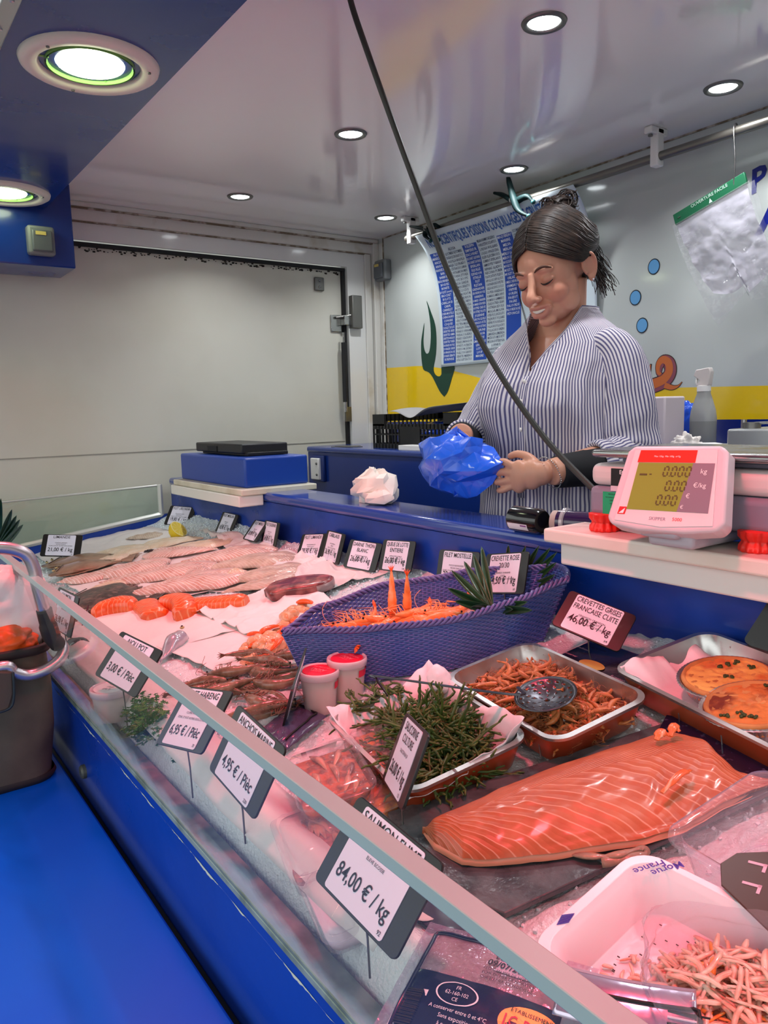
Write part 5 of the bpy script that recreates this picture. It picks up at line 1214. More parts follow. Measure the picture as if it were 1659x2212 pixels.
# lidded tubs of sauce
milky = M('milky_plastic', rgb(226, 214, 216), .3, alpha=.55, coat=.3); lidp = M('lid_clear', rgb(232, 210, 216), .25, alpha=.8, coat=.4)
sauce = M('aioli_sauce', rgb(222, 200, 172), .5, var=(90, rgb(150, 120, 96), .6, .72)); redl = M('red_label', rgb(214, 24, 58), .4); redd = M('pink_print', rgb(248, 150, 160), .5)
def pot(px, label, lidlab, lines, r=.0285, h=.058, rot=0, lab_m=redl, ink=redd, body=True, tilt=(0, 0)):
    b = ice(*px); T = Matrix.Translation((b.x, b.y, icez(b.y) - .002)) @ Matrix.Rotation(tilt[0], 4, 'X') @ Matrix.Rotation(tilt[1], 4, 'Y') @ Matrix.Rotation(rot, 4, 'Z')
    t = thing('sauce_tub', label, 'tub', T=T)
    MB().lathe([(r * .78, 0), (r * .80, .002), (r * .95, h - .008), (r * .95, h - .004)], 40, cap=(True, False)).build('cup', milky, t, sharp=60)
    MB().lathe([(r * .74, .002), (r * .90, h - .012)], 36).build('sauce', sauce, t, sharp=60)
    MB().lathe([(r * .97, h - .008), (r * 1.04, h - .007), (r * 1.06, h), (r * 1.03, h + .003), (r * .98, h + .0035), (r * .93, h + .001), (.001, h + .001)], 44, cap=(False, True)).build('lid', lidp, t, sharp=0)
    MB().lathe([(r * .84, h + .0012), (r * .84, h + .0022), (.001, h + .0022)], 40, cap=(False, True)).build('lid_label', lab_m, t, sharp=50)
    q = MB(); q.fixn = False
    for k, (s, sz_) in enumerate(lines): text_to(q, s, sz_, Matrix.Translation((0, .006 - k * .009, h + .0028)), maxw=r * 1.3)
    q.build('lid_lettering', ink, t, smooth=False)
    if body:
        MB().rings([[Vector((rr * math.cos(a), rr * math.sin(a), z)) for a in [PI * 1.0 + PI * 1.1 * j / 30 for j in range(31)]] for rr, z in ((r * .905 + .001, h * .62), (r * .945 + .001, h * .80))], False).build('band', lab_m, t)
        MB().rings([[Vector((rr * math.cos(a), rr * math.sin(a), z)) for a in [PI * 1.55 + PI * .35 * j / 12 for j in range(13)]] for rr, z in ((r * .81 + .0012, h * .12), (r * .895 + .0012, h * .60))], False).build('side_label', M('cup_print', rgb(206, 196, 196), .5, var=(180, rgb(110, 90, 96), .5, .56)), t)
pot((692, 1530), 'nearer of the two aioli tubs with red lids', 0, [('LA SAUCE', .004), ('AIOLI', .010), ('TOUT EN AIL', .0055)], rot=PI + .4)
pot((752, 1502), 'farther aioli tub with a red lid, against the basket', 0, [('LA SAUCE', .004), ('AIOLI', .010), ('TOUT EN AIL', .0055)], rot=PI + .1)
pot((243, 1548), 'white-lidded tub behind the glass before the AIOLI POT sign', 0, [("L'ail", .009), ("d'ici", .008), ('Maison', .006)], r=.030, h=.048, rot=PI + .6, lab_m=M('lid_white', rgb(236, 222, 224), .4), ink=inkm, body=False)
# clear tubs of marinated anchovies
ctub = clear('clear_tub', (.97, .95, .96), .06, .05, .10, (.93, .88, .92)); marr = M('marinade', rgb(206, 92, 50), .25, var=(70, rgb(120, 44, 26), .42, .6), coat=.6, bump=(70, .8, .004), rvar=(40, .1, .4))
marp = M('marinade_pink', rgb(196, 110, 92), .25, var=(60, rgb(110, 66, 74), .4, .62), coat=.6, bump=(60, .8, .004)); mary = M('marinade_gold', rgb(222, 140, 44), .25, var=(80, rgb(150, 70, 24), .45, .62), coat=.6, bump=(70, .7, .003))
ancm = M('anchovy', rgb(214, 150, 120), .22, .1, var=(40, rgb(120, 70, 70), .45, .62), coat=.5)
def ctubf(c_, w, d, H, yaw, label, fill, dz=0, tilt=0, n=7, seed=0, lidz=True, name='anchovy_tub'):
    T = onslope((c_[0], c_[1], icez(c_[1])), yaw, dz, rx=tilt); t = thing(name, label, 'tub', T=T, group=None)
    def rr(s, z, g=0): return [Vector((p[0], p[1], z)) for p in rrect(w * s + g, d * s + g, .014 * s, 5)]
    MB().rings([rr(.86, 0), rr(.90, .002), rr(.94, H * .5), rr(.96, H - .004)], True, (True, False)).build('body', ctub, t, sharp=50)
    MB().rings([rr(.83, .002), rr(.89, H * .55), rr(.86, H * .62), rr(.5, H * .66)], True, (True, True)).build('contents', fill, t, sharp=0)
    rn = random.Random(seed)
    q = MB()
    for k in range(n):
        a = rn.uniform(-.5, .5); x, y = rn.uniform(-.3, .3) * w, rn.uniform(-.32, .32) * d; L = rn.uniform(.25, .4) * w
        q.tube(catmull([(x - L / 2 * math.cos(a), y - L / 2 * math.sin(a), H * .66), (x, y + .003, H * .75), (x + L / 2 * math.cos(a), y + L / 2 * math.sin(a), H * .66)], 4), [.001, .003, .004, .0045, .0045, .004, .003, .002, .0008], 6, flat=.6)
    o = q.build('fillets', ancm, t, sharp=0); o['kind'] = 'stuff'
    if lidz:
        l = MB().rings([rr(.97, H - .005, .001), rr(1.0, H - .004, .002), rr(1.0, H, .002), rr(.95, H + .0015), rr(.90, H + .001), rr(.86, H - .002), rr(.8, H + .004), rr(.3, H + .005)], True, (False, True)); l.build('lid', ctub, t, sharp=60)
fa = lambda *p: (ice(*p).x, ice(*p).y)
ctubf((-.715, .425), .118, .088, .026, -.30, 'upper clear tub of red marinated anchovies, lid with cling film', marr, .018, .0, 8, 1)
ctubf((-.700, .440), .122, .098, .022, -.22, 'clear tub of marinated anchovies underneath the red one', mary, -.003, 0, 5, 2)
ctubf((-.738, .515), .105, .080, .026, -.42, 'clear tub of golden marinated fish beside the samphire tray', mary, .002, .08, 8, 3)
ctubf((-.650, .372), .115, .085, .026, -.28, 'clear tub of anchovies seen through the front glass', marp, -.004, 0, 8, 4)
ctubf((-.565, .350), .10, .075, .022, -.25, 'empty looking clear tub left of the SAUMON FUME sign', M('tub_ice', rgb(226, 210, 220), .4), -.006, 0, 0, 5)
P_ = ice(765, 1740, .0)
t = thing('round_sauce_tub', 'round orange sauce tub just behind the glass edge', 'tub', (P_.x, P_.y, icez(P_.y)))
MB().lathe([(.026, 0), (.031, .022), (.033, .023), (.033, .0245), (.030, .0245)], 40, cap=(True, False)).build('cup', ctub, t, sharp=50)
MB().lathe([(.025, .001), (.029, .018), (.001, .019)], 36, cap=(True, True)).build('sauce', M('orange_sauce', rgb(232, 122, 24), .2, coat=.5), t, sharp=50)
# navy vacuum packs near the prawns
vac = M('vac_pack_film', rgb(88, 84, 118), .15, alpha=.75, coat=.8, bump=(35, .7, .004))
def vpack(label, quad, m, th=.006, seed=0):
    Q = [ice(*p) for p in quad]; c = sum(Q, Vector()) / 4
    t = thing('vacuum_pack', label, 'pack', c)
    def f(u, v):
        p = (Q[0] * (1 - u) + Q[1] * u) * (1 - v) + (Q[3] * (1 - u) + Q[2] * u) * v
        e = (math.sin(PI * u) * math.sin(PI * v)) ** .3
        return Vector((p.x, p.y, icez(p.y) + .003 + th * e + .002 * nz(u * 6, v * 6, seed, 1, 3))) - c
    MB().grid(f, 30, 24).build('film', m, t, sharp=0, solid=.0005); return t, f
t, f = vpack('dark vacuum pack with a black line, under the raw prawns', [(560, 1585), (640, 1520), (705, 1552), (620, 1625)], vac, .006, 2)
P = [f(.1 + .8 * u, .82) + Vector((0, 0, .002)) for u in [k / 12 for k in range(13)]] + [f(.9, .82 - .6 * k / 6) + Vector((0, 0, .002)) for k in range(1, 7)]
MB().tube(catmull(P, 3), .0016, 5).build('black_line', blackm, t, sharp=0)
# ice mound under the prawns
P_ = ice(620, 1530)
o = MB().ball((.045, .05, .028), seg=40, ring=24); o.v = [tuple(Vector(p) * (1 + .06 * nz(p[0] * 40, p[1] * 40, p[2] * 40, 1) + .02 * nz(p[0] * 200, p[1] * 200, p[2] * 200, 1))) for p in o.v]
o = o.build('ice_mound', icem, sharp=0); o.location = (P_.x - .02, P_.y - .0, icez(P_.y) - .012); tag(o, 'mound of crushed ice beside the raw prawns', 'ice', kind='stuff')
# parsley
par = M('parsley', rgb(84, 142, 62), .5, var=(60, rgb(50, 108, 46), .4, .62), sss=.1)
def parsley(px, label, n, R, seed, H=.03):
    b = ice(*px); rn = random.Random(seed); q = MB(); st = MB()
    for k in range(n):
        a = rn.random() * 6.3; el = rn.uniform(.1, 1.3); L = R * rn.uniform(.5, 1.0); d = Vector((math.cos(a) * math.cos(el) * 1.25, math.sin(a) * math.cos(el) * .6, math.sin(el) * H / R))
        e = d * L; st.tube([Vector((0, 0, 0)), e * .6 + Vector((0, 0, .003)), e], [.0008, .0007, .0005], 4)
        for j in range(9):
            a2 = rn.random() * 6.3; c_ = e + Vector((rn.uniform(-1, 1), rn.uniform(-1, 1), rn.uniform(-.6, 1))) * .006
            w_ = rn.uniform(.003, .0055); nx = Vector((math.cos(a2), math.sin(a2), rn.uniform(-.5, .5))).normalized(); ny = nx.cross(Vector((rn.uniform(-.4, .4), rn.uniform(-.4, .4), 1))).normalized()
            pts = [c_ + (nx * math.cos(th) + ny * math.sin(th)) * w_ * (1.0 if i % 2 == 0 else .45) for i, th in enumerate([2 * PI * i / 10 for i in range(10)])]
            q.add([c_ + nx.cross(ny) * .001] + pts, [(0, 1 + i, 1 + (i + 1) % 10) for i in range(10)])
    t = thing('parsley_bunch', label, 'parsley', (b.x, b.y, icez(b.y)))
    q.fixn = False; q.build('leaves', par, t, smooth=False); st.build('stems', par, t, sharp=0)
parsley((322, 1590), 'big bunch of green parsley behind the glass', 90, .058, 1, .060)
parsley((410, 1640), 'few sprigs of parsley under the FILET HARENG sign', 14, .040, 2, .014)
parsley((155, 1420), 'small parsley sprig beside the grey bag', 10, .035, 3, .02)
# white fish crate with salad remains
wt = M('white_crate', rgb(244, 240, 244), .3, coat=.2); pur = M('crate_print', rgb(72, 50, 160), .5)
c0 = (-.283, .470); T = onslope((c0[0], c0[1], icez(c0[1])), .03, -.004); t = thing('white_fish_tray', 'white plastic tray printed in violet with remains of seafood salad', 'tray', T=T)
w, d, H = .195, .150, .050
def rr(s, z, g=0): return [Vector((p[0], p[1], z)) for p in rrect(w * s + g, d * s + g, .026 * s, 7)]
MB().rings([rr(.82, 0), rr(.88, H - .01), rr(.96, H - .012), rr(1, H - .012), rr(1, H - .002), rr(.985, H), rr(.90, H), rr(.87, H - .006), rr(.855, H - .008), rr(.80, .008), rr(.74, .004)], True, (True, True)).build('body', wt, t, sharp=35, bevel=.001)
q = MB(); q.fixn = False
for s, x, y, a, z_ in (('Morue', -.066, .0675, -.45, .0105), ('France', -.078, .0600, -.45, .0105), ('Mor', .066, .068, -.35, .012), ('Fr', .048, .066, -.35, .012), ('C', .030, .0685, -.35, .012)):
    text_to(q, s, z_, Matrix.Translation((x, y, H + .0004)) @ Matrix.Rotation(a - PI / 2, 4, 'Z'), bold=.01)
for k in range(9): q.tube([(-.0955 + .0004 * k, -.03 - .0012 * k, H + .0006), (-.089 + .0003 * k, -.022 - .0012 * k, H + .0006)], .0004, 4)
q.build('violet_lettering', pur, t, smooth=False)
salm = M('salad_shreds', rgb(226, 160, 136), .3, var=(70, rgb(240, 208, 184), .4, .6), coat=.4, sss=.2); salo = M('carrot_shred', rgb(244, 150, 70), .3, coat=.3); seas = M('salad_film', rgb(246, 196, 186), .2, coat=.5, alpha=.75)
def shreds(name, label, T, n, fn, seed, L=(.012, .03), parent=None):
    rn = random.Random(seed); q = MB()
    for k in range(n):
        x, y, z = fn(rn); a = rn.random() * 6.3; l = rn.uniform(*L); b = rn.uniform(-.4, .4)
        p = [Vector((x - l / 2 * math.cos(a), y - l / 2 * math.sin(a), z)), Vector((x + .004 * b, y + .004 * b, z + .003 * rn.random())), Vector((x + l / 2 * math.cos(a + b), y + l / 2 * math.sin(a + b), z + rn.uniform(-.002, .003)))]
        r = rn.uniform(.0009, .0019); q.tube(catmull(p, 3), [r * .8] + [r * 1.3] * 5 + [r * .7], 5, mat=1 if rn.random() < .07 else 0, flat=.5)
    o = q.build(name, [salm, salo], parent, sharp=0)
    if parent is None: o.matrix_world = T; tag(o, label, 'salad', kind='stuff')
    return o
shreds('seafood_salad', 'shreds of pink seafood salad left in the white tray', T, 520, lambda r: (lambda u, v: (.075 - .10 * u * u, .055 - .07 * v * v, .006 + .014 * (1 - u) * r.random()))(r.random(), r.random()), 4)
shreds('salad_scraps', 'thin smears of seafood salad along the left of the white tray', T, 110, lambda r: (lambda u: (-.065 + .11 * u + r.uniform(-.01, .01), .045 - .09 * abs(u - .5) + r.uniform(-.05, .01), .0055))(r.random()), 5, (.006, .018))
q = MB(); rn = random.Random(9)
for k in range(60): q.box(.0022, .0008, .0006, (rn.uniform(-.07, .07), rn.uniform(-.052, .052), .0058), T=Matrix.Identity(4))
o = q.build('herb_flecks', M('herb_fleck', rgb(60, 64, 60), .5)); o.matrix_world = T; tag(o, 'dark herb flecks in the white tray', 'herbs', kind='stuff')
# clear bag of salad in the corner of the tray
P_ = ice(1640, 2190, .030); T2 = onslope((P_.x, P_.y, icez(P_.y)), .2, .012)
t = thing('salad_bag', 'open clear bag of seafood salad at the bottom right corner', 'bag', T=T2)
bgm = clear('salad_bag_film', (.96, .93, .97), .05, .06, .12, (.80, .74, .84), bump=(38, .9))
def bgf(u, v):
    a = u * 2 * PI; r = .078 * (1 - .15 * v) * (1 + .10 * nz(math.cos(a) * 2, math.sin(a) * 2, v * 3, 1, 3)); return (r * math.cos(a) * 1.0, r * math.sin(a) * .85, .005 + .062 * v + .012 * v * math.sin(a * 2 + .8))
MB().grid(bgf, 60, 20).build('film', bgm, t, sharp=0)
o = shreds('contents', '', T2, 700, lambda r: (lambda a, k: (.066 * k * math.cos(a), .055 * k * math.sin(a), .008 + .034 * (1 - k * k) * r.random() + .006))(r.random() * 6.3, math.sqrt(r.random())), 6, (.016, .036), parent=t); o['kind'] = 'stuff'
# clear ribbed tray with brown tongs
cc = (-.285, .625); T = onslope((cc[0], cc[1], icez(cc[1])), -.10, .002); t = thing('clear_ribbed_tray', 'clear ribbed plastic tray, empty, at the right edge', 'tray', T=T)
w, d, H = .165, .140, .048; N_ = 28
def rb(s, z, rib=0):
    P = rrect(w * s, d * s, .020, 8); out = []
    for i, p in enumerate(P): out.append(Vector((p[0] * (1 + rib * (i % 2)), p[1] * (1 + rib * (i % 2)), z)))
    return out
def rsub(s, z, rib):
    P = rrect(w * s, d * s, .020, 8); P2 = []
    for i in range(len(P)):
        a, b = Vector((*P[i], 0)), Vector((*P[(i + 1) % len(P)], 0)); n = 8 if (b - a).length > .02 else 1
        for k in range(n): P2.append(a.lerp(b, k / n))
    return [Vector((p.x * (1 + rib * (i % 2) * .02), p.y * (1 + rib * (i % 2) * .02), z)) for i, p in enumerate(P2)]
MB().rings([rsub(.80, 0, 0), rsub(.84, .004, 1), rsub(.92, H - .008, 1), rsub(.93, H - .003, 0), rsub(1.03, H - .002, 0), rsub(1.04, H - .006, 0)], True, (True, False)).build('body', clear('clear_tray', (.95, .94, .96), .05, .06, .16, (.82, .76, .86)), t, sharp=0)
q = MB()
for k in range(6):
    r = .012 + .009 * k; q.tube([(r * math.cos(a), r * math.sin(a) * .9, .003) for a in [2 * PI * j / 40 for j in range(41)]], .0012, 5, cap=False)
q.build('floor_ribs', MATS['clear_tray'], t, sharp=0)
P_ = ice(1660, 1885, .060); brn = M('brown_plastic', rgb(66, 46, 36), .35)
t = thing('slotted_tongs', 'brown slotted serving tongs over the clear tray', 'tongs', T=onslope((P_.x + .012, P_.y, icez(P_.y)), -.35, .050, rx=.1))
q = MB(); outl = [(-.050, .006), (-.038, .026), (.06, .030), (.06, -.028), (-.030, -.026), (-.048, -.012)]
q.prism(outl, 0, .002); q.build('blade', brn, t, smooth=False, bevel=.0006)
q = MB()
for x, y, a in ((-.030, .008, .6), (-.016, -.010, .6), (-.006, .012, .6), (.008, -.006, .6), (.02, .014, .6)):
    T3 = Matrix.Translation((x, y, .0022)) @ Matrix.Rotation(a, 4, 'Z'); q.box(.014, .0025, .0006, (0, .003, 0), T=T3); q.box(.0025, .009, .0006, (.006, 0, 0), T=T3)
q.build('slots', M('slot_light', rgb(206, 180, 196), .5), t, smooth=False)
# navy printed vacuum pack in the foreground
nb = M('pack_navy', rgb(20, 26, 58), .22, coat=.6, bump=(30, .3, .002)); gold = M('pack_gold', rgb(206, 170, 80), .35, .3); pfilm = M('pack_film', rgb(176, 160, 186), .12, .3, alpha=.55, coat=1.0, bump=(40, 1.0, .006))
T = onslope((-.376, .338, icez(.338)), .42, .016, rx=.06, s=.92)
t = thing('smoked_fish_pack', 'navy and clear vacuum pack of smoked fish in the foreground corner', 'pack', T=T)
def pk(u, v, o=0): 
    e = (math.sin(PI * min(1, max(0, u))) * math.sin(PI * min(1, max(0, v)))) ** .35
    return ((u - .5) * .140, v * .105 - .030, .002 + .012 * e + .0008 * nz(u * 8, v * 8, 2, 1, 3) + o)
MB().grid(lambda u, v: pk(-.06 + u * 1.12, -.06 + v * 1.12, .0012), 50, 44).build('film', pfilm, t, sharp=0)
MB().grid(lambda u, v: pk(.06 + .88 * u, .06 + .88 * v, 0), 30, 26).build('fish', M('smoked_fillet', rgb(206, 168, 140), .4, var=(40, rgb(176, 120, 86), .45, .65), bump=(60, .6, .002)), t, sharp=0)
MB().grid(lambda u, v: pk(.04 + .92 * u, .03 + .52 * v, .0016), 30, 20).build('printed_band', nb, t, sharp=0)
MB().grid(lambda u, v: pk(.52 + .36 * u, .70 + .22 * v, .0017), 10, 8).build('printed_band', M('pack_clear_print', rgb(190, 176, 196), .3), t, sharp=0)
P = [pk(.05, .03 + .9 * k / 10, .0022) for k in range(11)] + [pk(.05 + .9 * k / 10, .95 - .02 * k / 10, .0022) for k in range(1, 11)]
MB().tube(catmull(P, 3), .0018, 6).build('seam', nb, t, sharp=0)
def ontop(q, tmp, mat=0, o=.0026):
    q.add([pk(p[0] / .140 + .5, (p[1] + .030) / .105, o) for p in tmp.v], tmp.f, mat)
def ptx(q, s, sz_, x, y, a=0, mat=0, mw=None, o=.0026, bold=.0):
    m_ = MB(); text_to(m_, s, sz_, Matrix.Translation((x, y, 0)) @ Matrix.Rotation(a, 4, 'Z'), maxw=mw, bold=bold); ontop(q, m_, mat, o)
m_ = MB(); m_.add([(.026 * math.cos(a), .015 * math.sin(a), 0) for a in [2 * PI * k / 36 for k in range(36)]] + [(0, 0, 0)], [(k, (k + 1) % 36, 36) for k in range(36)], T=Matrix.Translation((.046, .006, 0)))
q = MB(); q.fixn = False; ontop(q, m_, 0, .0021); q.build('gold_emblem', gold, t, smooth=False)
q = MB(); q.fixn = False
ptx(q, 'J.C. DAVID', .012, .046, .002, 0, 0, .044, bold=.02); q.build('emblem_lettering', M('red_ink', rgb(186, 40, 60), .4), t, smooth=False)
q = MB(); q.fixn = False
ptx(q, 'ETABLISSEMENTS', .0048, .046, .0135, 0, 0, .036); ptx(q, 'La Qualité', .0048, .046, -.0055, 0, 0, .03)
ptx(q, 'LOT 186', .0070, .012, .055, 0, 0, None, bold=.02); ptx(q, '09/07/2022', .0085, .014, .047, 0, 0, .045, bold=.02)
for k in range(3): ptx(q, 'PECHE EN MER DE NORVEGE'[k:], .0038, .016, .042 - k * .0045, 0, 0, .045)
q.build('dark_lettering', inkm, t, smooth=False)
q = MB(); q.fixn = False
ptx(q, 'FR', .0045, -.018, .016); ptx(q, '62-160-102', .0045, -.018, .011); ptx(q, 'CE', .0045, -.018, .006)
for k in range(4): ptx(q, ('A conserver entre 0 et 4°C', 'Sans exposition', 'à consommer', 'après ouverture')[k], .0046, -.012, -.003 - k * .006, 0, 0, .05)
m_ = MB()
for k in range(40):
    a = 2 * PI * k / 40; b = 2 * PI * (k + 1) / 40; m_.add([(-.018 + r * 1.5 * math.cos(t_), .0125 + r * .8 * math.sin(t_), 0) for r, t_ in ((.0115, a), (.0115, b), (.0125, b), (.0125, a))], [(0, 1, 2, 3)])
ontop(q, m_); q.build('white_lettering', M('pack_white', rgb(224, 222, 232), .4), t, smooth=False)
q = MB(); m_ = MB(); m_.bx((-.066, -.026, 0), (-.043, .010, .0001)); ontop(q, m_, 0, .0022); q.build('barcode_panel', MATS['pack_white'], t, smooth=False)
q = MB(); m_ = MB(); y = -.024
while y < .008: h_ = random.choice((.0004, .0008, .0012)); m_.bx((-.064, y, 0), (-.046, y + h_, .0001)); y += h_ + random.choice((.0005, .0009))
ontop(q, m_, 0, .0030); q.build('barcode', inkm, t, smooth=False)
# foil edge strip standing in front of the white tray
e0, e1 = ice(1212, 2085, .050), ice(1512, 2140, .052); em = (e0 + e1) / 2; Lw = (e1 - e0).length; exd = (e1 - e0).normalized(); eyd = Vector((exd.y * -1, exd.x, -.25)).normalized(); eyd = (eyd - exd * eyd.dot(exd)).normalized()
t = thing('silver_pack_edge', 'pack with a shiny silver edge leaning on the white tray', 'pack', T=basis(em, exd, eyd, exd.cross(eyd)))
MB().grid(lambda u, v: ((u - .5) * Lw * (1 - .05 * v), -.030 * (1 - v) - .004 * math.sin(PI * u), -.020 * (1 - v) ** 1.5), 30, 8).build('card', M('pack_silver', rgb(206, 196, 216), .16, .8, coat=.5, bump=(16, .35, .003)), t, solid=.001, sharp=0)
MB().tube(catmull([((u - .5) * Lw, -.0155 - .004 * math.sin(PI * u), -.0058) for u in [k / 16 for k in range(17)]] + [(.52 * Lw, -.028, -.012)], 2), .0013, 6).build('dark_rim', blackm, t, sharp=0)
q = MB()
for k in range(4): q.bx((.028, -.020 - .0035 * k, -.0080 - .0022 * k), (.028 + (.018 if k % 2 else .026), -.0182 - .0035 * k, -.0074 - .0022 * k), mat=k % 2)
q.build('print', [blackm, MATS['pack_white']], t, smooth=False)
# dark printed pack behind the shrimp tray
T = onslope((-.655, .835, icez(.835)), -.10, .010); t = thing('dark_printed_pack', 'dark printed pack with a yellow oval behind the shrimp tray', 'pack', T=T)
MB().grid(lambda u, v: ((u - .5) * .16, (v - .5) * .12, .002 + .007 * (math.sin(PI * u) * math.sin(PI * v)) ** .4), 24, 18).build('film', M('pack_dark', rgb(30, 28, 42), .2, coat=.8, bump=(30, .8, .004)), t, sharp=0, solid=.001)
q = MB(); q.add([(.022 * math.cos(a) - .01, .011 * math.sin(a) - .015, .0105) for a in [2 * PI * k / 30 for k in range(30)]], [tuple(range(30))]); q.build('yellow_oval', gold, t, smooth=False)
q = MB(); q.fixn = False
for k in range(7): text_to(q, ('SAUMON FUME', 'La qualité', 'tradition', 'Ingrédients', 'conserver', 'Fumaison', 'FRANCE')[k], .0065, Matrix.Translation((.045 if k % 2 else -.055, .035 - k * .012, .0112)) @ Matrix.Rotation(.0, 4, 'Z'))
q.build('lettering', M('pack_pink_ink', rgb(190, 150, 170), .4), t, smooth=False)

# smooth sheet along the inside of the front glass
def frs(u, v):
    x = -1.95 + u * 1.46; y = .324 + v * .075; return (x, y, icez(y) + .003 + .026 * math.exp(-((y - .350) / .026) ** 2) + .005 * abs(nz(x * 5, y * 9, 2, 1, 3)) + .010 * nz(x, y, 1, 3.2))
o = MB().grid(frs, 200, 14).build('white_paper', paperw, sharp=0, solid=.0005); tag(o, 'long wet white sheet along the inside of the front glass', 'paper', 'white papers under the fish')
# ================================================================== things on the shelves
# white boards carrying the scale
o = MB().bx((-.803, .868, -.206), (.60, .965, -.185)).build('white_board', M('cutting_board', rgb(230, 222, 212), .42, var=(7, rgb(214, 198, 184), .45, .7), bump=(200, .15, .0004)), bevel=.004, bseg=3); tag(o, 'upper white cutting board carrying the electronic scale', 'board')
o = MB().bx((-.782, .884, -.2405), (.60, .944, -.2064)).build('white_board', M('cutting_board_low', rgb(222, 220, 216), .45, bump=(200, .15, .0004)), bevel=.003); tag(o, 'lower thick white board hanging before the blue panel under the scale', 'board')
# scale
SX, SY = -.547, .985
t = thing('electronic_scale', 'grey and white electronic shop scale with red feet on the white board', 'scale', (SX, SY, -.185))
grl = M('scale_cream', rgb(222, 210, 208), .4); grd = M('scale_grey', rgb(138, 134, 152), .4); redf = M('foot_red', rgb(226, 40, 26), .4, coat=.2); disp = M('display_shell', rgb(222, 206, 212), .35)
w, d = .46, .20; bx0, bx1 = -.20, .28
q = MB().bx((bx0, -.080, .022), (bx1, .110, .067)); q.build('lower_body', grd, t, bevel=.010, bseg=3)
q = MB().bx((bx0 + .001, -.079, .0675), (bx1 - .001, .109, .100)); q.build('upper_body', grl, t, bevel=.012, bseg=4)
MB().bx((bx0 + .04, -.055, .1005), (bx1 - .04, .08, .109)).build('platform_spacer', grd, t, bevel=.004)
MB().bx((bx0 + .010, -.088, .1095), (bx1 + .02, .11, .121)).build('weighing_plate', steel, t, bevel=.0055, bseg=3)
MB().lathe([(.004, .0), (.006, .004), (.004, .007), (.001, .008)], 16, (.12, -.04, .121)).build('level_pin', steel, t, sharp=0)
for fx, fy in ((-.176, -.072), (.056, -.072), (-.17, -.036), (.22, -.072)):
    f_ = MB(); R = []
    for r, z in ((.019, .0), (.021, .002), (.0205, .008), (.0175, .0125), (.0175, .0145), (.0215, .019), (.022, .026), (.020, .027)):
        R.append([Vector((fx + (r + .0012 * math.cos(12 * a)) * math.cos(a), fy + (r + .0012 * math.cos(12 * a)) * math.sin(a), z)) for a in [2 * PI * k / 72 for k in range(72)]])
    f_.rings(R, True, (True, True)).build('foot', redf, t, sharp=45)
    MB().tube([(fx, fy, .026), (fx, fy, .040)], .0035, 8).build('foot_bolt', steel, t)
q = MB(); q.fixn = False
sx_ = -.146
MB().bx((sx_ - .012, -.0812, .069), (sx_ + .05, -.0785, .094)).build('black_sticker', blackm, t)
MB().bx((sx_ - .012, -.0813, .0615), (sx_ + .05, -.0785, .069)).build('phone_sticker', M('sticker_pale', rgb(220, 205, 215), .5), t)
for k, (s, z_) in enumerate((('Ets PRAS', .0082), ('Balance - Bascule', .0030), ('Caisse Enregistreuse', .0030), ('Terminaux C.B.', .0030), ('Trancheurs - Hachoirs', .0030))):
    text_to(q, s, z_, Matrix.Translation((sx_ + .018, -.0816, .0865 - (.0050 + .0036 * (k - 1) if k else 0))) @ TXZ, maxw=.054, bold=.02)
q.build('white_lettering', M('text_white', rgb(240, 240, 240), .5), t, smooth=False)
q = MB(); q.fixn = False; text_to(q, 'Tél : 05 58 06', .0052, Matrix.Translation((sx_ + .018, -.0817, .0632)) @ TXZ, maxw=.056); q.build('red_lettering', redf, t, smooth=False)
MB().bx((sx_ - .026, -.0812, .0265), (sx_ + .012, -.0795, .0595)).build('green_sticker', M('sticker_green', rgb(28, 172, 112), .5), t)
q = MB(); q.fixn = False
for k, (s, z_) in enumerate((('INSTRUMENT', .0030), ('RECONNU CONFORME', .0026), ('LIMITE DE', .0032), ('VALIDITE', .0032), ('2022', .0050))): text_to(q, s, z_, Matrix.Translation((sx_ - .007, -.0816, .0555 - k * .0046)) @ TXZ, maxw=.034)
q.prism([(sx_ - .013, .029), (sx_ - .006, .029), (sx_ - .001, .036), (sx_ - .008, .036)], .0815, .0818, T=TXZ)
q.build('sticker_lettering', inkm, t, smooth=False)
# customer display leaning back on its arm
cD = (aty(1383, 978, .868) + aty(1548, 985, .862) + aty(1520, 1140, .815) + aty(1342, 1105, .818)) / 4
TD = Matrix.Translation(cD - Vector(t.location)) @ Matrix.Rotation(math.radians(10), 4, 'Z') @ Matrix.Rotation(math.radians(-24), 4, 'X') @ Matrix.Rotation(math.radians(-1), 4, 'Y')
wt_, wb_, hh = .128, .150, .110
outl = [(-wt_ / 2 + .008, hh / 2), (wt_ / 2 - .008, hh / 2), (wt_ / 2, hh / 2 - .008), (wb_ / 2, -hh / 2 + .010), (wb_ / 2 - .008, -hh / 2 + .001), (.03, -hh / 2 - .004), (-.03, -hh / 2 - .004), (-wb_ / 2 + .008, -hh / 2 + .001), (-wb_ / 2, -hh / 2 + .010), (-wt_ / 2, hh / 2 - .008)]
D = MB().prism(outl, -.032, .0, T=TXZ).build('display_housing', disp, t, bevel=.005, bseg=3, T=TD)
def dpanel(name, pts, m, y=.0012, y0=.0002):
    return MB().prism(pts, y0, y, T=TXZ).build(name, m, D, smooth=False)
hw = lambda z: (wt_ + (wb_ - wt_) * (.5 - z / hh)) / 2 - .012
dpanel('front_film', [(-hw(.048), .048), (hw(.048), .048), (hw(-.050), -.048), (0, -.0535), (-hw(-.050), -.048)], M('film_pink', rgb(236, 220, 222), .35))
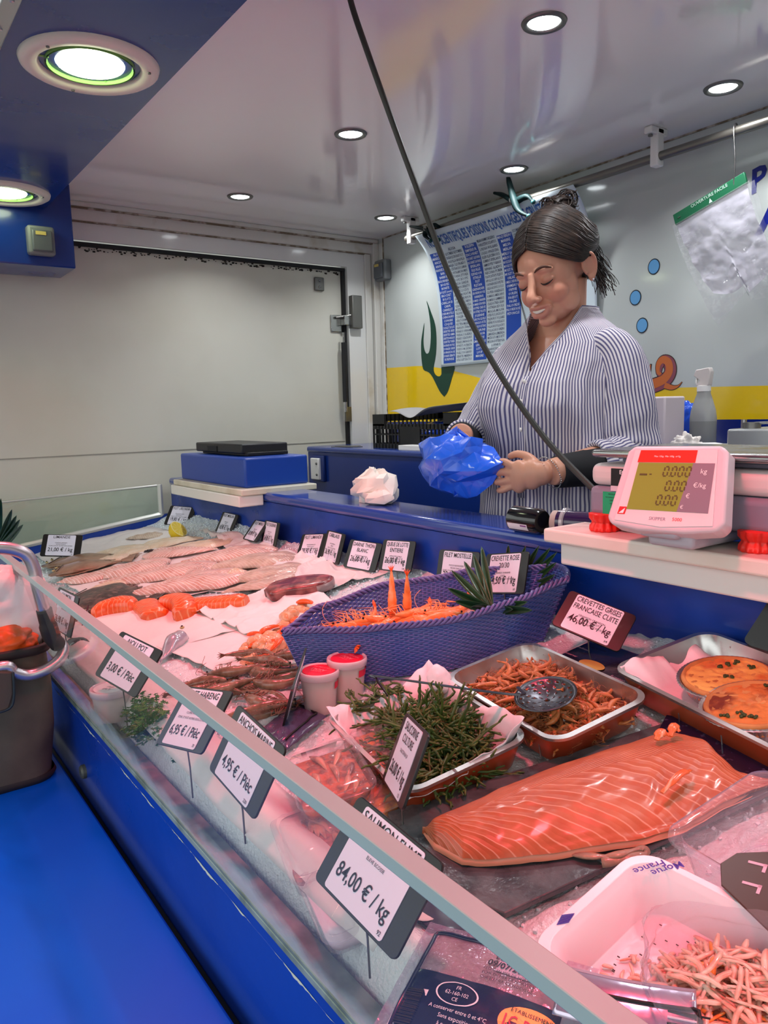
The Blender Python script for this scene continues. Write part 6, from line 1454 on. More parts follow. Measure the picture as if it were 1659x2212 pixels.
dpanel('red_band', [(-hw(.048) + .008, .0475), (hw(.048) - .024, .0475), (hw(.032) - .026, .031), (-hw(.032) + .008, .031)], M('band_red', rgb(226, 52, 34), .35), .0018)
dpanel('lcd', [(-hw(.03) + .010, .0305), (hw(.03) - .028, .0305), (hw(-.032) - .044, -.033), (-hw(-.032) + .012, -.033)], M('lcd_olive', rgb(140, 160, 62), .2, coat=.5), .0018)
dpanel('grey_panel', [(hw(.03) - .028, .0305), (hw(.03) - .002, .0305), (hw(-.032) - .006, -.033), (hw(-.032) - .044, -.033)], M('panel_grey', rgb(136, 124, 136), .35), .0018)
q = MB(); q.fixn = False
for s, x, z_, sz_ in (('kg', .041, .017, .0090), ('€/kg', .039, -.001, .0085), ('€', .027, -.015, .0080), ('€', .022, -.029, .0065)): text_to(q, s, sz_, Matrix.Translation((x, -.0021, z_)) @ TXZ)
text_to(q, 'Max 15kg  Min 100g  e=5g', .0032, Matrix.Translation((-.008, -.0021, .038)) @ TXZ); q.build('white_lettering', MATS['text_white'], D, smooth=False)
q = MB()
def seg(cx, cz, s, which):
    w_, h_, g = s * .42, s * .5, s * .07; S = .16
    for k in which:
        if k in 'adg': zz = {'a': h_, 'd': -h_, 'g': 0}[k]; q.bx((cx - w_ / 2 + g + zz * S, -.0022, cz + zz - g), (cx + w_ / 2 - g + zz * S, -.0019, cz + zz + g))
        else:
            sx = {'b': 1, 'c': 1, 'e': -1, 'f': -1}[k]; z0, z1 = ((g, h_ - g) if k in 'bf' else (-h_ + g, -g)); zc = (z0 + z1) / 2
            q.bx((cx + sx * w_ / 2 - g + zc * S, -.0022, cz + z0), (cx + sx * w_ / 2 + g + zc * S, -.0019, cz + z1))
for row, (z_, xs) in enumerate(((.019, (-.006, .004, .013, .022)), (.000, (.000, .010, .019)), (-.019, (-.008, .002, .011)))):
    for k, x in enumerate(xs): seg(x, z_, .0125, 'abcdef')
    q.bx((xs[0] + .0045, -.0022, z_ - .0068), (xs[0] + .0058, -.0019, z_ - .0056))
q.bx((-.040, -.0022, .013), (-.030, -.0019, .0155)); q.bx((-.027, -.0022, .014), (-.024, -.0019, .0155))
q.build('lcd_digits', M('lcd_dark', rgb(86, 84, 40), .4), D, smooth=False)
q = MB(); q.fixn = False; q.prism([(-.060, -.040), (-.050, -.040), (-.0485, -.030), (-.0585, -.030)], .0014, .0018, T=TXZ); q.build('red_emblem', M('emblem_red', rgb(216, 40, 44), .4), D, smooth=False)
q = MB(); q.add([(-.0585, -.0020, -.0388), (-.052, -.0020, -.0388), (-.0505, -.0020, -.0315), (-.0565, -.0020, -.0315)], [(0, 1, 2)]); q.build('emblem_mark', MATS['text_white'], D, smooth=False)
q = MB(); q.fixn = False; text_to(q, 'SKIPPER', .0062, Matrix.Translation((-.006, -.0016, -.0455)) @ TXZ, maxw=.03); q.build('grey_lettering', grd, D, smooth=False)
q = MB(); q.fixn = False; text_to(q, '5000', .0062, Matrix.Translation((.019, -.0016, -.0450)) @ TXZ, maxw=.02); q.build('red_lettering', MATS['emblem_red'], D, smooth=False)
am = Vector(TD.translation)
MB().bx((am.x - .030, am.y + .000, .004), (am.x + .035, am.y + .12, .022)).bx((am.x - .035, am.y - .012, .016), (am.x + .02, am.y + .03, .030)).build('display_arm', M('arm_grey', rgb(178, 174, 184), .4), t, bevel=.006, bseg=3)

# film roll and black cutter behind the board
t = thing('film_roll', 'dark violet roll of cling film with a cardboard core behind the board', 'film roll', (-.862, .975, SH))
MB().tube([(-.002, 0, .022), (.22, .062, .022)], .020, 28).build('film', M('film_violet', rgb(48, 30, 70), .12, coat=.8), t, sharp=50)
q = MB(); ax = Vector((.22, .062, 0)).normalized(); e = Vector((-.012, -.003, .022)); b1 = Vector((0, 0, 1)); b2 = ax.cross(b1)
R = [[e + ax * s + (b1 * math.cos(a) + b2 * math.sin(a)) * r for a in [2 * PI * k / 32 for k in range(32)]] for s, r in ((.02, .0150), (0, .0150), (0, .0190), (.02, .0190), (.02, .0150))]
q.rings(R, True, (False, False)).build('cardboard_core', M('cardboard', rgb(186, 166, 158), .7), t, sharp=50)
q = MB(); R = [[Vector((.012, .003, .022)) + ax * s + (b1 * math.cos(a) + b2 * math.sin(a)) * r for a in [2 * PI * k / 32 for k in range(32)]] for s, r in ((-.004, .0205), (-.005, .0245), (.0, .0245), (.001, .0205), (-.004, .0205))]
q.rings(R, True, (False, False)).build('end_ring', clear('ring_clear', (.9, .88, .9), .05, .15, .3), t, sharp=50)
P_ = aty(1140, 1118, .955); t = thing('cutter_box', 'black rounded cutter with a white label beside the film roll', 'cutter', (P_.x, .955, SH))
q = MB(); R = []
for s in (-.034, -.031, .028, .034):
    r = .019 if abs(s) > .033 else .022; R.append([Vector((s, r * math.cos(a) * 1.0, .022 + r * math.sin(a))) for a in [2 * PI * k / 28 for k in range(28)]])
q.rings(R).build('case', M('gloss_black', rgb(14, 14, 16), .15, coat=.6), t, sharp=40)
q = MB().rings([[Vector((x, .0226 * math.cos(a), .022 + .0226 * math.sin(a))) for a in [PI + .2 + .55 * k / 6 for k in range(7)]] for x in (-.028, .018)], False); q.build('label', M('label_paper', rgb(226, 220, 228), .4), t)
q = MB().rings([[Vector((x, .0228 * math.cos(a), .022 + .0228 * math.sin(a))) for a in [PI + .28 + .12 * k / 3 for k in range(4)]] for x in (.002, .016)], False); q.build('label_mark', M('mark_violet', rgb(120, 50, 130), .4), t)

# crumpled white paper on the shelf
P_ = atz(797, 1088, SH)
def crumple(r, seed, sq=(1, 1, 1), seg=64, ring=40, amp=.34, f=1.9):
    q = MB().ball(1.0, seg=seg, ring=ring); out = []
    for p in q.v:
        p = Vector(p); d, pts = mnoise.voronoi(p * f + Vector((seed, seed * .7, 0)))
        k = 1 - amp * .5 + amp * (d[1] - d[0]) + .10 * nz(p.x * 2, p.y * 2, p.z * 2 + seed, 1, 3)
        k += .05 * abs(nz(p.x * 5, p.y * 5, p.z * 5 + seed, 1, 2))
        out.append(Vector((p.x * k * r * sq[0], p.y * k * r * sq[1], p.z * k * r * sq[2])))
    q.v = [tuple(v) for v in out]; return q
cpm = M('tissue_white', rgb(234, 224, 212), .6, bump=(40, .5, .003))
t = thing('paper_bundle', 'crumpled cream paper parcel lying on the blue shelf', 'paper', (P_.x, 1.03, SH))
def facets(seed, sq, seg=15, ring=9, jit=.20):
    rn_ = random.Random(seed); q = MB().ball(1.0, seg=seg, ring=ring); V = {}
    out = []
    for p in q.v:
        k = (round(p[0], 4), round(p[1], 4), round(p[2], 4))
        if k not in V: V[k] = Vector(p) * (1 + rn_.uniform(-jit, jit)) + Vector((rn_.uniform(-1, 1), rn_.uniform(-1, 1), rn_.uniform(-1, 1))) * jit * .45
        v = V[k]; out.append((v.x * sq[0], v.y * sq[1], v.z * sq[2]))
    q.v = out
    # split the quads so that every crease is sharp
    nf, nm = [], []
    for f, m in zip(q.f, q.m):
        if len(f) == 4: nf += [(f[0], f[1], f[2]), (f[0], f[2], f[3])]; nm += [m, m]
        else: nf.append(f); nm.append(m)
    q.f, q.m = nf, nm
    return q
q = facets(3, (.066, .042, .042), 16, 9, .22); q.v = [(x * (1.25 if z < 0 else 1 - 3.5 * max(0, z - .01)) - .012, y, max(z, -.036) + .0365) for x, y, z in q.v]; q.build('wrapping', cpm, t, sharp=0, bevel=.0035, bseg=2)
q = facets(9, (.050, .034, .020), 12, 6, .2); q.v = [(x + .028, y - .018, max(z, -.016) + .0165) for x, y, z in q.v]; q.build('fold', cpm, t, sharp=0, bevel=.003, bseg=2)
MB().grid(lambda u, v: (-.048 + .045 * u, -.030 + .02 * v, .028 + .052 * v * (1 - .9 * abs(u - .4)) + .003 * math.sin(9 * u)), 8, 8).build('peak', cpm, t, solid=.0005, sharp=0)
# black crate on the rear worktop
RW = -.130
t = thing('black_crate', 'open black plastic crate on the rear worktop near the corner', 'crate', (-2.03, 1.72, RW))
blk = M('crate_black', rgb(24, 24, 24), .45)
q = MB(); cw, cd, ch = .46, .30, .118
q.bx((-cw / 2, -cd / 2, 0), (cw / 2, cd / 2, .004))
for sy in (-1, 1):
    y = sy * cd / 2
    q.bx((-cw / 2, y - .003, ch - .022 if sy > 0 else ch - .052), (cw / 2, y + .003, ch - (.0 if sy > 0 else .034))); q.bx((-cw / 2, y - .003, 0), (cw / 2, y + .003, .016)); q.bx((-cw / 2, y - .002, .045), (cw / 2, y + .002, .050))
    for k in range(25): x = -cw / 2 + cw * k / 24; q.bx((x - .002, y - .003, 0), (x + .002, y + .003, ch - (.0 if sy > 0 else .034)))
    q.bx((-.07, y - .004, .012), (.04, y + .004, .075))
    for x in (-cw / 2, cw / 2 - .07): q.bx((x, y - .003, ch - .04), (x + .07, y + .003, ch))
for sx in (-1, 1):
    x = sx * cw / 2
    q.bx((x - .003, -cd / 2, ch - .025), (x + .003, cd / 2, ch)); q.bx((x - .003, -cd / 2, 0), (x + .003, cd / 2, .016)); q.bx((x - .002, -cd / 2, .045), (x + .002, cd / 2, .050))
    for k in range(17): y = -cd / 2 + cd * k / 16; q.bx((x - .003, y - .002, 0), (x + .003, y + .002, ch))
q.build('frame', blk, t, smooth=False)
o = crumple(.1, 12, (1.5, 1.0, .42), 40, 24); o = o.build('plastic_bag', M('bag_blue_dark', rgb(24, 70, 190), .25, coat=.5), sharp=0); o.location = (-2.01, 1.72, RW + .055); tag(o, 'blue plastic bags packed inside the black crate', 'bag')
o = MB().grid(lambda u, v: (-.20 + .40 * u, -.13 + .22 * v, .012 * math.sin(u * 6 + 1) * math.sin(v * 4) + .02 * u * (1 - v) - .03 * (1 - v) * math.exp(-((u - .3) / .15) ** 2)), 30, 16).build('grey_paper', M('grey_paper', rgb(150, 148, 148), .6), solid=.0005, sharp=0); o.location = (-1.99, 1.72, RW + .128); tag(o, 'grey sheet of paper lying across the top of the black crate', 'paper')
o = MB().bx((-.075, -.04, 0), (.09, .10, .016)).build('white_board', whitep, bevel=.002); o.location = (-1.96, 1.53, RW); o.scale = (1, .5, 1); tag(o, 'small white board on the rear worktop before the black crate', 'board')
o = MB().bx((0, 0, 0), (.12, .05, .002)).bx((.01, .01, .002), (.10, .06, .004)).build('knife_sheath', darksteel, bevel=.0008); o.location = (-2.46, 1.51, RW); o.rotation_euler = (0, 0, .2); tag(o, 'flat metal tools at the far end of the rear worktop', 'tool')
# right side of the rear worktop
def onrear(px, py, Y): p = aty(px, py, Y); return p
a, b = aty(1398, 858, 1.60), aty(1453, 858, 1.60)
t = thing('white_carton', 'plain pale carton behind the striped blouse', 'carton', ((a.x + b.x) / 2 - .03, 1.60, RW))
MB().bx((-.075, -.03, 0), (.065, .05, a.z - RW)).build('box', M('carton_pale', rgb(204, 192, 196), .6), t, bevel=.004)
P_ = aty(1480, 900, 1.72); o = crumple(.05, 21, (1.0, .6, 1.2), 40, 24); o = o.build('blue_bag', M('bag_blue', rgb(22, 78, 200), .2, coat=.6), sharp=0); o.location = (P_.x, 1.74, RW + .075); tag(o, 'blue plastic bag between the carton and the spray bottle', 'bag')
P_ = aty(1519, 900, 1.68); t = thing('spray_bottle', 'translucent grey spray bottle with white trigger head', 'bottle', (P_.x, 1.68, RW))
btm = M('bottle_grey', rgb(158, 160, 158), .3, alpha=.9, coat=.2); btl = M('bottle_liquid', rgb(128, 130, 128), .3)
MB().lathe([(.030, 0), (.0325, .004), (.0325, .085)], 36, cap=(True, False), sc=(1, .7)).build('filled_part', btl, t, sharp=0)
MB().lathe([(.0325, .085), (.0325, .092), (.030, .110), (.022, .135), (.0165, .150), (.0165, .156)], 36, cap=(False, False), sc=(1, .7)).build('shoulder', btm, t, sharp=0)
MB().lathe([(.0165, .155), (.0165, .168), (.013, .169)], 24, sc=(1, .8)).build('collar', whitep, t, sharp=40)
MB().prism([(-.016, .168), (-.008, .182), (-.024, .192), (-.018, .206), (.016, .210), (.020, .200), (.016, .168)], -.008, .008, T=TXZ).build('head', M('spray_head', rgb(206, 198, 194), .4), t, bevel=.002)
MB().tube([(-.018, 0, .188), (-.020, 0, .176), (-.014, 0, .166)], .003, 8).build('trigger', whitep, t, sharp=0)
P_ = aty(1482, 945, 1.56); o = crumple(.040, 31, (1.0, .8, .85), 60, 40, .5, 2.4); o = o.build('white_cloth', M('cloth_white', rgb(222, 214, 208), .8), sharp=0); o.location = (P_.x, 1.56, RW + .028); tag(o, 'crumpled white cloth beside the pale carton', 'cloth')
t = thing('lying_bottle', 'white bottle lying on its side before the spray bottle', 'bottle', (aty(1545, 955, 1.56).x, 1.56, RW + .021))
MB().tube([(-.05, .01, 0), (.0, .0, 0), (.018, 0, 0)], [.019, .021, .019], 24).build('body', whitep, t, sharp=40)
MB().tube([(.018, 0, 0), (.040, 0, 0)], .019, 24).build('cap', M('cap_grey', rgb(150, 150, 150), .35), t, sharp=40)
P_ = aty(1597, 925, 1.60); t = thing('steel_box', 'brushed metal box with a tap at the right end of the worktop', 'sink', (P_.x, 1.60, RW))
MB().bx((0, -.05, 0), (.34, .12, P_.z - RW)).build('box', M('zinc', rgb(176, 178, 176), .35, .7, bump=(50, .2, .001)), t, bevel=.005)
MB().tube([(.028, -.0, .064), (.028, 0, .084)], .018, 20).build('tap_base', darksteel, t); MB().tube([(.010, -.0, .064), (.010, 0, .090)], .006, 14).tube([(.034, 0, .082), (.12, 0, .086)], .003, 8).build('tap', steel, t)

# grey shopping bag hanging at the left, in front of the glass ----------------------------------------------
bagm = M('canvas_brown', rgb(90, 82, 70), .85, var=(14, rgb(72, 64, 56), .35, .7), bump=(350, .4, .0006)); trm = M('bag_trim', rgb(40, 34, 32), .6); alub = M('bag_alu', rgb(206, 200, 204), .3, .85)
SHZ = -.62
t = thing('shopping_bag', 'brown canvas trolley bag with an aluminium frame on the bright blue shelf', 'bag', (-1.42, .13, SHZ))
# its corner nearest the counter is at x=-1.36, y=.27
bx1_, by1_ = .062, .138; bx0_, by0_ = -.20, -.19
def bagring(z, k, bul=0): 
    w2, d2 = (bx1_ - bx0_) * k, (by1_ - by0_) * k; cx, cy = (bx0_ + bx1_) / 2, (by0_ + by1_) / 2
    return [Vector((p[0], p[1], z)) for p in rrect(w2, d2, .04, 8, cx, cy)]
q = MB(); R = []
for i in range(25):
    z = .004 + .236 * i / 24; r_ = bagring(z, .93 + .05 * math.sin(PI * i / 24) + .02 * i / 24)
    R.append([p + Vector((.006 * nz(p.x * 10, p.y * 10, z * 9, 1, 2), .006 * nz(p.y * 10, z * 9, p.x * 10, 1, 2), 0)) for p in r_])
q.rings(R, True, (True, False)).build('canvas', bagm, t, sharp=0)
MB().rings([bagring(.228, .985), bagring(.228, 1.0), bagring(.240, 1.005), bagring(.244, .985), bagring(.238, .96)], True, (False, False)).build('rim_binding', trm, t, sharp=0)
MB().rings([bagring(.0, .94), bagring(.008, .965), bagring(.014, .95)], True, (True, False)).build('bottom_trim', trm, t, sharp=0)
Q = [atx(5, 1440, -1.345), atx(30, 1452, -1.345), atx(62, 1458, -1.345), atx(100, 1446, -1.345), atx(128, 1425, -1.35), atx(137, 1402, -1.36), atx(128, 1385, -1.375)]
L_ = lambda p: p - Vector(t.location)
MB().tube(catmull([L_(p) for p in [Vector((-1.345, -.02, Q[0].z - .015)), Vector((-1.345, .10, Q[0].z - .01))] + Q], 6), .0095, 14).build('frame_tube', alub, t, sharp=0)
Hd = [atx(-60, 1185, -1.33), atx(-20, 1183, -1.33), atx(25, 1186, -1.33), atx(58, 1200, -1.33), atx(74, 1232, -1.33), atx(82, 1270, -1.33), atx(95, 1320, -1.335)]
MB().tube(catmull([L_(p) for p in Hd], 6), .0105, 14).build('handle_tube', alub, t, sharp=0)
Jn = [atx(95, 1316, -1.335), atx(102, 1345, -1.338), atx(112, 1375, -1.345), atx(125, 1392, -1.36)]
MB().tube(catmull([L_(p) for p in Jn], 5), [.0125] * 6 + [.0145] * 5 + [.013] * 5, 14).build('joint', trm, t, sharp=0)
Pk = [atx(-30, 1450, -1.332), atx(28, 1452, -1.332), atx(30, 1500, -1.330), atx(20, 1530, -1.330), atx(-30, 1545, -1.330)]
q = MB(); q.add([L_(p) for p in Pk] + [L_(p) - Vector((.012, 0, 0)) for p in Pk], [(0, 1, 2, 3, 4), (0, 5, 6, 1), (1, 6, 7, 2), (2, 7, 8, 3)]); q.build('flap', M('canvas_dark', rgb(78, 68, 62), .85, bump=(350, .4, .0006)), t, bevel=.003)
MB().tube([L_(p) + Vector((.001, 0, 0)) for p in catmull(Pk[1:], 4)], .0022, 6).build('flap_binding', M('bind_blue', rgb(30, 44, 54), .6), t, sharp=0)
# parcels in the bag
P_ = atx(25, 1330, -1.42)
o = crumple(.095, 41, (.62, .9, 1.0), 60, 40, .22, 1.3).build('paper_parcel', M('parcel_pink', rgb(232, 214, 214), .55, bump=(25, .5, .004)), sharp=0); o.location = atx(18, 1335, -1.46); tag(o, 'pinkish white paper parcel standing in the shopping bag', 'parcel')
q = MB(); q.fixn = False
rn = random.Random(3)
for k in range(70):
    x, z = rn.uniform(0, .03), rn.uniform(0, .04); q.tube([(0, x, z), (0, x + rn.uniform(-.003, .003), z + rn.uniform(-.002, .005))], .0005, 4)
o = crumple(.070, 47, (.6, .95, .52), 50, 34, .35, 1.5).build('orange_packet', M('packet_orange', rgb(222, 84, 24), .45, var=(22, rgb(150, 92, 60), .5, .72), bump=(30, .6, .004)), sharp=0); o.location = (-1.402, .190, -.378); tag(o, 'orange paper packet at the edge of the shopping bag', 'packet')
# black sign edge at the right border
P_ = aty(1668, 1370, .935); t = thing('price_sign', 'black back corner of a price sign cut by the right edge', 'price sign', (P_.x + .03, .93, P_.z))
MB().prism(rrect(.105, .07, .006), -.0015, .0015, T=TXZ).build('backing', slate, t, smooth=False, T=Matrix.Rotation(-.35, 4, 'X') @ Matrix.Rotation(.35, 4, 'Y'))
MB().tube([(0, .002, -.02), (0, .004, icez(.934) - .01 - P_.z)], .0011, 6).build('stem', darksteel, t)
# ================================================================== the fishmonger
X0, Y0 = -1.185, 1.335
skin = bpy.data.materials.new('skin'); skin.use_nodes = True; _n = skin.node_tree; _b = _n.nodes['Principled BSDF']
_a = _n.nodes.new('ShaderNodeVertexColor'); _a.layer_name = 'Col'
_n.links.new(_a.outputs['Color'], _b.inputs['Base Color']); _b.inputs['Roughness'].default_value = .45
_b.inputs['Subsurface Weight'].default_value = .12; _b.inputs['Subsurface Radius'].default_value = (.010, .004, .002); _b.inputs['Subsurface Scale'].default_value = 1
_no = _n.nodes.new('ShaderNodeTexNoise'); _no.inputs['Scale'].default_value = 300; _tc = _n.nodes.new('ShaderNodeTexCoord'); _n.links.new(_tc.outputs['Object'], _no.inputs['Vector'])
_bp = _n.nodes.new('ShaderNodeBump'); _bp.inputs['Strength'].default_value = .12; _bp.inputs['Distance'].default_value = .0006; _n.links.new(_no.outputs['Fac'], _bp.inputs['Height']); _n.links.new(_bp.outputs[0], _b.inputs['Normal'])
def uvstripe(name, c1, c2, duty=.45):
    m = bpy.data.materials.new(name); m.use_nodes = True; nt = m.node_tree; b = nt.nodes['Principled BSDF']
    tc = nt.nodes.new('ShaderNodeTexCoord'); sp = nt.nodes.new('ShaderNodeSeparateXYZ'); nt.links.new(tc.outputs['UV'], sp.inputs[0])
    no = nt.nodes.new('ShaderNodeTexNoise'); no.inputs['Scale'].default_value = 9; no.inputs['Detail'].default_value = 2; nt.links.new(tc.outputs['Object'], no.inputs['Vector'])
    ph = mth(nt, 'FRACT', mth(nt, 'ADD', sp.outputs['X'], mth(nt, 'MULTIPLY', no.outputs['Fac'], 1.6)))
    tri = mth(nt, 'ABSOLUTE', mth(nt, 'SUBTRACT', mth(nt, 'MULTIPLY', ph, 2.0), 1.0))
    r = nt.nodes.new('ShaderNodeMapRange'); r.interpolation_type = 'SMOOTHSTEP'; nt.links.new(tri, r.inputs[0]); r.inputs[1].default_value = duty - .12; r.inputs[2].default_value = duty + .12
    mx = nt.nodes.new('ShaderNodeMix'); mx.data_type = 'RGBA'; nt.links.new(r.outputs[0], mx.inputs[0]); mx.inputs[6].default_value = (*c1, 1); mx.inputs[7].default_value = (*c2, 1)
    nt.links.new(mx.outputs[2], b.inputs['Base Color']); b.inputs['Roughness'].default_value = .75
    return m
stripe = uvstripe('striped_cotton', rgb(86, 82, 122), rgb(212, 205, 210))
woman = thing('person', 'woman in a striped blouse looking down at a blue bag in her hands', 'person', (X0, Y0, ZF))
def WL(p): return Vector(p) - Vector((X0, Y0, ZF))
# ---------------- head frame
HC = Vector((-1.160, 1.292, .290))
HR = Matrix.Rotation(math.radians(6), 4, 'Z') @ Matrix.Rotation(math.radians(-4), 4, 'Y') @ Matrix.Rotation(math.radians(20), 4, 'X')
TH = Matrix.Translation(WL(HC)) @ HR @ Matrix.Scale(.98, 4)
B = MB()
def el(c, r, rot=None, T=TH, seg=32, ring=22):
    M_ = T @ Matrix.Translation(c)
    if rot: M_ = M_ @ Euler(rot).to_matrix().to_4x4()
    B.ball(r, (0, 0, 0), seg, ring, T=M_)
el((0, .018, .036), (.071, .092, .080)); el((0, -.020, .020), (.063, .070, .068)); el((0, -.030, -.024), (.058, .056, .074)); el((0, -.040, -.068), (.044, .044, .036)); el((0, -.072, -.091), (.021, .016, .015))
el((0, -.052, -.028), (.050, .036, .042))
for s in (-1, 1):
    el((s * .029, -.057, -.036), (.028, .027, .028)); el((s * .037, -.034, -.062), (.021, .032, .027)); el((s * .028, -.0800, .015), (.022, .0090, .0085), (0, s * .10, s * .35)); el((s * .040, -.040, .000), (.020, .032, .034))
    el((s * .0305, -.0765, -.005), (.0150, .0120, .0115))          # lids over the eyes
    el((s * .0110, -.0995, -.0400), (.0080, .0095, .0070))
    # ear: rim, hollow and lobe
    EM = TH @ Matrix.Translation((s * .0745, .012, -.012)) @ Euler((.22, s * .30, s * -.55)).to_matrix().to_4x4()
    B.ball((.0032, .015, .026), (0, 0, 0), 20, 14, T=EM)
    P = catmull([(0, -.010, -.012), (0, -.014, .008), (0, -.006, .026), (0, .010, .028), (0, .017, .012), (0, .014, -.008), (0, .004, -.024), (0, -.006, -.026)], 5)
    B.tube([EM @ (p + Vector((s * .004, 0, 0))) for p in P], .0036, 8); B.ball((.0055, .0075, .009), (s * .002, -.002, -.026), 14, 10, T=EM)
nose = catmull([(0, -.086, .012), (0, -.093, -.006), (0, -.104, -.026), (0, -.111, -.036)], 4)
B.tube([TH @ p for p in nose], [lerps([(0, .0085), (.5, .0085), (.8, .0105), (1, .0100)], i / (len(nose) - 1)) for i in range(len(nose))], 14); el((0, -.1095, -.0370), (.0115, .0105, .0090))
el((0, -.083, -.062), (.027, .013, .018))
for zz, yy, rr_ in ((-.0578, -.0975, .0036), (-.0750, -.0945, .0046)):
    P = catmull([(-.0275, -.0830, -.0580), (-.014, -.0945, zz + .001), (0, yy, zz), (.014, -.0945, zz + .001), (.0275, -.0830, -.0580)], 5)
    B.tube([TH @ p for p in P], [.0016 + rr_ * math.sin(PI * (i + .5) / len(P)) ** .7 for i in range(len(P))], 10)
# neck, trunk, legs
nb0 = WL((X0 + .004, Y0 + .010, .130)); nb1 = TH @ Vector((0, .022, -.025))
B.tube([nb0 - Vector((0, -.01, .06)), nb0, (nb0 + nb1) / 2, nb1], [.070, .052, .048, .050], 24)
def er(z, rx, ry, cy=0, n=40, cx=0): return [WL((X0 + cx + rx * math.cos(2 * PI * k / n), Y0 + cy + ry * math.sin(2 * PI * k / n), z)) for k in range(n)]
B.rings([er(-.40, .150, .110), er(-.28, .165, .115), er(-.15, .140, .100), er(-.04, .150, .110, -.006), er(.03, .160, .112, -.010), er(.09, .140, .088), er(.12, .112, .068, .006), er(.155, .075, .052, .010), er(.190, .052, .050, .01)])
for s in (-1, 1):
    B.ball((.040, .042, .040), WL((X0 + s * .128, Y0, .098)), 24, 16)
    B.tube([WL((X0 + s * .085, Y0, -.34)), WL((X0 + s * .09, Y0, -.72)), WL((X0 + s * .09, Y0 + .01, -1.08))], [.085, .056, .040], 20)
    B.tube([WL((X0 + s * .09, Y0 + .03, ZF + .035)), WL((X0 + s * .095, Y0 - .12, ZF + .025))], [.034, .028], 16)
# arms
SHR, ELR, WRR = Vector((X0 - .150, Y0, .080)), Vector((-1.425, 1.29, -.095)), Vector((-1.295, 1.135, -.058))
SHL, ELL, WRL = Vector((X0 + .152, Y0, .080)), Vector((-.992, 1.325, -.105)), Vector((-1.022, 1.128, -.128))
for S, E, W_ in ((SHR, ELR, WRR), (SHL, ELL, WRL)):
    P = [S, S.lerp(E, .5), E, E.lerp(W_, .35), E.lerp(W_, .8), W_]; B.tube([WL(p) for p in P], [.034, .036, .034, .035, .029, .0265], 20)
# left hand (towards the camera) closing on the bag
def finger(pts, r): 
    P = catmull(pts, 5); n = len(P); B.tube([WL(p) for p in P], [r * (1.0 - .22 * i / (n - 1)) * (.75 if i == n - 1 else 1) for i in range(n)], 12); B.ball(r * .76, WL(P[-1]), 10, 8)
hx, hy, hz = -1.075, 1.098, -.137
for c, r, rot in (((-1.055, 1.108, -.133), (.030, .017, .030), 0), ((-1.078, 1.097, -.137), (.024, .0150, .034), 0), ((-1.036, 1.118, -.130), (.022, .018, .024), 0)):
    B.ball(r, WL(c), 24, 16)
fl_ = [(-.108, .0082, 0), (-.128, .0085, -.004), (-.147, .0082, -.002), (-.164, .0070, .006)]
for z, r, dx in fl_:
    finger([(hx - .008, hy - .004, z * .55 - .062), (hx - .030, hy - .013, z), (hx - .052 + dx, hy - .012, z - .003), (hx - .068 + dx, hy + .002, z - .004), (hx - .070 + dx, hy + .018, z - .003)], r)
finger([(-1.048, 1.116, -.112), (-1.068, 1.112, -.098), (-1.092, 1.108, -.093), (-1.112, 1.108, -.098)], .0095)
# right hand inside the bag
B.ball((.034, .030, .018), WL((-1.285, 1.115, -.068)), 20, 14)
for k in range(4): finger([(-1.300 + .014 * k, 1.105, -.072), (-1.292 + .014 * k, 1.080, -.082), (-1.283 + .012 * k, 1.066, -.098)], .0078)
finger([(-1.262, 1.115, -.066), (-1.240, 1.098, -.070), (-1.226, 1.082, -.080)], .0090)
raw = B.mesh('body_raw', skin, True, 0)
tmp = bpy.data.objects.new('body_raw', raw); COL.objects.link(tmp)
m_ = tmp.modifiers.new('r', 'REMESH'); m_.mode = 'VOXEL'; m_.voxel_size = .0023; m_.use_smooth_shade = True
m_ = tmp.modifiers.new('s', 'SMOOTH'); m_.factor = .5; m_.iterations = 7
dg = bpy.context.evaluated_depsgraph_get(); dg.update()
bme = bpy.data.meshes.new_from_object(tmp.evaluated_get(dg)); bpy.data.objects.remove(tmp); bpy.data.meshes.remove(raw)
bme.name = 'body'; bme.materials.clear(); bme.materials.append(skin)
co = np.zeros(len(bme.vertices) * 3); bme.vertices.foreach_get('co', co); co = co.reshape(-1, 3)
Mi = np.array(TH.inverted()); hl = co @ Mi[:3, :3].T + Mi[:3, 3]
base = np.array(rgb(214, 156, 130)); colr = np.tile(base, (len(co), 1))
def blend(mask, c): 
    global colr
    mask = np.clip(mask, 0, 1)[:, None]; colr = colr * (1 - mask) + np.array(c) * mask
def g(c, r): return np.exp(-(((hl[:, 0] - c[0]) / r[0]) ** 2 + ((hl[:, 1] - c[1]) / r[1]) ** 2 + ((hl[:, 2] - c[2]) / r[2]) ** 2))
for s in (-1, 1): blend(.45 * g((s * .042, -.07, -.036), (.024, .04, .022)), rgb(204, 112, 92))
blend(.35 * g((0, -.112, -.038), (.014, .02, .012)), rgb(204, 116, 98))
lipm = np.clip(1.5 * np.exp(-((hl[:, 2] + .0668) / .0125) ** 4) * np.exp(-(hl[:, 0] / .027) ** 6) * (hl[:, 1] < -.0885), 0, 1); blend(.55 * lipm, rgb(186, 108, 98))
for s in (-1, 1): blend(.35 * g((s * .031, -.088, -.004), (.016, .02, .010)), rgb(168, 108, 90))
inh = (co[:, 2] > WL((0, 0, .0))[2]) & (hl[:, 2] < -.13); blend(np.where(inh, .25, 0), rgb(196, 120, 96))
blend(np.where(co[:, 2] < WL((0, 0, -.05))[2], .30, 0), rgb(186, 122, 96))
ca = bme.color_attributes.new('Col', 'FLOAT_COLOR', 'POINT'); ca.data.foreach_set('color', np.concatenate([colr, np.ones((len(co), 1))], 1).astype(np.float32).ravel())
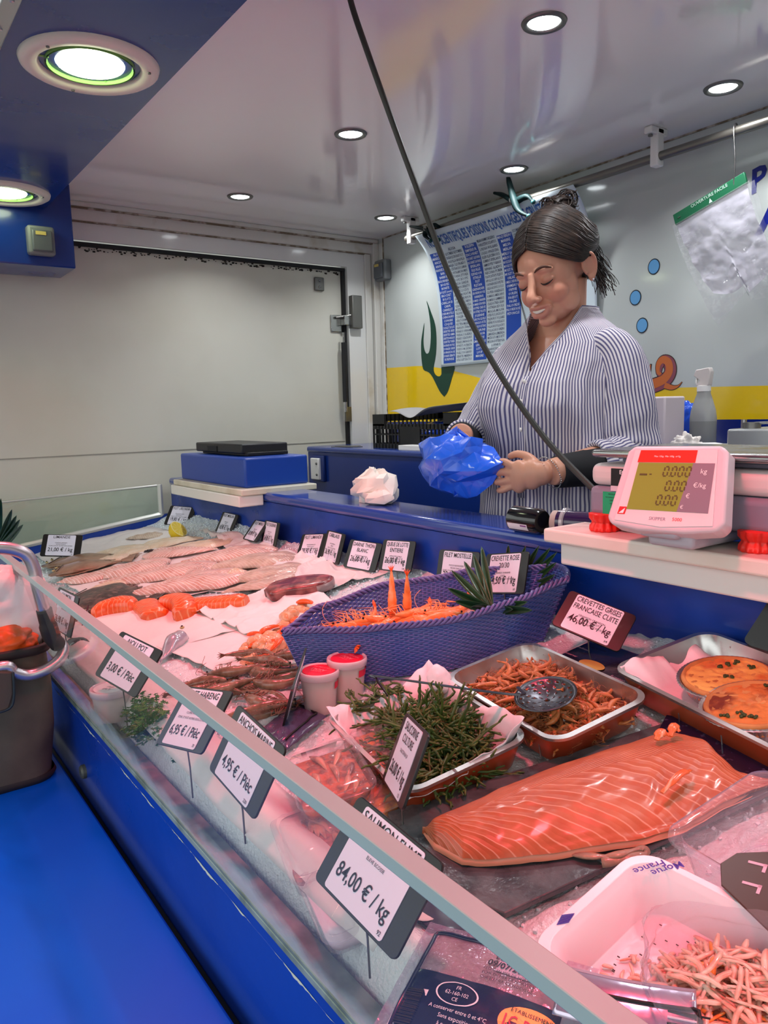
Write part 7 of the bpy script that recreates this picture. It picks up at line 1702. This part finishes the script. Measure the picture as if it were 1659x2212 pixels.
body = bpy.data.objects.new('body', bme); COL.objects.link(body); body.parent = woman
# ---------------- face details
lash = M('lash_dark', rgb(38, 24, 20), .6); browm = M('brow_brown', rgb(84, 56, 44), .8)
for s in (-1, 1):
    P = catmull([(s * .0175, -.0870, -.0100), (s * .024, -.0895, -.0135), (s * .031, -.0893, -.0145), (s * .038, -.0855, -.0130), (s * .0435, -.0785, -.0090)], 5)
    MB().tube([TH @ p for p in P], [.0006 + .0013 * math.sin(PI * i / (len(P) - 1)) for i in range(len(P))], 6).build('eyelashes', lash, woman, sharp=0)
    P = catmull([(s * .0145, -.0945, .0145), (s * .024, -.0945, .0200), (s * .036, -.0890, .0215), (s * .047, -.0780, .0150)], 5)
    MB().tube([TH @ p for p in P], [.0008 + .0026 * math.sin(PI * (i + .8) / (len(P) + .8)) for i in range(len(P))], 8, flat=.9).build('eyebrow', browm, woman, sharp=0)
P = catmull([(-.021, -.0900, -.0625), (0, -.0985, -.0662), (.021, -.0900, -.0625)], 6)
MB().tube([TH @ p for p in P], [.0006 + .0030 * math.sin(PI * i / (len(P) - 1)) for i in range(len(P))], 8).build('teeth', M('teeth', rgb(232, 224, 210), .3), woman, sharp=0)
P = catmull([(-.0265, -.0858, -.0592), (0, -.0965, -.0705), (.0265, -.0858, -.0592)], 6)
MB().tube([TH @ p for p in P], .0013, 6).build('mouth_line', lash, woman, sharp=0)
MB().ball(.0022, TH @ Vector((.0835, .004, -.040)), 10, 8).build('earring', M('pearl', rgb(230, 230, 235), .1, .6), woman, sharp=0)
# ---------------- hair
hairm = M('hair_brown', rgb(34, 25, 21), .48, var=(60, rgb(56, 40, 31), .45, .7), spec=.5)
H = MB(); rn = random.Random(17)
H.ball((.0750, .0930, .0830), (0, .030, .046), 40, 28, T=TH); H.ball((.066, .054, .060), (0, .062, .008), 30, 20, T=TH)
bunc = Vector((.004, .058, .122))
A5 = [(.0025, -.081, .064), (.040, -.077, .046), (.068, -.046, .020), (.078, -.016, .006), (.0815, .014, .014), (.066, .070, .020), (.030, .100, .070)]
B5 = [(.001, .030, .130), (.034, .034, .124), (.066, .040, .096), (.078, .052, .066), (.074, .074, .052), (.056, .098, .060), (.024, .100, .095)]
M5 = [(.002, -.040, .116), (.042, -.036, .100), (.078, -.012, .060), (.086, .012, .034), (.082, .045, .026), (.062, .090, .038), (.028, .104, .082)]
for s in (-1, 1):
    for k in range(520):
        t0 = rn.random() ** 1.15; P = []
        for a_, m__, b_ in zip(A5, M5, B5):
            a_, m__, b_ = Vector(a_), Vector(m__), Vector(b_); p = a_ * (1 - t0) * (1 - 2 * t0) + m__ * 4 * t0 * (1 - t0) + b_ * t0 * (2 * t0 - 1)
            p.x *= s; P.append(p + Vector((rn.uniform(-1, 1), rn.uniform(-1, 1), rn.uniform(-1, 1))) * .0016)
        P.append(bunc + Vector((rn.uniform(-.02, .02), rn.uniform(-.012, .012), rn.uniform(-.012, .008))))
        P = catmull(P, 4); r = rn.uniform(.0013, .0026); n = len(P); H.tube([TH @ p for p in P], [r * (.4 + math.sin(PI * min(1, (i + 1) / n)) * .8) for i in range(n)], 5)
# bun of loops
H.ball((.034, .030, .022), tuple(bunc + Vector((0, .006, .002))), 20, 14, T=TH)
for k in range(170):
    a = rn.random() * 6.3; b_ = rn.random() * 6.3; R_ = rn.uniform(.010, .022); c = bunc + Vector((rn.uniform(-.024, .026), rn.uniform(-.012, .030), rn.uniform(-.010, .012))); ax = Vector((math.cos(a), math.sin(a), rn.uniform(-1, 1))).normalized(); ay = ax.cross(Vector((rn.uniform(-1, 1), rn.uniform(-1, 1), rn.uniform(-1, 1)))).normalized()
    P = [c + (ax * math.cos(b_ + j * .6) + ay * math.sin(b_ + j * .6)) * R_ for j in range(7)]; H.tube([TH @ p for p in P], [.0006, .0014, .0018, .0018, .0016, .0012, .0005], 5)
# loose strands behind the ear and down the nape
for k in range(90):
    s = 1 if k % 15 else -1; a0 = Vector((s * (.066 + rn.uniform(-.006, .008)), .040 + rn.uniform(-.014, .030), rn.uniform(-.02, .03)))
    P = [a0]; d = Vector((s * rn.uniform(.0, .35), rn.uniform(-.1, .35), -1))
    for j in range(6): d = (d + Vector((rn.uniform(-.35, .35), rn.uniform(-.35, .35), -.25))).normalized(); P.append(P[-1] + d * rn.uniform(.008, .015))
    H.tube([TH @ p for p in catmull(P, 3)], rn.uniform(.0005, .0011), 4)
for k in range(4):
    P = [Vector((-.060, -.050, .030)), Vector((-.068, -.052, .0)), Vector((-.067 - .001 * k, -.056, -.04)), Vector((-.062, -.062 - .002 * k, -.085 - .008 * k))]
    H.tube([TH @ p for p in catmull(P, 5)], .0005, 4)
H.fixn = True
H.build('hair', hairm, woman, sharp=0)
# ---------------- blouse
prof = [(-.47, .212, .160, 0), (-.33, .204, .152, 0), (-.20, .192, .142, 0), (-.08, .184, .136, -.004), (.00, .180, .132, -.008), (.05, .178, .124, -.008), (.09, .176, .108, -.004), (.130, .165, .090, .002), (.160, .132, .078, .006), (.185, .095, .068, .010), (.208, .074, .063, .014)]
NS = 136
def pr(t):
    x = t * (len(prof) - 1); i = min(int(x), len(prof) - 2); k = x - i; return [a + (b - a) * k for a, b in zip(prof[i], prof[i + 1])]
def blouse(th, t, off=0):
    z, rx, ry, cy = pr(t); ex = .86; c, s = math.cos(th), math.sin(th)
    x = rx * (abs(c) ** ex) * (1 if c > 0 else -1); y = ry * (abs(s) ** ex) * (1 if s > 0 else -1)
    low = max(0, 1 - t * 1.5); f = .006 * low * math.sin(th * 9 + 2 * nz(z * 3, th, 1, 1)) + .0035 * math.sin(th * 17 + 5 * nz(th, z * 2, 2, 1)) * (1 - t * .6) + .006 * nz(x * 9, y * 9, z * 7, 1, 3)
    fr = -math.sin(th); bust = .022 * math.exp(-((z - .005) / .065) ** 2) * (math.exp(-((abs(c) - .45) / .28) ** 2)) * (1 if s < 0 else 0)
    k = 1 + (f + off) / .17 + bust / .14
    return Vector((X0 + x * k, Y0 + cy + y * k, z))
def tmax(th):
    a = ((th + PI / 2 - .09 + PI) % (2 * PI)) - PI; a = a if a > 0 else -a * 1.75      # 0 in front
    tv = .535                                         # V point
    return min(1.0, tv + (1 - tv) * (a / 1.12) ** .62) if a < 1.12 else 1.0
def bf(u, v):
    th = -PI / 2 + .10 + u * 2 * PI; return WL(blouse(th, v * tmax(th)))
q = MB(); nu, nv = 340, 110; vs = []; uv = []; fs = []
for j in range(nv + 1):
    for i in range(nu + 1): vs.append(bf(i / nu, j / nv)); uv.append((i / nu * NS, j / nv))
for j in range(nv):
    for i in range(nu): a = j * (nu + 1) + i; fs.append((a, a + 1, a + nu + 2, a + nu + 1))
q.add(vs, fs, 0, None, uv)
# sleeves
def sleeve(path, radii, n_st, roll_end=True, seed=0):
    P = catmull([Vector(p) for p in path], 12); n = len(P); segs = 48; vs = []; uv = []; fs = []
    T = [(P[min(i + 1, n - 1)] - P[max(i - 1, 0)]).normalized() for i in range(n)]
    N = Vector((0, -1, 0)); 
    for i in range(n):
        N = (N - T[i] * N.dot(T[i])).normalized(); Bn = T[i].cross(N); s = i / (n - 1)
        r = lerps(radii, s)
        for j in range(segs + 1):
            a = 2 * PI * j / segs; rr = r * (1 + .05 * math.sin(3 * a + seed + s * 5) + .10 * nz(math.cos(a) * 1.2, math.sin(a) * 1.2, s * 7 + seed, 1, 3) + .045 * math.sin(s * 46 + 2 * math.sin(a * 2 + seed)) * math.exp(-((s - .62) / .22) ** 2))
            vs.append(WL(P[i] + (N * math.cos(a) + Bn * math.sin(a)) * rr)); uv.append((j / segs * n_st, s))
    for i in range(n - 1):
        for j in range(segs): a = i * (segs + 1) + j; fs.append((a, a + 1, a + segs + 2, a + segs + 1))
    q.add(vs, fs, 0, None, uv)
rad = [(0, .044), (.12, .056), (.35, .057), (.55, .058), (.75, .056), (.88, .052), (1, .048)]
sleeve([(X0 - .105, Y0, .120), (X0 - .155, Y0, .090), (X0 - .215, Y0 - .010, -.01), (-1.436, 1.295, -.085), (-1.405, 1.250, -.105), (-1.352, 1.200, -.078)], rad, 50, seed=1)
sleeve([(X0 + .108, Y0, .120), (X0 + .155, Y0, .088), (X0 + .182, Y0 - .003, -.01), (-.992, 1.330, -.095), (-.990, 1.290, -.118), (-.996, 1.255, -.122)], rad, 50, seed=4)
q.fixn = False
me = q.build('blouse', stripe, woman, sharp=0, solid=.0018)
# rolled cuffs
def cuff(a, b, r, seed=0):
    c = MB(); a, b = Vector(a), Vector(b); t_ = (b - a).normalized(); N = Vector((0, 0, 1)); N = (N - t_ * N.dot(t_)).normalized(); Bn = t_.cross(N); vs = []; uv = []; fs = []
    prof_ = [(-.010, .92), (-.012, 1.05), (0, 1.10), (.014, 1.08), (.020, .98), (.016, .85)]
    for k, (s_, kr) in enumerate(prof_):
        for j in range(41): a_ = 2 * PI * j / 40; vs.append(WL(a + t_ * s_ + (N * math.cos(a_) + Bn * math.sin(a_)) * r * kr * (1 + .06 * math.sin(3 * a_ + seed)))); uv.append((j / 40 * 40, k / 5))
    for k in range(5):
        for j in range(40): i = k * 41 + j; fs.append((i, i + 1, i + 42, i + 41))
    c.add(vs, fs, 0, None, uv); c.fixn = False; c.build('cuff', stripe, woman, sharp=0)
cuff((-1.352, 1.200, -.078), (-1.295, 1.135, -.058), .047); cuff((-.998, 1.250, -.122), (-1.022, 1.128, -.128), .047, 2)
# collar band and placket
col = MB(); 
for sgn in (1, -1):
    P = []
    for i in range(26):
        a = i / 25 * PI * .99 + .02; th = -PI / 2 + .09 + sgn * a; P.append(blouse(th, tmax(th), .003))
    vs = [WL(p + Vector((0, 0, dz_)) + (Vector((X0, Y0, 0)) - Vector((p.x, p.y, 0))).normalized() * ins) for p in P for dz_, ins in ((-.010, -.0015), (.004, .0))]
    fs = [(2 * i, 2 * i + 2, 2 * i + 3, 2 * i + 1) for i in range(25)]; uv = [(k % 2 * 3.0, k) for k in range(len(vs))]
    col.add(vs, fs, 0, None, uv)
for i in range(1):
    pts = [blouse(-PI / 2 + .08, .535 - .33 * k / 14, .0035) for k in range(15)]
    vs = [WL(p + Vector((dx, 0, 0))) for p in pts for dx in (-.011, .011)]; col.add(vs, [(2 * k, 2 * k + 2, 2 * k + 3, 2 * k + 1) for k in range(14)], 0, None, [((k % 2) * 3.2, k) for k in range(len(vs))])
col.fixn = False; col.build('collar_band', stripe, woman, sharp=0, solid=.0015)
for k in range(3):
    p = blouse(-PI / 2 + .08, .51 - .085 * k, .0065); MB().ball((.0045, .002, .0045), WL(p), 12, 8).build('button', M('button_pearl', rgb(226, 220, 214), .3), woman, sharp=0)
p = blouse(-PI / 2 + .09, .535, -.004); MB().grid(lambda u, v: WL(p + Vector(((u - .5) * .020 * (.2 + v), .002, -.006 + .016 * v))), 4, 4).build('undershirt', blackm, woman, solid=.001)
# black undersleeves
for a, b in ((Vector((-1.352, 1.200, -.078)), WRR), (Vector((-.996, 1.255, -.122)), WRL)):
    P = [a, a.lerp(b, .5), a.lerp(b, .88)]; MB().tube([WL(p) for p in catmull(P, 6)], [.040, .0395, .039, .038, .037, .0365, .0355, .035, .0345, .034, .0335, .033, .032], 24).build('undersleeve', M('knit_black', rgb(22, 22, 26), .8), woman, sharp=0)
# bracelet, necklace
N_ = (WRL - ELL).normalized(); c = WRL - N_ * -.004; b1 = Vector((0, 0, 1)); b1 = (b1 - N_ * b1.dot(N_)).normalized(); b2 = N_.cross(b1); q = MB()
for k in range(46): a = 2 * PI * k / 46; q.ball(.0014, WL(c + (b1 * math.cos(a) * 1.08 + b2 * math.sin(a)) * .0300 + N_ * .010 * math.cos(a)), 6, 5)
q.build('bracelet', steel, woman, sharp=0)
P = [WL(p) for p in catmull([(X0 - .060, Y0 - .020, .150), (X0 - .040, Y0 - .075, .105), (X0 + .004, Y0 - .102, .070), (X0 + .045, Y0 - .078, .105), (X0 + .062, Y0 - .020, .150)], 8)]
MB().tube(P, .0008, 5).build('necklace', M('gold_chain', rgb(200, 160, 110), .3, .8), woman, sharp=0)
# trousers and shoes
q = MB(); q.rings([er(-.30, .178, .130), er(-.42, .182, .135), er(-.50, .165, .125)], True, (False, True))
for s in (-1, 1): q.tube([WL((X0 + s * .088, Y0, -.40)), WL((X0 + s * .092, Y0, -.74)), WL((X0 + s * .092, Y0 + .01, -1.13))], [.097, .072, .062], 22)
q.build('trousers', M('dark_trousers', rgb(34, 36, 48), .8), woman, sharp=0)
for s in (-1, 1): MB().ball((.045, .125, .042), WL((X0 + s * .094, Y0 - .06, ZF + .040)), 24, 14).build('shoe', M('shoe_dark', rgb(28, 28, 30), .5), woman, sharp=0)
# ---------------- the blue bag she holds
bb = bpy.data.materials.new('blue_bag_film'); bb.use_nodes = True; _n = bb.node_tree; _b = _n.nodes['Principled BSDF']
_b.inputs['Base Color'].default_value = (*rgb(34, 102, 240), 1); _b.inputs['Roughness'].default_value = .26; _b.inputs['Coat Weight'].default_value = .5; _b.inputs['Alpha'].default_value = .96; _b.inputs['Transmission Weight'].default_value = .0
_b.inputs['Subsurface Weight'].default_value = .0
_t = _n.nodes.new('ShaderNodeTexCoord'); _v = _n.nodes.new('ShaderNodeTexVoronoi'); _v.inputs['Scale'].default_value = 26; _v.feature = 'DISTANCE_TO_EDGE'; _n.links.new(_t.outputs['Object'], _v.inputs['Vector'])
_bp = _n.nodes.new('ShaderNodeBump'); _bp.inputs['Strength'].default_value = .8; _bp.inputs['Distance'].default_value = .008; _n.links.new(_v.outputs['Distance'], _bp.inputs['Height']); _n.links.new(_bp.outputs[0], _b.inputs['Normal'])
bc_ = aty(984, 1000, 1.080)
q = facets(14, (.108, .058, .060), 14, 9, .19)
dirs = [(Vector((-1, 0, .35)), .050, .10), (Vector((-.85, -.1, -.45)), .014, .2), (Vector((1, 0, -.12)), .034, .2), (Vector((.45, -.1, -.8)), .012, .18), (Vector((-.05, 0, 1)), .006, .2)]
out = []
for p in q.v:
    v = Vector(p); u_ = Vector((v.x / .098, v.y / .058, v.z / .066)).normalized()
    for dv, am, wd in dirs: v += dv.normalized() * am * math.exp(-(1 - max(0, u_.dot(dv.normalized()))) / wd * 2.2)
    out.append(tuple(v))
q.v = out
t = thing('blue_bag', 'crinkled blue plastic bag held in front of the woman', 'bag', bc_)
q.build('film', bb, t, smooth=True, sharp=0, bevel=.004, bseg=3)
q = MB()
for k in range(0):
    a = -.6 + .3 * k; q.grid(lambda u, v: (-.085 - .030 * u, .0 + (v - .5) * .02 + .004 * k, .030 - .012 * k + .004 * math.sin(u * 5 + k) + .014 * (v - .5)), 8, 4)
